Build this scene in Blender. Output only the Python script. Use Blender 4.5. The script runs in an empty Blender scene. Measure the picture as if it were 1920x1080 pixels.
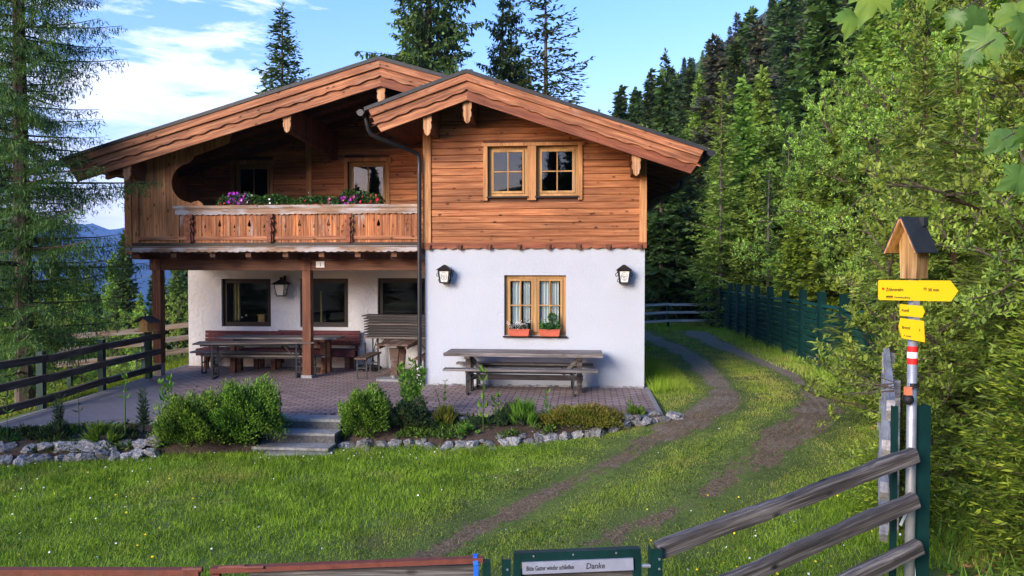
import bpy, bmesh, math, random
import numpy as np
from mathutils import Vector, Matrix
from mathutils.geometry import tessellate_polygon
R = math.radians
PI = math.pi
random.seed(7)
rng = np.random.default_rng(11)
scene = bpy.context.scene
C = scene.collection

# ------------------------------------------------------------------ camera
CZ = 2.2
F = 1400.0
PIT = math.atan(35 / F)
cam_d = bpy.data.cameras.new('camera')
cam_d.sensor_width = 36
cam_d.lens = 36 * F / 1920
cam_d.clip_start = 0.05
cam_d.clip_end = 20000
cam = bpy.data.objects.new('camera', cam_d)
C.objects.link(cam)
cam.location = (0, 0, CZ)
cam.rotation_euler = (PI / 2 - PIT, 0, 0)
scene.camera = cam
scene.render.resolution_x = 1024
scene.render.resolution_y = 576
scene.view_settings.view_transform = 'Standard'
scene.view_settings.look = 'None'
scene.view_settings.gamma = 1
scene.view_settings.use_curve_mapping = False
scene.view_settings.exposure = 2.35

# ------------------------------------------------------------------ light
SUN_DIR = Vector((-0.60, -0.74, 0.35)).normalized()
SUN_EL = math.asin(SUN_DIR.z)
SUN_ROT = math.atan2(SUN_DIR.x, SUN_DIR.y)
sd = bpy.data.lights.new('sun', 'SUN')
sd.energy = 1.1
sd.angle = R(24)
sd.color = (1.0, 0.90, 0.76)
sun = bpy.data.objects.new('sun', sd)
C.objects.link(sun)
sun.rotation_euler = (-SUN_DIR).to_track_quat('-Z', 'Y').to_euler()

world = bpy.data.worlds.new('World')
scene.world = world
world.use_nodes = True
nt = world.node_tree
nt.nodes.clear()


class NT:
    """tiny node-tree helper"""
    def __init__(s, tree):
        s.t = tree

    def n(s, typ, ins=None, **kw):
        nd = s.t.nodes.new(typ)
        for k, v in kw.items():
            setattr(nd, k, v)
        for k, v in (ins or {}).items():
            sock = nd.inputs[k]
            if isinstance(v, bpy.types.NodeSocket):
                s.t.links.new(v, sock)
            else:
                if isinstance(v, tuple) and len(v) == 3 and sock.type == 'RGBA':
                    v = (*v, 1)
                sock.default_value = v
        return nd

    def ramp(s, fac, stops, interp='LINEAR'):
        nd = s.n('ShaderNodeValToRGB', {0: fac})
        cr = nd.color_ramp
        cr.interpolation = interp
        while len(cr.elements) < len(stops):
            cr.elements.new(0.5)
        for e, (p, c) in zip(cr.elements, stops):
            e.position = p
            if isinstance(c, (int, float)):
                c = (c, c, c)
            e.color = (*c, 1)
        return nd.outputs[0]

    def m(s, op, a, b=0.0, c=0.0, clamp=False):
        nd = s.n('ShaderNodeMath', {0: a, 1: b, 2: c}, operation=op)
        nd.use_clamp = clamp
        return nd.outputs[0]

    def mix(s, f, a, b, blend='MIX'):
        nd = s.n('ShaderNodeMix', data_type='RGBA', blend_type=blend)
        for k, v in ((0, f), (6, a), (7, b)):
            if isinstance(v, bpy.types.NodeSocket):
                s.t.links.new(v, nd.inputs[k])
            else:
                if k > 0 and len(v) == 3:
                    v = (*v, 1)
                nd.inputs[k].default_value = v
        return nd.outputs[2]

    def noise(s, vec, scale, detail=4, rough=0.55, dist=0.0):
        return s.n('ShaderNodeTexNoise', {'Vector': vec, 'Scale': scale, 'Detail': detail, 'Roughness': rough, 'Distortion': dist}).outputs[0]

    def scale(s, vec, v):
        return s.n('ShaderNodeVectorMath', {0: vec, 1: v}, operation='MULTIPLY').outputs[0]

    def add(s, vec, v):
        return s.n('ShaderNodeVectorMath', {0: vec, 1: v}, operation='ADD').outputs[0]

    def xyz(s, vec):
        return s.n('ShaderNodeSeparateXYZ', {0: vec}).outputs

    def comb(s, x, y, z):
        return s.n('ShaderNodeCombineXYZ', {0: x, 1: y, 2: z}).outputs[0]


W = NT(nt)
sky = W.n('ShaderNodeTexSky', sky_type='NISHITA', sun_disc=False)
sky.sun_elevation = SUN_EL
sky.sun_rotation = SUN_ROT
sky.air_density = 1.1
sky.dust_density = 0.4
sky.ozone_density = 1.3
gen = W.n('ShaderNodeTexCoord').outputs['Generated']
dx, dy, dz = W.xyz(gen)
# clouds on a flat layer: direction / height
den = W.m('ADD', W.m('MAXIMUM', dz, 0.0), 0.16)
cl = W.comb(W.m('DIVIDE', dx, den), W.m('DIVIDE', dy, den), 0.0)
n1 = W.noise(W.add(cl, (1.3, 4.2, 0.0)), 1.15, 8, 0.62, 0.25)
n2 = W.noise(W.scale(gen, (3, 3, 15)), 2.2, 8, 0.66, 0.35)
cf = W.m('ADD', W.m('MULTIPLY', n1, 0.42), W.m('MULTIPLY', n2, 0.58))
side = W.m('MULTIPLY', W.m('SUBTRACT', -0.27, dx), 1.5)          # the cloud bank stands in the west
side = W.m('MINIMUM', W.m('MAXIMUM', side, -0.4), 0.045)
side = W.m('SUBTRACT', side, W.m('MULTIPLY', W.m('LESS_THAN', dy, -0.1), 0.26))
low = W.m('MULTIPLY', W.m('SUBTRACT', 0.26, dz), 0.42)
low = W.m('MINIMUM', W.m('MAXIMUM', low, -0.10), 0.08)
cf = W.m('ADD', W.m('ADD', cf, side), low)
cmask = W.ramp(cf, [(0.515, 0.0), (0.585, 0.7), (0.68, 1.0)])
cshade = W.ramp(W.noise(W.scale(gen, (4, 4, 16)), 2.4, 5, 0.6), [(0.3, (3.4, 3.8, 4.8)), (0.62, (5.2, 5.25, 5.6))])
skycol = W.n('ShaderNodeHueSaturation', {'Hue': 0.5, 'Saturation': 1.40, 'Value': 1.0, 'Fac': 1.0, 'Color': sky.outputs[0]}).outputs[0]
skycol = W.mix(1.0, skycol, (1.20, 0.92, 1.10), 'MULTIPLY')
wc = W.mix(cmask, skycol, cshade)
bg = W.n('ShaderNodeBackground', {'Color': wc, 'Strength': 0.075})
wo = W.n('ShaderNodeOutputWorld', {'Surface': bg.outputs[0]})

# ------------------------------------------------------------------ frames and terrain
TH = R(5.5)
OX, OY = -1.65, 14.19


def hw(u, v, w=0.0):
    return Vector((OX + u * math.cos(TH) + v * math.sin(TH), OY - u * math.sin(TH) + v * math.cos(TH), w))


def to_h(x, y):
    dx_, dy_ = x - OX, y - OY
    return dx_ * math.cos(TH) - dy_ * math.sin(TH), dx_ * math.sin(TH) + dy_ * math.cos(TH)


def SS(a, b, x):
    t = np.clip((np.asarray(x, float) - a) / (b - a), 0, 1)
    return t * t * (3 - 2 * t)


def hsh(x, y):
    return 0.5 * np.sin(1.3 * x + 0.7 * y + 1) + 0.3 * np.sin(2.9 * x - 1.7 * y) + 0.2 * np.sin(5.1 * y + 3.3 * x + 2)


def gz(x, y):
    x = np.asarray(x, float)
    y = np.asarray(y, float)
    z = -0.6 + 0.24 * SS(4.5, 10, y) + 0.36 * SS(-1, 3.5, x) * SS(5, 12, y)
    z = np.where(y > 12, z + 0.24 * SS(12, 16, y) * (1 - SS(-1, 3.5, x)) * 1.2, z)
    z = z + 1.2 * (1 - SS(0.3, 3.7, y))
    z = z + 0.55 * SS(2.35, 3.2, x) * (1 - SS(4.8, 9, y)) * SS(2.5, 4.2, y)
    xb = np.interp(y, [-60, 0, 4.8, 7, 12, 17, 26, 60, 400], [9, 3.2, 3.3, 4.3, 6.0, 7.4, 8.3, 11.5, 26])
    r = np.maximum(0, x - xb)
    z = z + 0.74 * r * r / (r + 1.6) * SS(-40, 0, y)
    z = z + 0.14 * np.maximum(0, y - 34) * SS(-2, 14, x)
    # the valley side on the left
    xl = -7.45 - 0.02 * np.maximum(0, y - 16)
    l = np.maximum(0, xl - x)
    near = SS(8.8, 10.6, y)
    z = np.where(x < xl, z * (1 - near) + near * (-0.12), z)
    z = z - near * 0.42 * l * l / (l + 2.0) * (1 - 0.5 * SS(40, 200, l)) - (1 - near) * 0.25 * np.maximum(0, -9 - x)
    z = z - 0.22 * np.maximum(0, y - 34) * SS(4, -8, x) * (x < 4)
    z = z + 0.28 * np.maximum(0, -y - 34) * (1 - .4 * SS(60, 260, -y)) * SS(-330, -160, x)  # unseen hillside behind the viewer, raised to darken the window reflections
    z = z + 0.02 * hsh(x, y) + 0.5 * SS(30, 60, np.hypot(x, y)) * hsh(x * 0.13, y * 0.11)
    u, v = to_h(x, y)
    inside = (u > -6.15 + 0.1 * v * (v < 0)) & (u < 4.12) & (v > -2.72 - 0.35 * np.clip(-u - 0.5, 0, 5)) & (v < 10.5)
    z = np.where(inside, np.minimum(z, -0.12), z)
    return z


def gzf(x, y):
    return float(gz(x, y))


def ray(px, py):
    a = (px - 960) / F
    b = (540 - py) / F
    return Vector((a, math.cos(PIT) + b * math.sin(PIT), -math.sin(PIT) + b * math.cos(PIT)))


def at(px, py, Y):
    r_ = ray(px, py)
    return Vector((0, 0, CZ)) + r_ * (Y / r_.y)


def og(px, py, y0=3.0):
    """point on the ground under a line of sight"""
    r_ = ray(px, py)
    Y = y0
    while Y < 80:
        p = Vector((0, 0, CZ)) + r_ * (Y / r_.y)
        if p.z <= gzf(p.x, p.y):
            return Vector((p.x, p.y, gzf(p.x, p.y)))
        Y += 0.02
    return p


# ------------------------------------------------------------------ object helpers
def tag(o, label=None, cat=None, group=None, kind=None):
    if label: o['label'] = label
    if cat: o['category'] = cat
    if group: o['group'] = group
    if kind: o['kind'] = kind
    return o


def thing(name, label, cat, loc=(0, 0, 0), rotz=0.0, group=None):
    o = bpy.data.objects.new(name, None)
    C.objects.link(o)
    o.location = loc
    o.rotation_euler = (0, 0, rotz)
    o.empty_display_size = 0.1
    return tag(o, label, cat, group)


def copy_tree(o, parent=None):
    c = o.copy()
    C.objects.link(c)
    c.parent = parent
    for ch in list(o.children):
        copy_tree(ch, c)
    return c


class MB:
    def __init__(s):
        s.v = []
        s.f = []

    def add(s, vs, fs):
        b = len(s.v)
        s.v += [tuple(p) for p in vs]
        s.f += [tuple(b + i for i in f) for f in fs]
        return s

    def box(s, x0, x1, y0, y1, z0, z1):
        vs = [(x, y, z) for z in (z0, z1) for y in (y0, y1) for x in (x0, x1)]
        return s.add(vs, [(0, 2, 3, 1), (4, 5, 7, 6), (0, 1, 5, 4), (2, 6, 7, 3), (0, 4, 6, 2), (1, 3, 7, 5)])

    def bar(s, p0, p1, w, h, up=(0, 0, 1), w1=None, h1=None):
        """rectangular bar from p0 to p1; w across, h along up"""
        p0, p1 = Vector(p0), Vector(p1)
        d = (p1 - p0).normalized()
        up = Vector(up)
        sd_ = d.cross(up)
        if sd_.length < 1e-4:
            sd_ = d.cross(Vector((1, 0, 0)))
        sd_.normalize()
        u_ = sd_.cross(d).normalized()
        w1 = w if w1 is None else w1
        h1 = h if h1 is None else h1
        vs = []
        for p, a, b in ((p0, w, h), (p1, w1, h1)):
            for i, j in ((-1, -1), (1, -1), (1, 1), (-1, 1)):
                vs.append(p + sd_ * a / 2 * i + u_ * b / 2 * j)
        return s.add(vs, [(0, 1, 2, 3), (7, 6, 5, 4), (0, 4, 5, 1), (1, 5, 6, 2), (2, 6, 7, 3), (3, 7, 4, 0)])

    def tube(s, pts, rad, n=8, cap=True):
        pts = [Vector(p) for p in pts]
        if not hasattr(rad, '__len__'):
            rad = [rad] * len(pts)
        b = len(s.v)
        ref = Vector((0.13, 0.21, 1)).normalized()
        for i, p in enumerate(pts):
            d = (pts[min(i + 1, len(pts) - 1)] - pts[max(i - 1, 0)]).normalized()
            a = d.cross(ref)
            if a.length < 0.05:
                a = d.cross(Vector((1, 0, 0)))
            a.normalize()
            c = d.cross(a).normalized()
            for k in range(n):
                t = 2 * PI * k / n
                s.v.append(tuple(p + (a * math.cos(t) + c * math.sin(t)) * rad[i]))
        for i in range(len(pts) - 1):
            for k in range(n):
                k2 = (k + 1) % n
                s.f.append((b + i * n + k, b + (i + 1) * n + k, b + (i + 1) * n + k2, b + i * n + k2))
        if cap:
            s.f.append(tuple(b + k for k in range(n)))
            e = b + (len(pts) - 1) * n
            s.f.append(tuple(e + k for k in reversed(range(n))))
        return s

    def prism(s, poly, v0, v1, holes=(), ax='y', inset=0.0):
        """polygon in (u,w) extruded from v0 to v1 along ax; holes allowed"""
        def P(u, w, v):
            return (u, v, w) if ax == 'y' else ((v, u, w) if ax == 'x' else (u, w, v))
        loops = [list(poly)] + [list(h) for h in holes]
        flat = [p for l_ in loops for p in l_]
        tris = tessellate_polygon([[Vector((p[0], p[1], 0)) for p in l_] for l_ in loops])
        n = len(flat)
        vs = [P(p[0], p[1], v0) for p in flat] + [P(p[0], p[1], v1) for p in flat]
        fs = [tuple(t) for t in tris] + [tuple(n + i for i in reversed(t)) for t in tris]
        b = 0
        for l_ in loops:
            m_ = len(l_)
            for i in range(m_):
                j = (i + 1) % m_
                fs.append((b + i, b + j, n + b + j, n + b + i))
            b += m_
        return s.add(vs, fs)

    def build(s, name, mat, parent=None, smooth=False, fix=True):
        me = bpy.data.meshes.new(name)
        me.from_pydata(s.v, [], s.f)
        if fix:
            bm = bmesh.new()
            bm.from_mesh(me)
            bmesh.ops.recalc_face_normals(bm, faces=bm.faces)
            bm.to_mesh(me)
            bm.free()
        me.materials.append(mat)
        if smooth:
            me.polygons.foreach_set('use_smooth', [True] * len(me.polygons))
        o = bpy.data.objects.new(name, me)
        C.objects.link(o)
        o.parent = parent
        return o


def clip(poly, a, b):
    """keep the part of a (u,w) polygon with w <= a + b*u"""
    out = []
    for i in range(len(poly)):
        p, q = poly[i], poly[(i + 1) % len(poly)]
        fp, fq = p[1] - (a + b * p[0]), q[1] - (a + b * q[0])
        if fp <= 0:
            out.append(p)
        if fp * fq < 0:
            t = fp / (fp - fq)
            out.append((p[0] + t * (q[0] - p[0]), p[1] + t * (q[1] - p[1])))
    return out


def text_mesh(txt, size, mat, parent, loc, rot=(PI / 2, 0, 0), name='lettering', shear=0.0, align='LEFT', sx=1.0):
    cu = bpy.data.curves.new(name, 'FONT')
    cu.body = txt
    cu.size = size
    cu.shear = shear
    cu.align_x = align
    cu.resolution_u = 2
    cu.extrude = 0.0006
    cu.offset = size * 0.012
    to = bpy.data.objects.new(name + '_tmp', cu)
    C.objects.link(to)
    dg = bpy.context.evaluated_depsgraph_get()
    me = bpy.data.meshes.new_from_object(to.evaluated_get(dg))
    bpy.data.objects.remove(to)
    me.materials.clear()
    me.materials.append(mat)
    o = bpy.data.objects.new(name, me)
    C.objects.link(o)
    o.parent = parent
    o.location = loc
    o.rotation_euler = rot
    o.scale = (sx, 1, 1)
    return o


# ------------------------------------------------------------------ materials
def newmat(name):
    m_ = bpy.data.materials.new(name)
    m_.use_nodes = True
    m_.node_tree.nodes.clear()
    return m_, NT(m_.node_tree)


def finish(T, color, rough=0.7, bump=None, bstr=0.3, bdist=0.01, metal=0.0, spec=0.3, extra=None):
    ins = {'Base Color': color, 'Roughness': rough, 'Metallic': metal, 'Specular IOR Level': spec}
    if bump is not None:
        ins['Normal'] = T.n('ShaderNodeBump', {'Height': bump, 'Strength': bstr, 'Distance': bdist}).outputs[0]
    ins.update(extra or {})
    p = T.n('ShaderNodeBsdfPrincipled', ins)
    T.n('ShaderNodeOutputMaterial', {'Surface': p.outputs[0]})


def wood(name, dark, mid, light, grain='x', board=None, pitch=0.128, var=0.28, knots=0.0, grey=0.0, rough=0.65, grey_col=(0.33, 0.31, 0.29), streak=26.0):
    m_, T = newmat(name)
    co = T.n('ShaderNodeTexCoord').outputs['Object']
    rnd = T.n('ShaderNodeObjectInfo').outputs['Random']
    ax = 'xyz'.index(grain)
    co = T.add(co, T.comb(T.m('MULTIPLY', rnd, 7.3), T.m('MULTIPLY', rnd, 3.1), T.m('MULTIPLY', rnd, 5.7))) if board is None else co
    idv = None
    if board is not None:
        b = T.xyz(co)['xyz'.index(board)]
        fl = T.m('FLOOR', T.m('DIVIDE', b, pitch))
        idv = T.n('ShaderNodeTexWhiteNoise', {'W': fl}, noise_dimensions='1D').outputs[0]
        off = T.m('MULTIPLY', idv, 19.0)
        co = T.add(co, T.comb(off, off, 0.0) if board == 'z' else T.comb(0.0, off, off))
    sc = [streak] * 3
    sc[ax] = 1.3
    g = T.noise(T.scale(co, tuple(sc)), 1.0, 5, 0.6, 0.4)
    sc2 = [streak * 4.5] * 3
    sc2[ax] = 2.2
    g2 = T.noise(T.scale(co, tuple(sc2)), 1.0, 3, 0.6, 0.2)
    g = T.m('ADD', T.m('MULTIPLY', g, 0.6), T.m('MULTIPLY', g2, 0.4))
    col = T.ramp(g, [(0.33, dark), (0.5, mid), (0.66, light)])
    bs = [4.0] * 3
    bs[ax] = 0.9
    big = T.noise(T.scale(co, tuple(bs)), 1.0, 4, 0.6)
    col = T.mix(0.75, col, T.ramp(big, [(0.3, 0.55), (0.7, 1.3)]), 'MULTIPLY')
    if idv is not None:
        v = T.m('ADD', T.m('MULTIPLY', idv, var), 1 - var / 2)
        col = T.mix(1.0, col, T.comb(v, v, v), 'MULTIPLY')
    if knots > 0:
        ks = [9.0] * 3
        ks[ax] = 4.6
        kd = T.n('ShaderNodeTexVoronoi', {'Vector': T.scale(co, tuple(ks)), 'Scale': 1.0, 'Randomness': 1.0}).outputs['Distance']
        km = T.m('MULTIPLY', T.ramp(kd, [(0.10, 1.0), (0.22, 0.0)]), T.ramp(T.noise(co, 3.3, 2, 0.5), [(0.42, 0.15), (0.56, 1.0)]))
        col = T.mix(T.m('MULTIPLY', km, knots), col, tuple(c * 0.28 for c in dark))
    if grey > 0:
        gs = [3.5] * 3
        gs[ax] = 0.8
        gm = T.ramp(T.noise(T.scale(co, tuple(gs)), 1.6, 5, 0.65), [(0.30 + grey * 0.28, 1.0), (0.40 + grey * 0.30, 0.0)])
        gc = T.mix(g, tuple(c * 0.45 for c in grey_col), tuple(min(1, c * 1.5) for c in grey_col))
        col = T.mix(T.m('MULTIPLY', gm, min(1, 0.55 + grey * 0.5)), col, gc)
    finish(T, col, rough, g, 0.35, 0.006)
    return m_


def plain(name, col, rough=0.6, metal=0.0, var=0.15, scale=9.0, bump=0.15, spec=0.3, dirt=None):
    m_, T = newmat(name)
    co = T.n('ShaderNodeTexCoord').outputs['Object']
    n_ = T.noise(co, scale, 5, 0.6)
    c = T.mix(1.0, col, T.ramp(n_, [(0.3, 1 - var), (0.7, 1 + var)]), 'MULTIPLY')
    if dirt is not None:
        dm = T.ramp(T.noise(co, scale * 0.45, 5, 0.65), [(0.52, 0.0), (0.66, 0.8)])
        c = T.mix(dm, c, dirt)
    finish(T, c, rough, n_, bump, 0.004, metal, spec)
    return m_


def plaster(name, col, scale, dist, rough_relief):
    m_, T = newmat(name)
    co = T.n('ShaderNodeTexCoord').outputs['Object']
    a = T.noise(co, scale, 4, 0.6, 0.3)
    b = T.noise(co, scale * 7, 3, 0.6)
    big = T.noise(co, 0.7, 4, 0.6)
    z = T.xyz(co)[2]
    h = T.m('ADD', T.m('MULTIPLY', T.ramp(a, [(0.42, 0.0), (0.56, 1.0)]), rough_relief), T.m('MULTIPLY', b, 0.35))
    c = T.mix(1.0, col, T.ramp(big, [(0.3, 0.93), (0.7, 1.03)]), 'MULTIPLY')
    # splash dirt on the lowest hand of wall
    dm = T.m('MULTIPLY', T.ramp(T.m('ADD', z, T.m('MULTIPLY', T.noise(co, 3.0, 5, 0.7), 0.3)), [(0.12, 1.0), (0.34, 0.0)]), 0.35)
    c = T.mix(dm, c, (0.33, 0.31, 0.27))
    finish(T, c, 0.85, h, 0.6, dist)
    return m_


def foliage(name, dark, mid, light, tip=None, transl=0.25, nscale=0.9, rough=0.55):
    m_, T = newmat(name)
    co = T.n('ShaderNodeTexCoord').outputs['Object']
    rnd = T.n('ShaderNodeObjectInfo').outputs['Random']
    a = T.ramp(T.noise(co, nscale, 4, 0.65), [(0.32, 0.0), (0.68, 1.0)])
    r = T.n('ShaderNodeAttribute', attribute_name='rnd').outputs['Fac']
    f = T.m('ADD', T.m('MULTIPLY', a, 0.5), T.m('MULTIPLY', r, 0.5))
    c = T.ramp(f, [(0.25, dark), (0.5, mid), (0.75, light)])
    if tip is not None:
        t = T.n('ShaderNodeAttribute', attribute_name='tip').outputs['Fac']
        c = T.mix(t, c, tip)
    c = T.n('ShaderNodeHueSaturation', {'Hue': T.m('ADD', T.m('MULTIPLY', rnd, 0.035), 0.4825), 'Saturation': 1.05,
                                        'Value': T.m('ADD', T.m('MULTIPLY', rnd, 0.5), 0.75), 'Fac': 1.0, 'Color': c}).outputs[0]
    p = T.n('ShaderNodeBsdfPrincipled', {'Base Color': c, 'Roughness': rough, 'Specular IOR Level': 0.25})
    tr = T.n('ShaderNodeBsdfTranslucent', {'Color': T.mix(1.0, c, (1.25, 1.25, 0.6), 'MULTIPLY')})
    mx = T.n('ShaderNodeMixShader', {0: transl, 1: p.outputs[0], 2: tr.outputs[0]})
    T.n('ShaderNodeOutputMaterial', {'Surface': mx.outputs[0]})
    return m_


def solid(name, col, rough=0.5, spec=0.3):
    m_, T = newmat(name)
    finish(T, col, rough, spec=spec)
    return m_


M = {}
M['siding'] = wood('larch_siding', (0.13, 0.040, 0.014), (0.335, 0.125, 0.047), (0.54, 0.245, 0.105), 'x', 'z', 0.128, 0.60, 1.0, streak=34)
M['siding_old'] = wood('larch_siding_balcony', (0.15, 0.045, 0.016), (0.40, 0.150, 0.056), (0.60, 0.28, 0.12), 'x', 'z', 0.128, 0.55, 1.0, streak=34)
M['board_v'] = wood('vertical_boards', (0.20, 0.080, 0.026), (0.42, 0.170, 0.058), (0.58, 0.29, 0.12), 'z', 'x', 0.13, 0.40, 0.95, 0.03, grey_col=(0.30, 0.24, 0.18))
M['balustrade'] = wood('balustrade_boards', (0.10, 0.028, 0.010), (0.33, 0.110, 0.036), (0.56, 0.25, 0.095), 'z', 'x', 0.145, 0.5, 0.8, 0.12, grey_col=(0.46, 0.42, 0.37))
M['barge'] = wood('bargeboard_wood', (0.10, 0.034, 0.016), (0.30, 0.112, 0.048), (0.56, 0.27, 0.13), 'x', None, knots=0.9, grey=0.02, grey_col=(0.30, 0.22, 0.16), streak=26)
M['barge_red'] = wood('reddish_bargeboard_wood', (0.08, 0.022, 0.012), (0.20, 0.060, 0.028), (0.32, 0.12, 0.055), 'x', None, knots=0.4, streak=18)
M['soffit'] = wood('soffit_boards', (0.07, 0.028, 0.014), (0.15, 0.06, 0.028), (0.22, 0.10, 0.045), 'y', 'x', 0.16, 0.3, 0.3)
M['beam'] = wood('dark_beam_wood', (0.05, 0.020, 0.011), (0.125, 0.050, 0.025), (0.22, 0.095, 0.042), 'x', None, knots=0.3)
M['post'] = wood('post_wood', (0.05, 0.017, 0.010), (0.135, 0.047, 0.022), (0.26, 0.11, 0.045), 'z', None, knots=0.3)
M['purlin'] = wood('pale_purlin_end', (0.15, 0.055, 0.022), (0.40, 0.20, 0.09), (0.60, 0.38, 0.20), 'z', None, knots=0.3, grey=0.15, grey_col=(0.42, 0.36, 0.30))
M['trim'] = wood('window_trim_wood', (0.24, 0.10, 0.038), (0.44, 0.21, 0.08), (0.56, 0.31, 0.14), 'z', None, knots=0.3)
M['frame'] = wood('window_frame_wood', (0.30, 0.16, 0.06), (0.42, 0.24, 0.09), (0.50, 0.30, 0.13), 'z', None, var=0.1, streak=30)
M['weather'] = wood('weathered_wood', (0.04, 0.035, 0.033), (0.145, 0.130, 0.122), (0.35, 0.325, 0.31), 'x', None, knots=0.5, streak=22)
M['weather_brown'] = wood('weathered_rail_wood', (0.10, 0.06, 0.035), (0.30, 0.22, 0.15), (0.52, 0.45, 0.37), 'x', None, knots=0.6, grey=0.45, streak=20)
M['darkrail'] = wood('dark_rail_wood', (0.018, 0.015, 0.014), (0.06, 0.048, 0.042), (0.14, 0.115, 0.10), 'x', None, knots=0.4, streak=20)
M['gatewood'] = wood('gate_plank_wood', (0.010, 0.009, 0.009), (0.070, 0.062, 0.058), (0.26, 0.24, 0.225), 'x', None, knots=0.9, grey=0.0, streak=30)
M['redbench'] = wood('red_bench_paint', (0.035, 0.008, 0.010), (0.080, 0.014, 0.018), (0.20, 0.055, 0.055), 'x', None, streak=20)
M['tabletop'] = wood('worn_table_wood', (0.05, 0.036, 0.030), (0.125, 0.098, 0.083), (0.27, 0.23, 0.205), 'x', None, knots=0.3)
M['browntable'] = wood('brown_table_wood', (0.035, 0.018, 0.011), (0.09, 0.050, 0.033), (0.18, 0.12, 0.085), 'x', None, knots=0.3, grey=0.15)
M['roof'] = plain('black_roof_tiles', (0.025, 0.028, 0.032), 0.55, var=0.3)
M['gutter'] = plain('dark_gutter_metal', (0.03, 0.032, 0.036), 0.4, 0.3)
M['iron'] = plain('black_wrought_iron', (0.02, 0.019, 0.018), 0.5, 0.2)
M['steel'] = plain('grey_painted_steel', (0.040, 0.042, 0.045), 0.5, 0.4)
M['pole'] = plain('galvanised_steel', (0.36, 0.37, 0.38), 0.42, 0.55, var=0.12, scale=20)
M['green'] = plain('dark_green_paint', (0.005, 0.032, 0.030), 0.42, 0.1, var=0.25, scale=6)
M['green_slat'] = plain('green_slat_paint', (0.012, 0.085, 0.078), 0.45, 0.1, var=0.3, scale=5)
M['rust'] = plain('red_lead_paint', (0.17, 0.050, 0.032), 0.6, 0.0, var=0.25, scale=14, dirt=(0.13, 0.06, 0.04))
M['darkframe'] = plain('dark_brown_window_frame', (0.022, 0.013, 0.009), 0.45, var=0.2)
M['white_plaster'] = plaster('white_plaster', (0.45, 0.49, 0.55), 28.0, 0.008, 0.45)
M['rough_plaster'] = plaster('trowelled_plaster', (0.60, 0.60, 0.61), 11.0, 0.012, 0.8)
M['concrete'] = plain('concrete', (0.24, 0.24, 0.24), 0.85, var=0.3, scale=18, bump=0.4, dirt=(0.16, 0.15, 0.12))
M['step_riser'] = plain('dark_mottled_concrete', (0.09, 0.09, 0.09), 0.9, var=0.45, scale=26, bump=0.6, dirt=(0.05, 0.055, 0.04))  # riser concrete, darker and more mottled than the treads
M['white_pvc'] = plain('white_pipe', (0.75, 0.75, 0.74), 0.4)
M['terracotta'] = plain('terracotta_plastic', (0.46, 0.10, 0.055), 0.55)
M['white'] = solid('white_paint', (0.80, 0.80, 0.78), 0.5)
M['lampglass'] = solid('milky_lamp_glass', (0.72, 0.73, 0.70), 0.25)
M['greenink'] = solid('green_ink', (0.01, 0.16, 0.11), 0.5)
M['black'] = solid('black_ink', (0.015, 0.015, 0.015), 0.6)
M['inkgrey'] = solid('faded_ink', (0.05, 0.045, 0.05), 0.7)
M['yellow'] = plain('yellow_sign_paint', (0.84, 0.56, 0.010), 0.45, var=0.03, scale=3, bump=0.0)
M['red'] = solid('signal_red', (0.62, 0.02, 0.02), 0.5)
M['blue'] = solid('blue_strap', (0.015, 0.13, 0.62), 0.6)
M['lace'] = solid('white_lace', (0.74, 0.76, 0.78), 0.9)
M['plate_grey'] = plain('pale_sign_board', (0.27, 0.29, 0.36), 0.6, var=0.12, scale=10, dirt=(0.28, 0.26, 0.28))
M['soil'] = plain('garden_soil', (0.055, 0.038, 0.028), 0.95, var=0.45, scale=22, bump=1.0)
M['rubber'] = plain('black_rubber', (0.012, 0.012, 0.013), 0.6)
M['orange'] = solid('salmon_plastic', (0.62, 0.20, 0.10), 0.5)
M['honey'] = wood('honey_wood', (0.30, 0.13, 0.03), (0.56, 0.30, 0.08), (0.70, 0.46, 0.18), 'z', None, knots=0.5)
M['birch'] = wood('bark_wood_block', (0.10, 0.045, 0.018), (0.42, 0.25, 0.09), (0.66, 0.50, 0.28), 'z', None, knots=1.0, grey=0.22, grey_col=(0.16, 0.075, 0.035), streak=11)
M['bark'] = wood('spruce_bark', (0.028, 0.020, 0.015), (0.075, 0.055, 0.042), (0.15, 0.12, 0.095), 'z', None, streak=14)
M['bark_red'] = wood('reddish_bark', (0.04, 0.022, 0.014), (0.09, 0.052, 0.034), (0.15, 0.095, 0.065), 'z', None, streak=14)
M['bark_pale'] = wood('pale_bark', (0.05, 0.042, 0.035), (0.10, 0.085, 0.07), (0.17, 0.15, 0.13), 'z', None, streak=12)
M['spruce'] = foliage('spruce_needles', (0.024, 0.050, 0.020), (0.052, 0.096, 0.032), (0.095, 0.155, 0.045), (0.19, 0.30, 0.065), 0.25)
M['spruce_brown'] = foliage('dry_spruce_needles', (0.034, 0.040, 0.026), (0.070, 0.080, 0.048), (0.11, 0.12, 0.07), (0.09, 0.11, 0.05), 0.12)
M['larch'] = foliage('larch_needles', (0.08, 0.15, 0.032), (0.18, 0.29, 0.060), (0.28, 0.41, 0.090), (0.34, 0.48, 0.10), 0.3)
M['larch_dark'] = foliage('dark_larch_needles', (0.030, 0.065, 0.024), (0.065, 0.125, 0.036), (0.11, 0.19, 0.048), (0.13, 0.22, 0.05), 0.25)
M['fir'] = foliage('young_spruce_needles', (0.05, 0.11, 0.020), (0.11, 0.20, 0.032), (0.19, 0.31, 0.048), (0.42, 0.56, 0.08), 0.3)
M['leaf'] = foliage('willow_leaves', (0.10, 0.18, 0.036), (0.24, 0.36, 0.068), (0.38, 0.52, 0.11), (0.40, 0.54, 0.13), 0.35, 1.4, 0.42)
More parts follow.
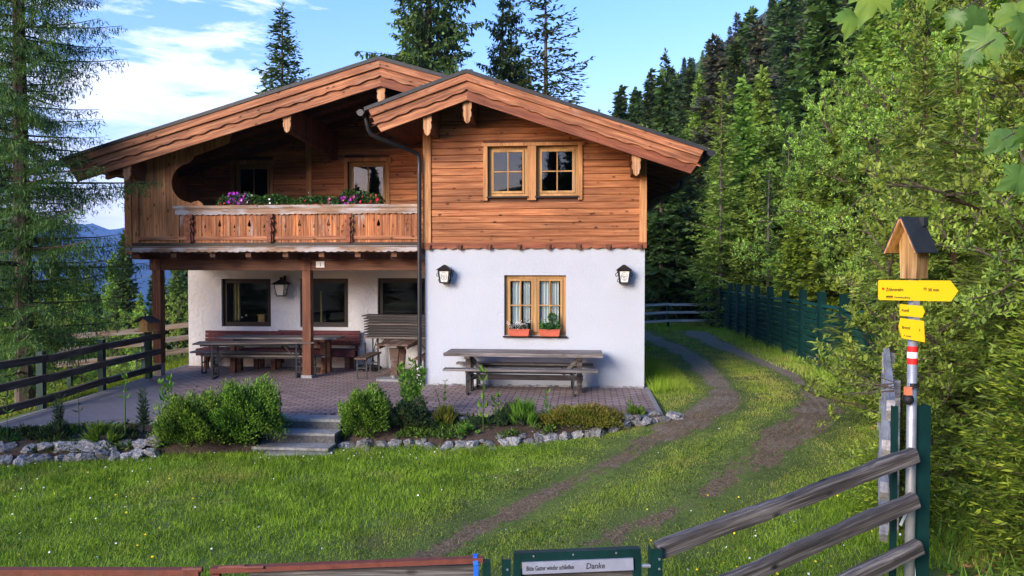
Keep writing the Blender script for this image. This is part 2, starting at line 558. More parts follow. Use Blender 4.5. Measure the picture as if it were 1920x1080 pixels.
M['leaf_y'] = foliage('yellow_green_leaves', (0.08, 0.13, 0.028), (0.17, 0.24, 0.045), (0.27, 0.36, 0.070), (0.34, 0.44, 0.09), 0.35, 1.2)
M['maple'] = foliage('maple_leaves', (0.10, 0.20, 0.06), (0.17, 0.31, 0.09), (0.30, 0.42, 0.08), None, 0.45, 6.0, 0.35)
M['shrub'] = foliage('shrub_leaves', (0.028, 0.064, 0.014), (0.060, 0.120, 0.020), (0.10, 0.185, 0.030), (0.19, 0.30, 0.045), 0.2, 3.0)
M['heath'] = foliage('heath_leaves', (0.07, 0.09, 0.018), (0.14, 0.17, 0.028), (0.22, 0.24, 0.04), (0.24, 0.15, 0.05), 0.25, 5.0)
M['herb'] = foliage('herb_leaves', (0.06, 0.14, 0.022), (0.11, 0.22, 0.035), (0.18, 0.32, 0.06), (0.25, 0.40, 0.08), 0.35, 6.0)
M['herb_dark'] = foliage('dark_herb_leaves', (0.016, 0.035, 0.018), (0.032, 0.060, 0.026), (0.055, 0.09, 0.035), None, 0.2, 6.0)
M['geranium'] = foliage('geranium_leaves', (0.022, 0.07, 0.022), (0.045, 0.12, 0.03), (0.08, 0.18, 0.045), None, 0.25, 6.0)
M['grass'] = foliage('grass_blades', (0.080, 0.155, 0.014), (0.21, 0.335, 0.030), (0.34, 0.50, 0.060), (0.42, 0.37, 0.13), 0.3, 2.3, 0.5)
M['pet_p'] = solid('purple_petals', (0.36, 0.03, 0.42), 0.6)
M['pet_r'] = solid('red_petals', (0.62, 0.02, 0.06), 0.6)
M['pet_k'] = solid('pink_petals', (0.70, 0.16, 0.36), 0.6)
M['pet_w'] = solid('white_petals', (0.82, 0.82, 0.80), 0.6)
M['pet_y'] = solid('yellow_petals', (0.80, 0.60, 0.02), 0.6)

# glass
gm_, T = newmat('window_glass')
fr = T.n('ShaderNodeFresnel', {'IOR': 1.6})
gl = T.n('ShaderNodeBsdfGlossy', {'Color': (0.95, 0.97, 1.0, 1), 'Roughness': 0.015})
tp = T.n('ShaderNodeBsdfTransparent', {'Color': (0.80, 0.84, 0.84, 1)})
bf = T.n('ShaderNodeNewGeometry').outputs['Backfacing']
mx = T.n('ShaderNodeMixShader', {0: T.m('MULTIPLY', fr.outputs[0], T.m('SUBTRACT', 1.0, bf)), 1: tp.outputs[0], 2: gl.outputs[0]})
T.n('ShaderNodeOutputMaterial', {'Surface': mx.outputs[0]})
M['glass'] = gm_

# ground
gm_, T = newmat('meadow_ground')
co = T.n('ShaderNodeTexCoord').outputs['Object']
a = T.noise(co, 1.3, 6, 0.65)
b = T.noise(co, 26, 4, 0.7)
f = T.m('ADD', T.m('MULTIPLY', a, 0.5), T.m('MULTIPLY', b, 0.5))
c = T.ramp(f, [(0.30, (0.045, 0.060, 0.016)), (0.48, (0.085, 0.125, 0.024)), (0.62, (0.13, 0.18, 0.034)), (0.75, (0.17, 0.15, 0.07))])
ground_col = [(0.30, (0.045, 0.060, 0.016)), (0.48, (0.085, 0.125, 0.024)), (0.62, (0.13, 0.18, 0.034)), (0.75, (0.17, 0.15, 0.07))]
br = T.ramp(T.noise(T.add(co, (9, 3, 0)), 0.8, 5, 0.7), [(0.55, 0.0), (0.68, 0.7)])
c = T.mix(br, c, T.ramp(b, [(0.3, (0.055, 0.045, 0.02)), (0.7, (0.16, 0.13, 0.065))]))
finish(T, c, 0.95, b, 0.8, 0.03)
M['ground'] = gm_

gm_, T = newmat('forest_floor')
co = T.n('ShaderNodeTexCoord').outputs['Object']
b = T.noise(co, 2.2, 8, 0.7)
c = T.ramp(b, [(0.3, (0.018, 0.022, 0.010)), (0.5, (0.045, 0.060, 0.018)), (0.7, (0.075, 0.085, 0.03))])
finish(T, c, 0.95, b, 0.8, 0.3)
M['forest_floor'] = gm_

# worn track: gravelly earth
gm_, T = newmat('worn_earth')
co = T.n('ShaderNodeTexCoord').outputs['Object']
y_ = T.xyz(co)[1]
b = T.noise(co, 30, 5, 0.75)
a = T.noise(co, 2.2, 5, 0.6)
st = T.n('ShaderNodeTexVoronoi', {'Vector': co, 'Scale': 42.0}).outputs['Distance']
earth = T.ramp(b, [(0.28, (0.045, 0.031, 0.018)), (0.5, (0.145, 0.102, 0.060)), (0.72, (0.30, 0.225, 0.145))])
grav = T.mix(T.ramp(st, [(0.15, 1.0), (0.5, 0.0)]), (0.17, 0.135, 0.10), (0.46, 0.40, 0.33))
gmk = T.ramp(T.m('ADD', T.m('MULTIPLY', y_, 0.06), T.m('MULTIPLY', T.m('SUBTRACT', a, 0.5), 1.2)), [(0.60, 0.0), (0.95, 1.0)])
c = T.mix(gmk, earth, grav)
a13 = T.noise(co, 1.3, 6, 0.65)
b26 = T.noise(co, 26, 4, 0.7)
gcol = T.ramp(T.m('ADD', T.m('MULTIPLY', a13, 0.5), T.m('MULTIPLY', b26, 0.5)), ground_col)
wear = T.n('ShaderNodeAttribute', attribute_name='wear').outputs['Fac']
wm = T.ramp(T.m('ADD', wear, T.m('MULTIPLY', T.m('SUBTRACT', T.noise(co, 7.0, 6, 0.75), 0.5), 1.6)), [(0.46, 0.0), (0.78, 1.0)])
c = T.mix(wm, gcol, c)
finish(T, c, 0.95, T.m('ADD', b, T.m('MULTIPLY', st, -0.5)), 0.9, 0.02)
M['track'] = gm_

# paving
gm_, T = newmat('clay_pavers')
co = T.n('ShaderNodeTexCoord').outputs['Object']
wob = T.add(co, T.scale(T.n('ShaderNodeTexNoise', {'Vector': co, 'Scale': 14.0, 'Detail': 2.0}).outputs[1], (0.018, 0.018, 0.0)))
br = T.n('ShaderNodeTexBrick', {'Vector': wob, 'Color1': (0.235, 0.165, 0.150, 1), 'Color2': (0.33, 0.245, 0.225, 1), 'Mortar': (0.04, 0.033, 0.03, 1),
                                'Scale': 1.0, 'Mortar Size': 0.011, 'Mortar Smooth': 0.25, 'Bias': 0.0, 'Brick Width': 0.225, 'Row Height': 0.1125})
nn = T.noise(co, 1.1, 5, 0.6)
c = T.mix(1.0, br.outputs[0], T.ramp(nn, [(0.3, 0.8), (0.7, 1.2)]), 'MULTIPLY')
u_ = T.xyz(co)[0]
v_ = T.xyz(co)[1]
# grey mixed over the pavers' west end paints the glare lying on them
am = T.ramp(T.m('ADD', T.m('ADD', T.m('MULTIPLY', u_, 0.30), T.m('MULTIPLY', v_, 0.22)), T.m('MULTIPLY', nn, 0.10)), [(-0.0, 0.0), (0.01, 0.0)])
glare_mask = T.m('GREATER_THAN', -1.95, T.m('ADD', T.m('ADD', T.m('MULTIPLY', u_, 0.36), T.m('MULTIPLY', v_, 0.30)), T.m('MULTIPLY', nn, 0.12)))
c = T.mix(T.m('MULTIPLY', glare_mask, 0.75), c, T.ramp(T.noise(co, 60, 4, 0.7), [(0.3, (0.13, 0.125, 0.13)), (0.7, (0.24, 0.23, 0.24))]))
c = T.mix(T.ramp(T.noise(T.add(co, (3, 7, 0)), 2.6, 6, 0.7), [(0.58, 0.0), (0.72, 0.4)]), c, (0.34, 0.33, 0.31))
hgt = T.m('ADD', br.outputs['Fac'], T.m('MULTIPLY', T.noise(co, 40, 3, 0.6), -0.25))
finish(T, c, 0.8, T.m('MULTIPLY', hgt, -1.0), 0.7, 0.008)
M['pavers'] = gm_

# limestone
gm_, T = newmat('limestone')
co = T.n('ShaderNodeTexCoord').outputs['Object']
rnd = T.n('ShaderNodeObjectInfo').outputs['Random']
co2 = T.add(co, T.comb(T.m('MULTIPLY', rnd, 31.0), 0.0, 0.0))
a = T.noise(co2, 7, 7, 0.7, 0.6)
c = T.ramp(a, [(0.30, (0.045, 0.045, 0.050)), (0.42, (0.17, 0.172, 0.18)), (0.52, (0.36, 0.36, 0.37)), (0.66, (0.66, 0.65, 0.63))])
c = T.n('ShaderNodeHueSaturation', {'Hue': 0.5, 'Saturation': 1.0, 'Value': T.m('ADD', T.m('MULTIPLY', rnd, 0.60), 0.45), 'Fac': 1.0, 'Color': c}).outputs[0]
finish(T, c, 0.9, a, 0.9, 0.03)
M['rock'] = gm_

# ================================================================== SETTING
def sheet(name, xs, ys, zf, mat, keep=None, dz=0.0):
    X, Y = np.meshgrid(xs, ys)
    Z = zf(X, Y) + dz
    nx, ny = len(xs), len(ys)
    me = bpy.data.meshes.new(name)
    V = np.stack([X.ravel(), Y.ravel(), Z.ravel()], 1).astype(np.float32)
    ii, jj = np.meshgrid(np.arange(nx - 1), np.arange(ny - 1))
    a_ = (jj * nx + ii).ravel()
    Fq = np.stack([a_, a_ + 1, a_ + 1 + nx, a_ + nx], 1)
    if keep is not None:
        cx = X.ravel()[Fq].mean(1)
        cy = Y.ravel()[Fq].mean(1)
        Fq = Fq[keep(cx, cy)]
        used = np.unique(Fq)
        remap = np.zeros(len(V), int)
        remap[used] = np.arange(len(used))
        V = V[used]
        Fq = remap[Fq]
    me.vertices.add(len(V))
    me.vertices.foreach_set('co', V.ravel())
    me.loops.add(len(Fq) * 4)
    me.loops.foreach_set('vertex_index', Fq.ravel().astype(np.int32))
    me.polygons.add(len(Fq))
    me.polygons.foreach_set('loop_start', np.arange(0, len(Fq) * 4, 4, dtype=np.int32))
    me.polygons.foreach_set('loop_total', np.full(len(Fq), 4, dtype=np.int32))
    me.polygons.foreach_set('use_smooth', np.ones(len(Fq), dtype=bool))
    me.update()
    me.validate()
    me.materials.append(mat)
    o = bpy.data.objects.new(name, me)
    C.objects.link(o)
    return o


def axis(lo, hi, flo, fhi, fine, grow=1.16):
    c = list(np.arange(flo, fhi + 1e-6, fine))
    s_, x_ = fine, fhi
    while x_ < hi:
        s_ *= grow
        x_ += s_
        c.append(x_)
    s_, x_ = fine, flo
    while x_ > lo:
        s_ *= grow
        x_ -= s_
        c.insert(0, x_)
    return np.array(c)


gxs = axis(-420, 260, -9, 9, 0.13)
gys = axis(-380, 520, 2.0, 28, 0.13)
g = sheet('ground', gxs, gys, gz, M['ground'])
g.data.materials.append(M['forest_floor'])
# beyond the meadow the same ground is forest floor
pc = np.zeros(len(g.data.polygons) * 3)
g.data.polygons.foreach_get('center', pc)
pc = pc.reshape(-1, 3)
xb_ = np.interp(pc[:, 1], [-60, 0, 4.8, 7, 12, 17, 26, 60, 400], [9, 3.1, 3.1, 4.2, 6.0, 7.6, 8.6, 11.5, 26])
ff = (pc[:, 0] > xb_ + 0.5 + 0.4 * hsh(pc[:, 0], pc[:, 1])) | (pc[:, 1] > 29) | (pc[:, 0] < -13) | (pc[:, 1] < -12)
g.data.polygons.foreach_set('material_index', ff.astype(np.int32))
tag(g, kind='structure')

# tracks -----------------------------------------------------------
TA = [(4.45, 26.0), (4.43, 22.8), (4.50, 19.2), (4.10, 15.2), (3.62, 12.6), (2.72, 11.1), (1.50, 9.6), (0.35, 8.35), (-0.55, 7.3), (-1.2, 6.4)]
TB = [(6.35, 26.0), (6.10, 22.8), (5.95, 18.6), (5.75, 15.3), (4.95, 12.0), (4.30, 10.8), (3.25, 9.5), (2.05, 8.1), (0.95, 7.2), (0.2, 6.3)]


def densify(pts, n=14):
    out = []
    P_ = [pts[0]] + list(pts) + [pts[-1]]
    for i in range(1, len(P_) - 2):
        p0, p1, p2, p3 = (np.array(P_[i + k]) for k in (-1, 0, 1, 2))
        for t in np.linspace(0, 1, n, endpoint=False):
            out.append(0.5 * ((2 * p1) + (-p0 + p2) * t + (2 * p0 - 5 * p1 + 4 * p2 - p3) * t * t + (-p0 + 3 * p1 - 3 * p2 + p3) * t ** 3))
    out.append(np.array(pts[-1]))
    return np.array(out)


DA, DB = densify(TA), densify(TB)


def near_line(x, y, D):
    """signed lateral distance and length along a track"""
    x = np.asarray(x).ravel()
    y = np.asarray(y).ravel()
    best = np.full(len(x), 99.0)
    lat = np.zeros(len(x))
    along = np.zeros(len(x))
    acc = 0.0
    for i in range(len(D) - 1):
        a_, b_ = D[i], D[i + 1]
        d = b_ - a_
        L = np.hypot(*d)
        t = np.clip(((x - a_[0]) * d[0] + (y - a_[1]) * d[1]) / (L * L), 0, 1)
        qx, qy = a_[0] + t * d[0], a_[1] + t * d[1]
        r_ = np.hypot(x - qx, y - qy)
        s_ = np.sign((x - a_[0]) * d[1] - (y - a_[1]) * d[0])
        m_ = r_ < best
        best[m_] = r_[m_]
        lat[m_] = (r_ * s_)[m_]
        along[m_] = (acc + t * L)[m_]
        acc += L
    return best, lat, along


def vnoise(x, y, s, seed=0):
    """cheap value noise"""
    x = np.asarray(x) * s
    y = np.asarray(y) * s
    xi, yi = np.floor(x).astype(int), np.floor(y).astype(int)
    fx, fy = x - xi, y - yi
    fx, fy = fx * fx * (3 - 2 * fx), fy * fy * (3 - 2 * fy)

    def h(a_, b_):
        n_ = np.sin(a_ * 127.1 + b_ * 311.7 + seed * 74.7) * 43758.5453
        return n_ - np.floor(n_)
    return (h(xi, yi) * (1 - fx) + h(xi + 1, yi) * fx) * (1 - fy) + (h(xi, yi + 1) * (1 - fx) + h(xi + 1, yi + 1) * fx) * fy


def fbm(x, y, s, seed=0):
    return 0.5 * vnoise(x, y, s, seed) + 0.3 * vnoise(x, y, s * 2.3, seed + 3) + 0.2 * vnoise(x, y, s * 5.1, seed + 7)


def track_half(al, which, x=None, y=None):
    w_ = np.interp(al, [0, 4, 8, 10.5, 12, 13.5, 15.5, 17, 19, 21, 23, 30], [0.36, 0.32, 0.28, 0.24, 0.18, 0.32, 0.36, 0.21, 0.14, 0.15, 0.15, 0.10] if which == 0 else
                   [0.38, 0.32, 0.22, 0.16, 0.06, 0.20, 0.36, 0.30, 0.15, 0.12, 0.07, 0.03])
    return w_


def track_mask(x, y):
    """>0 inside worn earth"""
    out = np.full(np.shape(np.asarray(x).ravel()), -1.0)
    for k, D in ((0, DA), (1, DB)):
        r_, lat, al = near_line(x, y, D)
        m_ = track_half(al, k) * (0.35 + 1.3 * fbm(np.asarray(x).ravel(), np.asarray(y).ravel(), 1.9, k + 5)) - r_
        out = np.maximum(out, m_)
    return out


def track_sheet(D, k):
    x0, x1 = D[:, 0].min() - 0.9, D[:, 0].max() + 0.9
    y0, y1 = max(5.8, D[:, 1].min() - 0.3), 26.5
    xs = np.arange(x0, x1, 0.035)
    ys = np.concatenate([np.arange(y0, 13, 0.035), np.arange(13, y1, 0.08)])

    def msk(x, y):
        r_, lat, al = near_line(x, y, D)
        xx, yy = np.asarray(x).ravel(), np.asarray(y).ravel()
        return track_half(al, k) * (0.35 + 1.3 * fbm(xx, yy, 1.9, k + 5)) - r_, lat, al

    def zf(X, Y):
        mk, lat, al = msk(X, Y)
        soft = np.exp(-((al - (17.5 if k == 0 else 16.5)) / 4.2) ** 2)
        tr_ = 0.012 * np.sin(lat * 48 + 5 * fbm(X.ravel(), Y.ravel(), 6, 5) + 1.5 * np.sin(al * 1.3) + 4 * fbm(X.ravel(), Y.ravel(), 1.2, 3)) * soft * SS(.36, .5, fbm(X.ravel(), Y.ravel(), 2.5, 8))
        w_ = SS(-0.2, 0.02, mk)
        z_ = gz(X, Y).ravel() + 0.005 + w_ * (0.006 + tr_ + 0.016 * (fbm(X.ravel(), Y.ravel(), 9, 2) - 0.4))
        return z_.reshape(X.shape)

    def keep(cx, cy):
        return msk(cx, cy)[0] > -0.26
    o = sheet('dirt_track', xs, ys, zf, M['track'], keep)
    co_ = np.zeros(len(o.data.vertices) * 3)
    o.data.vertices.foreach_get('co', co_)
    co_ = co_.reshape(-1, 3)
    mk, lat, al = msk(co_[:, 0], co_[:, 1])
    a_ = o.data.attributes.new('wear', 'FLOAT', 'POINT')
    a_.data.foreach_set('value', (SS(-0.20, 0.16, mk) * (1 - .08 * SS(16, 19, al)) - .35 * SS(.50, .62, fbm(co_[:, 0], co_[:, 1], 2.1, 66)) * SS(14, 18, al)).astype(np.float32))
    return tag(o, kind='structure')


track_sheet(DA, 0)
track_sheet(DB, 1)

# paved terrace ------------------------------------------------------
pav = [(4.17, 0.3), (4.17, -2.62), (2.2, -2.70), (-0.68, -2.90), (-1.52, -3.12), (-3.4, -3.45), (-5.25, -4.55), (-5.6, -1.3), (-5.85, 0.4), (-6.15, 3.2), (-0.2, 3.2), (-0.2, 0.3)]
m_ = MB()
m_.prism(pav, -0.12, 0.0, ax='z')
P_ = m_.build('paving', M['pavers'])
P_.location = (OX, OY, 0)
P_.rotation_euler = (0, 0, -TH)
tag(P_, kind='structure')
# edging kerb on the lawn side and round the terrace
m_ = MB()
for a_, b_ in ((pav[0], pav[1]), (pav[6], pav[7]), (pav[7], pav[8]), (pav[8], pav[9])):
    m_.bar((a_[0], a_[1], -0.045), (b_[0], b_[1], -0.045), 0.07, 0.10)
k_ = m_.build('kerb', M['concrete'])
k_.location = (OX, OY, 0.0)
k_.rotation_euler = (0, 0, -TH)
tag(k_, kind='structure')

# flower bed soil ----------------------------------------------------
def soil(back, front, zb, n=60):
    """strip of earth lofted from the terrace edge down to the stone edging"""
    m_ = MB()
    B, Fp = densify(back, 10), densify(front, 10)
    B = np.array([B[int(i)] for i in np.linspace(0, len(B) - 1, n)])
    Fp = np.array([Fp[int(i)] for i in np.linspace(0, len(Fp) - 1, n)])
    k = 8
    for i in range(n):
        for j in range(k + 1):
            t = j / k
            x_, y_ = B[i] * (1 - t) + Fp[i] * t
            z0 = -0.05
            z1 = gzf(Fp[i][0], Fp[i][1]) + zb
            z_ = z0 * (1 - t) + z1 * t + 0.05 * (fbm(x_, y_, 3, 4) - 0.5) + 0.03 * math.sin(t * PI)
            if j == k:
                z_ = gzf(x_, y_) - 0.05
            m_.v.append((x_, y_, float(z_)))
    for i in range(n - 1):
        for j in range(k):
            a_ = i * (k + 1) + j
            m_.f.append((a_, a_ + 1, a_ + k + 2, a_ + k + 1))
    return tag(m_.build('flower_bed', M['soil'], smooth=True), kind='structure')


def hxy(u, v):
    p = hw(u, v)
    return (p.x, p.y)


right_front = [(-2.45, 10.75), (-1.6, 10.66), (-0.6, 10.60), (0.3, 10.62), (1.0, 10.72), (1.55, 10.95), (1.98, 11.12), (2.36, 11.25)]
right_back = [hxy(-0.66, -2.88), hxy(0.2, -2.84), hxy(1.2, -2.76), hxy(2.2, -2.69), hxy(3.0, -2.66), hxy(3.6, -2.64), hxy(4.1, -2.62)]
left_front = [(-7.6, 9.55), (-6.9, 9.68), (-6.2, 9.85), (-5.5, 9.95), (-4.9, 10.1), (-4.3, 10.2), (-3.6, 10.35)]
left_back = [hxy(-5.6, -4.75), hxy(-5.1, -4.45), hxy(-4.6, -4.15), hxy(-4.1, -3.86), hxy(-3.4, -3.44), hxy(-2.6, -3.3), hxy(-1.75, -3.15)]
soil(right_back, right_front, 0.06)
soil(left_back, left_front, 0.16)

# far mountains across the valley -------------------------------------
def ridge(name, Y, x0, x1, base, top, seed, mat):
    m_ = MB()
    n, k = 160, 14
    for i in range(n):
        t = i / (n - 1)
        x_ = x0 + (x1 - x0) * t
        hgt = top * (0.55 + 0.45 * float(fbm(x_ * 0.0018, 1.5, 1.0, seed))) + 60 * float(fbm(x_ * 0.01, 3.5, 1.0, seed + 2))
        hgt *= math.sin(min(1, (1 - t) * 3.0) * PI / 2) if x1 > -200 else 1
        for j in range(k + 1):
            s_ = j / k
            z_ = base + (hgt - base) * s_ ** 0.9
            m_.v.append((x_ + 40 * math.sin(s_ * 5 + x_ * .01), Y + 900 * s_ + 60 * float(fbm(x_ * 0.004, s_ * 4, 1.0, seed + 5)), z_))
    for i in range(n - 1):
        for j in range(k):
            a_ = i * (k + 1) + j
            m_.f.append((a_, a_ + k + 1, a_ + k + 2, a_ + 1))
    return tag(m_.build(name, mat, smooth=True), kind='structure')


gm_, T = newmat('distant_forest_slopes')
co = T.n('ShaderNodeTexCoord').outputs['Object']
b = T.noise(co, 0.02, 8, 0.7)
c = T.ramp(b, [(0.3, (0.012, 0.030, 0.022)), (0.5, (0.025, 0.055, 0.035)), (0.7, (0.06, 0.085, 0.05))])
finish(T, c, 0.95, b, 1.0, 20.0)
M['far_forest'] = gm_
ridge('mountains', 2300, -3600, 500, -350, 200, 3, M['far_forest'])
ridge('mountains', 1500, -2700, -560, -320, 40, 8, M['far_forest'])

# ================================================================== CHALET
house = thing('chalet', 'two-storey alpine chalet with white plastered ground floor, larch-clad upper floor, carved balcony and two gables', 'house', hw(0, 0), -TH)


def mt(u):
    return 6.03 + 0.283 * (u + 0.7) if u < -0.7 else 6.03 - 0.296 * (u + 0.7)


def wt(u):
    return 5.65 - 0.3435 * (0.96 - u) if u < 0.96 else 5.65 - 0.3455 * (u - 0.96)


def siding(poly_lines, u0, u1, w0, w1, v, holes, name, mat, h=0.128, cuts=()):
    """horizontal boards with a rounded shadow groove; poly_lines: list of (a,b) with w <= a+b*u"""
    m_ = MB()
    k0 = math.floor(w0 / h)
    w = k0 * h
    while w < w1:
        wa, wb = max(w, w0), min(w + h, w1)
        segs = [(u0, u1)]
        for (hu0, hu1, hw0, hw1) in holes:
            if wb > hw0 and wa < hw1:
                ns = []
                for a_, b_ in segs:
                    if hu0 > a_:
                        ns.append((a_, min(b_, hu0)))
                    if hu1 < b_:
                        ns.append((max(a_, hu1), b_))
                segs = [s_ for s_ in ns if s_[1] - s_[0] > 0.01]
        if wb - wa > 0.01:
            for a_, b_ in segs:
                poly = [(a_, wa), (b_, wa), (b_, wb), (a_, wb)]
                for (la, lb) in poly_lines:
                    poly = clip(poly, la, lb)
                    if len(poly) < 3:
                        break
                if len(poly) < 3:
                    continue
                jit = 0.003 * math.sin(w * 91.7)
                mid = (wa + wb) / 2
                n_ = len(poly)
                f_ = (h - 0.028) / h
                vs = [(p[0], v, p[1]) for p in poly] + [(p[0], v - 0.014, mid + (p[1] - mid) * 0.97) for p in poly] + \
                     [(p[0], v - 0.027 + jit, mid + (p[1] - mid) * f_) for p in poly]
                fs = [tuple(2 * n_ + i for i in range(n_))]
                for L in (0, 1):
                    for i in range(n_):
                        j = (i + 1) % n_
                        fs.append((L * n_ + i, L * n_ + j, (L + 1) * n_ + j, (L + 1) * n_ + i))
                m_.add(vs, fs)
        w += h
    return m_.build(name, mat, house)


# --- masonry
m_ = MB()
WH = (1.51, 2.67, 0.955, 2.09)
m_.prism([(0, -0.3), (4.12, -0.3), (4.12, 2.60), (0, 2.60)], 0, 0.28, [[(WH[0], WH[2]), (WH[1], WH[2]), (WH[1], WH[3]), (WH[0], WH[3])]])
m_.box(3.86, 4.12, 0.28, 10.2, -0.3, 2.60)
m_.box(0.0, 0.26, 0.28, 2.25, -0.3, 2.60)
m_.build('wall', M['white_plaster'], house)
m_ = MB()
LW = [(-5.18, -4.02, 0.905, 1.985), (-3.34, -2.23, 0.905, 1.995), (-1.56, -0.42, 0.905, 2.005)]
m_.prism([(-5.97, -0.3), (-0.002, -0.3), (-0.002, 2.55), (-5.97, 2.55)], 2.25, 2.50, [[(a_, c_), (b_, c_), (b_, d_), (a_, d_)] for a_, b_, c_, d_ in LW])
m_.box(-5.97, -5.72, 2.50, 10.2, -0.3, 2.55)
m_.box(-5.72, 3.86, 9.95, 10.2, -0.3, 2.55)
m_.build('wall', M['rough_plaster'], house)
m_ = MB()
m_.box(-5.7, 3.84, 2.52, 9.93, 2.46, 2.60)
m_.box(0.27, 3.84, 0.30, 2.52, 2.46, 2.60)
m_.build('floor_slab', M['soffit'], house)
M['inner'] = plain('dark_interior', (0.035, 0.020, 0.012), 0.6, var=.3)
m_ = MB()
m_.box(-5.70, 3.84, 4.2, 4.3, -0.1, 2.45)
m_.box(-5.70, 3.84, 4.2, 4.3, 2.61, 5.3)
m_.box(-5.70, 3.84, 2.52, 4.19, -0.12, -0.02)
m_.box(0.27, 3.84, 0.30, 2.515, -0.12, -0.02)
m_.build('inner_wall', M['inner'], house)  # partition and floor added so the rooms behind the glass stay dark
# rubble drip strip at the foot of the white wall
m_ = MB()
for i in range(120):
    u = 0.02 + 4.1 * i / 120 + random.uniform(-.01, .01)
    s_ = random.uniform(0.018, 0.035)
    m_.box(u - s_, u + s_, -0.005 - s_ * 1.1, 0.0 - 0.002, -0.01, random.uniform(0.008, 0.035))
m_.build('pebble_strip', M['rock'], house)

# --- timber walls: backing plates and the boards on them
UW = [(1.205, 1.945, 3.57, 4.50), (2.115, 2.885, 3.57, 4.50)]
def hp(h_):
    return [(h_[0], h_[2]), (h_[1], h_[2]), (h_[1], h_[3]), (h_[0], h_[3])]


m_ = MB()
m_.prism([(0.0, 2.61), (4.12, 2.61), (4.12, wt(4.12) - .14), (0.96, wt(.96) - .14), (0.0, wt(0.0) - .14)], 0.02, 0.2, [hp(h_) for h_ in UW])
m_.box(3.95, 4.12, 0.2, 10.2, 2.61, wt(4.12) - .14)
m_.box(0.0, 0.16, 0.2, 2.25, 2.61, wt(0.0) - .14)
m_.build('timber_wall', M['beam'], house)
siding([(wt(.96) - .3435 * .96 - .15, .3435), (wt(.96) + .3455 * .96 - .15, -.3455)], 0.12, 4.02, 2.66, 5.6, 0.02, [(1.12, 2.97, 3.49, 4.56)], 'cladding', M['siding'])
for a_, b_ in ((-0.03, 0.12), (4.02, 4.15)):       # corner boards
    m_ = MB()
    m_.prism([(a_, 2.60), (b_, 2.60), (b_, wt(b_) - .15), (a_, wt(a_) - .15)], -0.035, 0.02)
    m_.build('corner_board', M['trim'], house)
# scalloped drip board with joist ends
poly = [(-0.04, 2.70)]
n_ = 74
for i in range(n_ + 1):
    u = -0.04 + 4.19 * i / n_
    poly.append((u, 2.605 - 0.022 * abs(math.sin(i * PI / 4)) - 0.006 * math.sin(i * 2.1)))
poly.append((4.15, 2.70))
m_ = MB()
m_.prism(poly, -0.052, -0.03)
m_.build('drip_board', M['barge_red'], house)
for u in (0.08, 0.67, 1.23, 1.79, 2.34, 2.90, 3.45, 4.02):
    m_ = MB()
    m_.box(u - 0.045, u + 0.045, -0.085, -0.055, 2.585, 2.665)
    m_.box(u - 0.03, u + 0.03, -0.10, -0.085, 2.57, 2.64)
    m_.build('joist_end', M['post'], house)

UB = [(-4.84, -4.00, 3.0, 4.56), (-2.22, -1.34, 3.0, 4.58)]
m_ = MB()
m_.prism([(-5.97, 2.56), (0.0, 2.56), (0.0, mt(0) - .14), (-0.7, mt(-.7) - .14), (-5.97, mt(-5.97) - .14)], 2.25, 2.42, [hp(h_) for h_ in UB])
m_.box(-5.97, -5.80, 2.42, 10.2, 2.56, mt(-5.97) - .14)
m_.prism([(-5.80, 2.56), (3.95, 2.56), (3.95, wt(3.95) - .14), (0.96, 5.40), (-0.7, mt(-.7) - .14), (-5.80, mt(-5.80) - .14)], 10.0, 10.2)
m_.build('timber_wall', M['beam'], house)
siding([(mt(-.7) + .7 * .283 - .15, .283), (mt(-.7) - .7 * .296 - .15, -.296)], -5.95, -3.17, 2.66, 5.9, 2.25, [(-4.90, -3.94, 2.9, 4.64)], 'cladding', M['siding_old'])
siding([(mt(-.7) + .7 * .283 - .15, .283), (mt(-.7) - .7 * .296 - .15, -.296)], -3.03, -0.0, 2.66, 5.9, 2.25, [(-2.29, -1.27, 2.9, 4.66)], 'cladding', M['siding_old'])
m_ = MB()
m_.box(-3.165, -3.035, 2.205, 2.25, 2.66, mt(-3.1) - .16)
ps = m_.build('wall_post', M['trim'], house)
for w_ in (4.35, 4.72, 3.9):
    m_ = MB()
    m_.tube([(-3.1, 2.205, w_), (-3.1, 2.19, w_)], 0.022, 10)
    m_.build('bolt', M['pole'], ps)


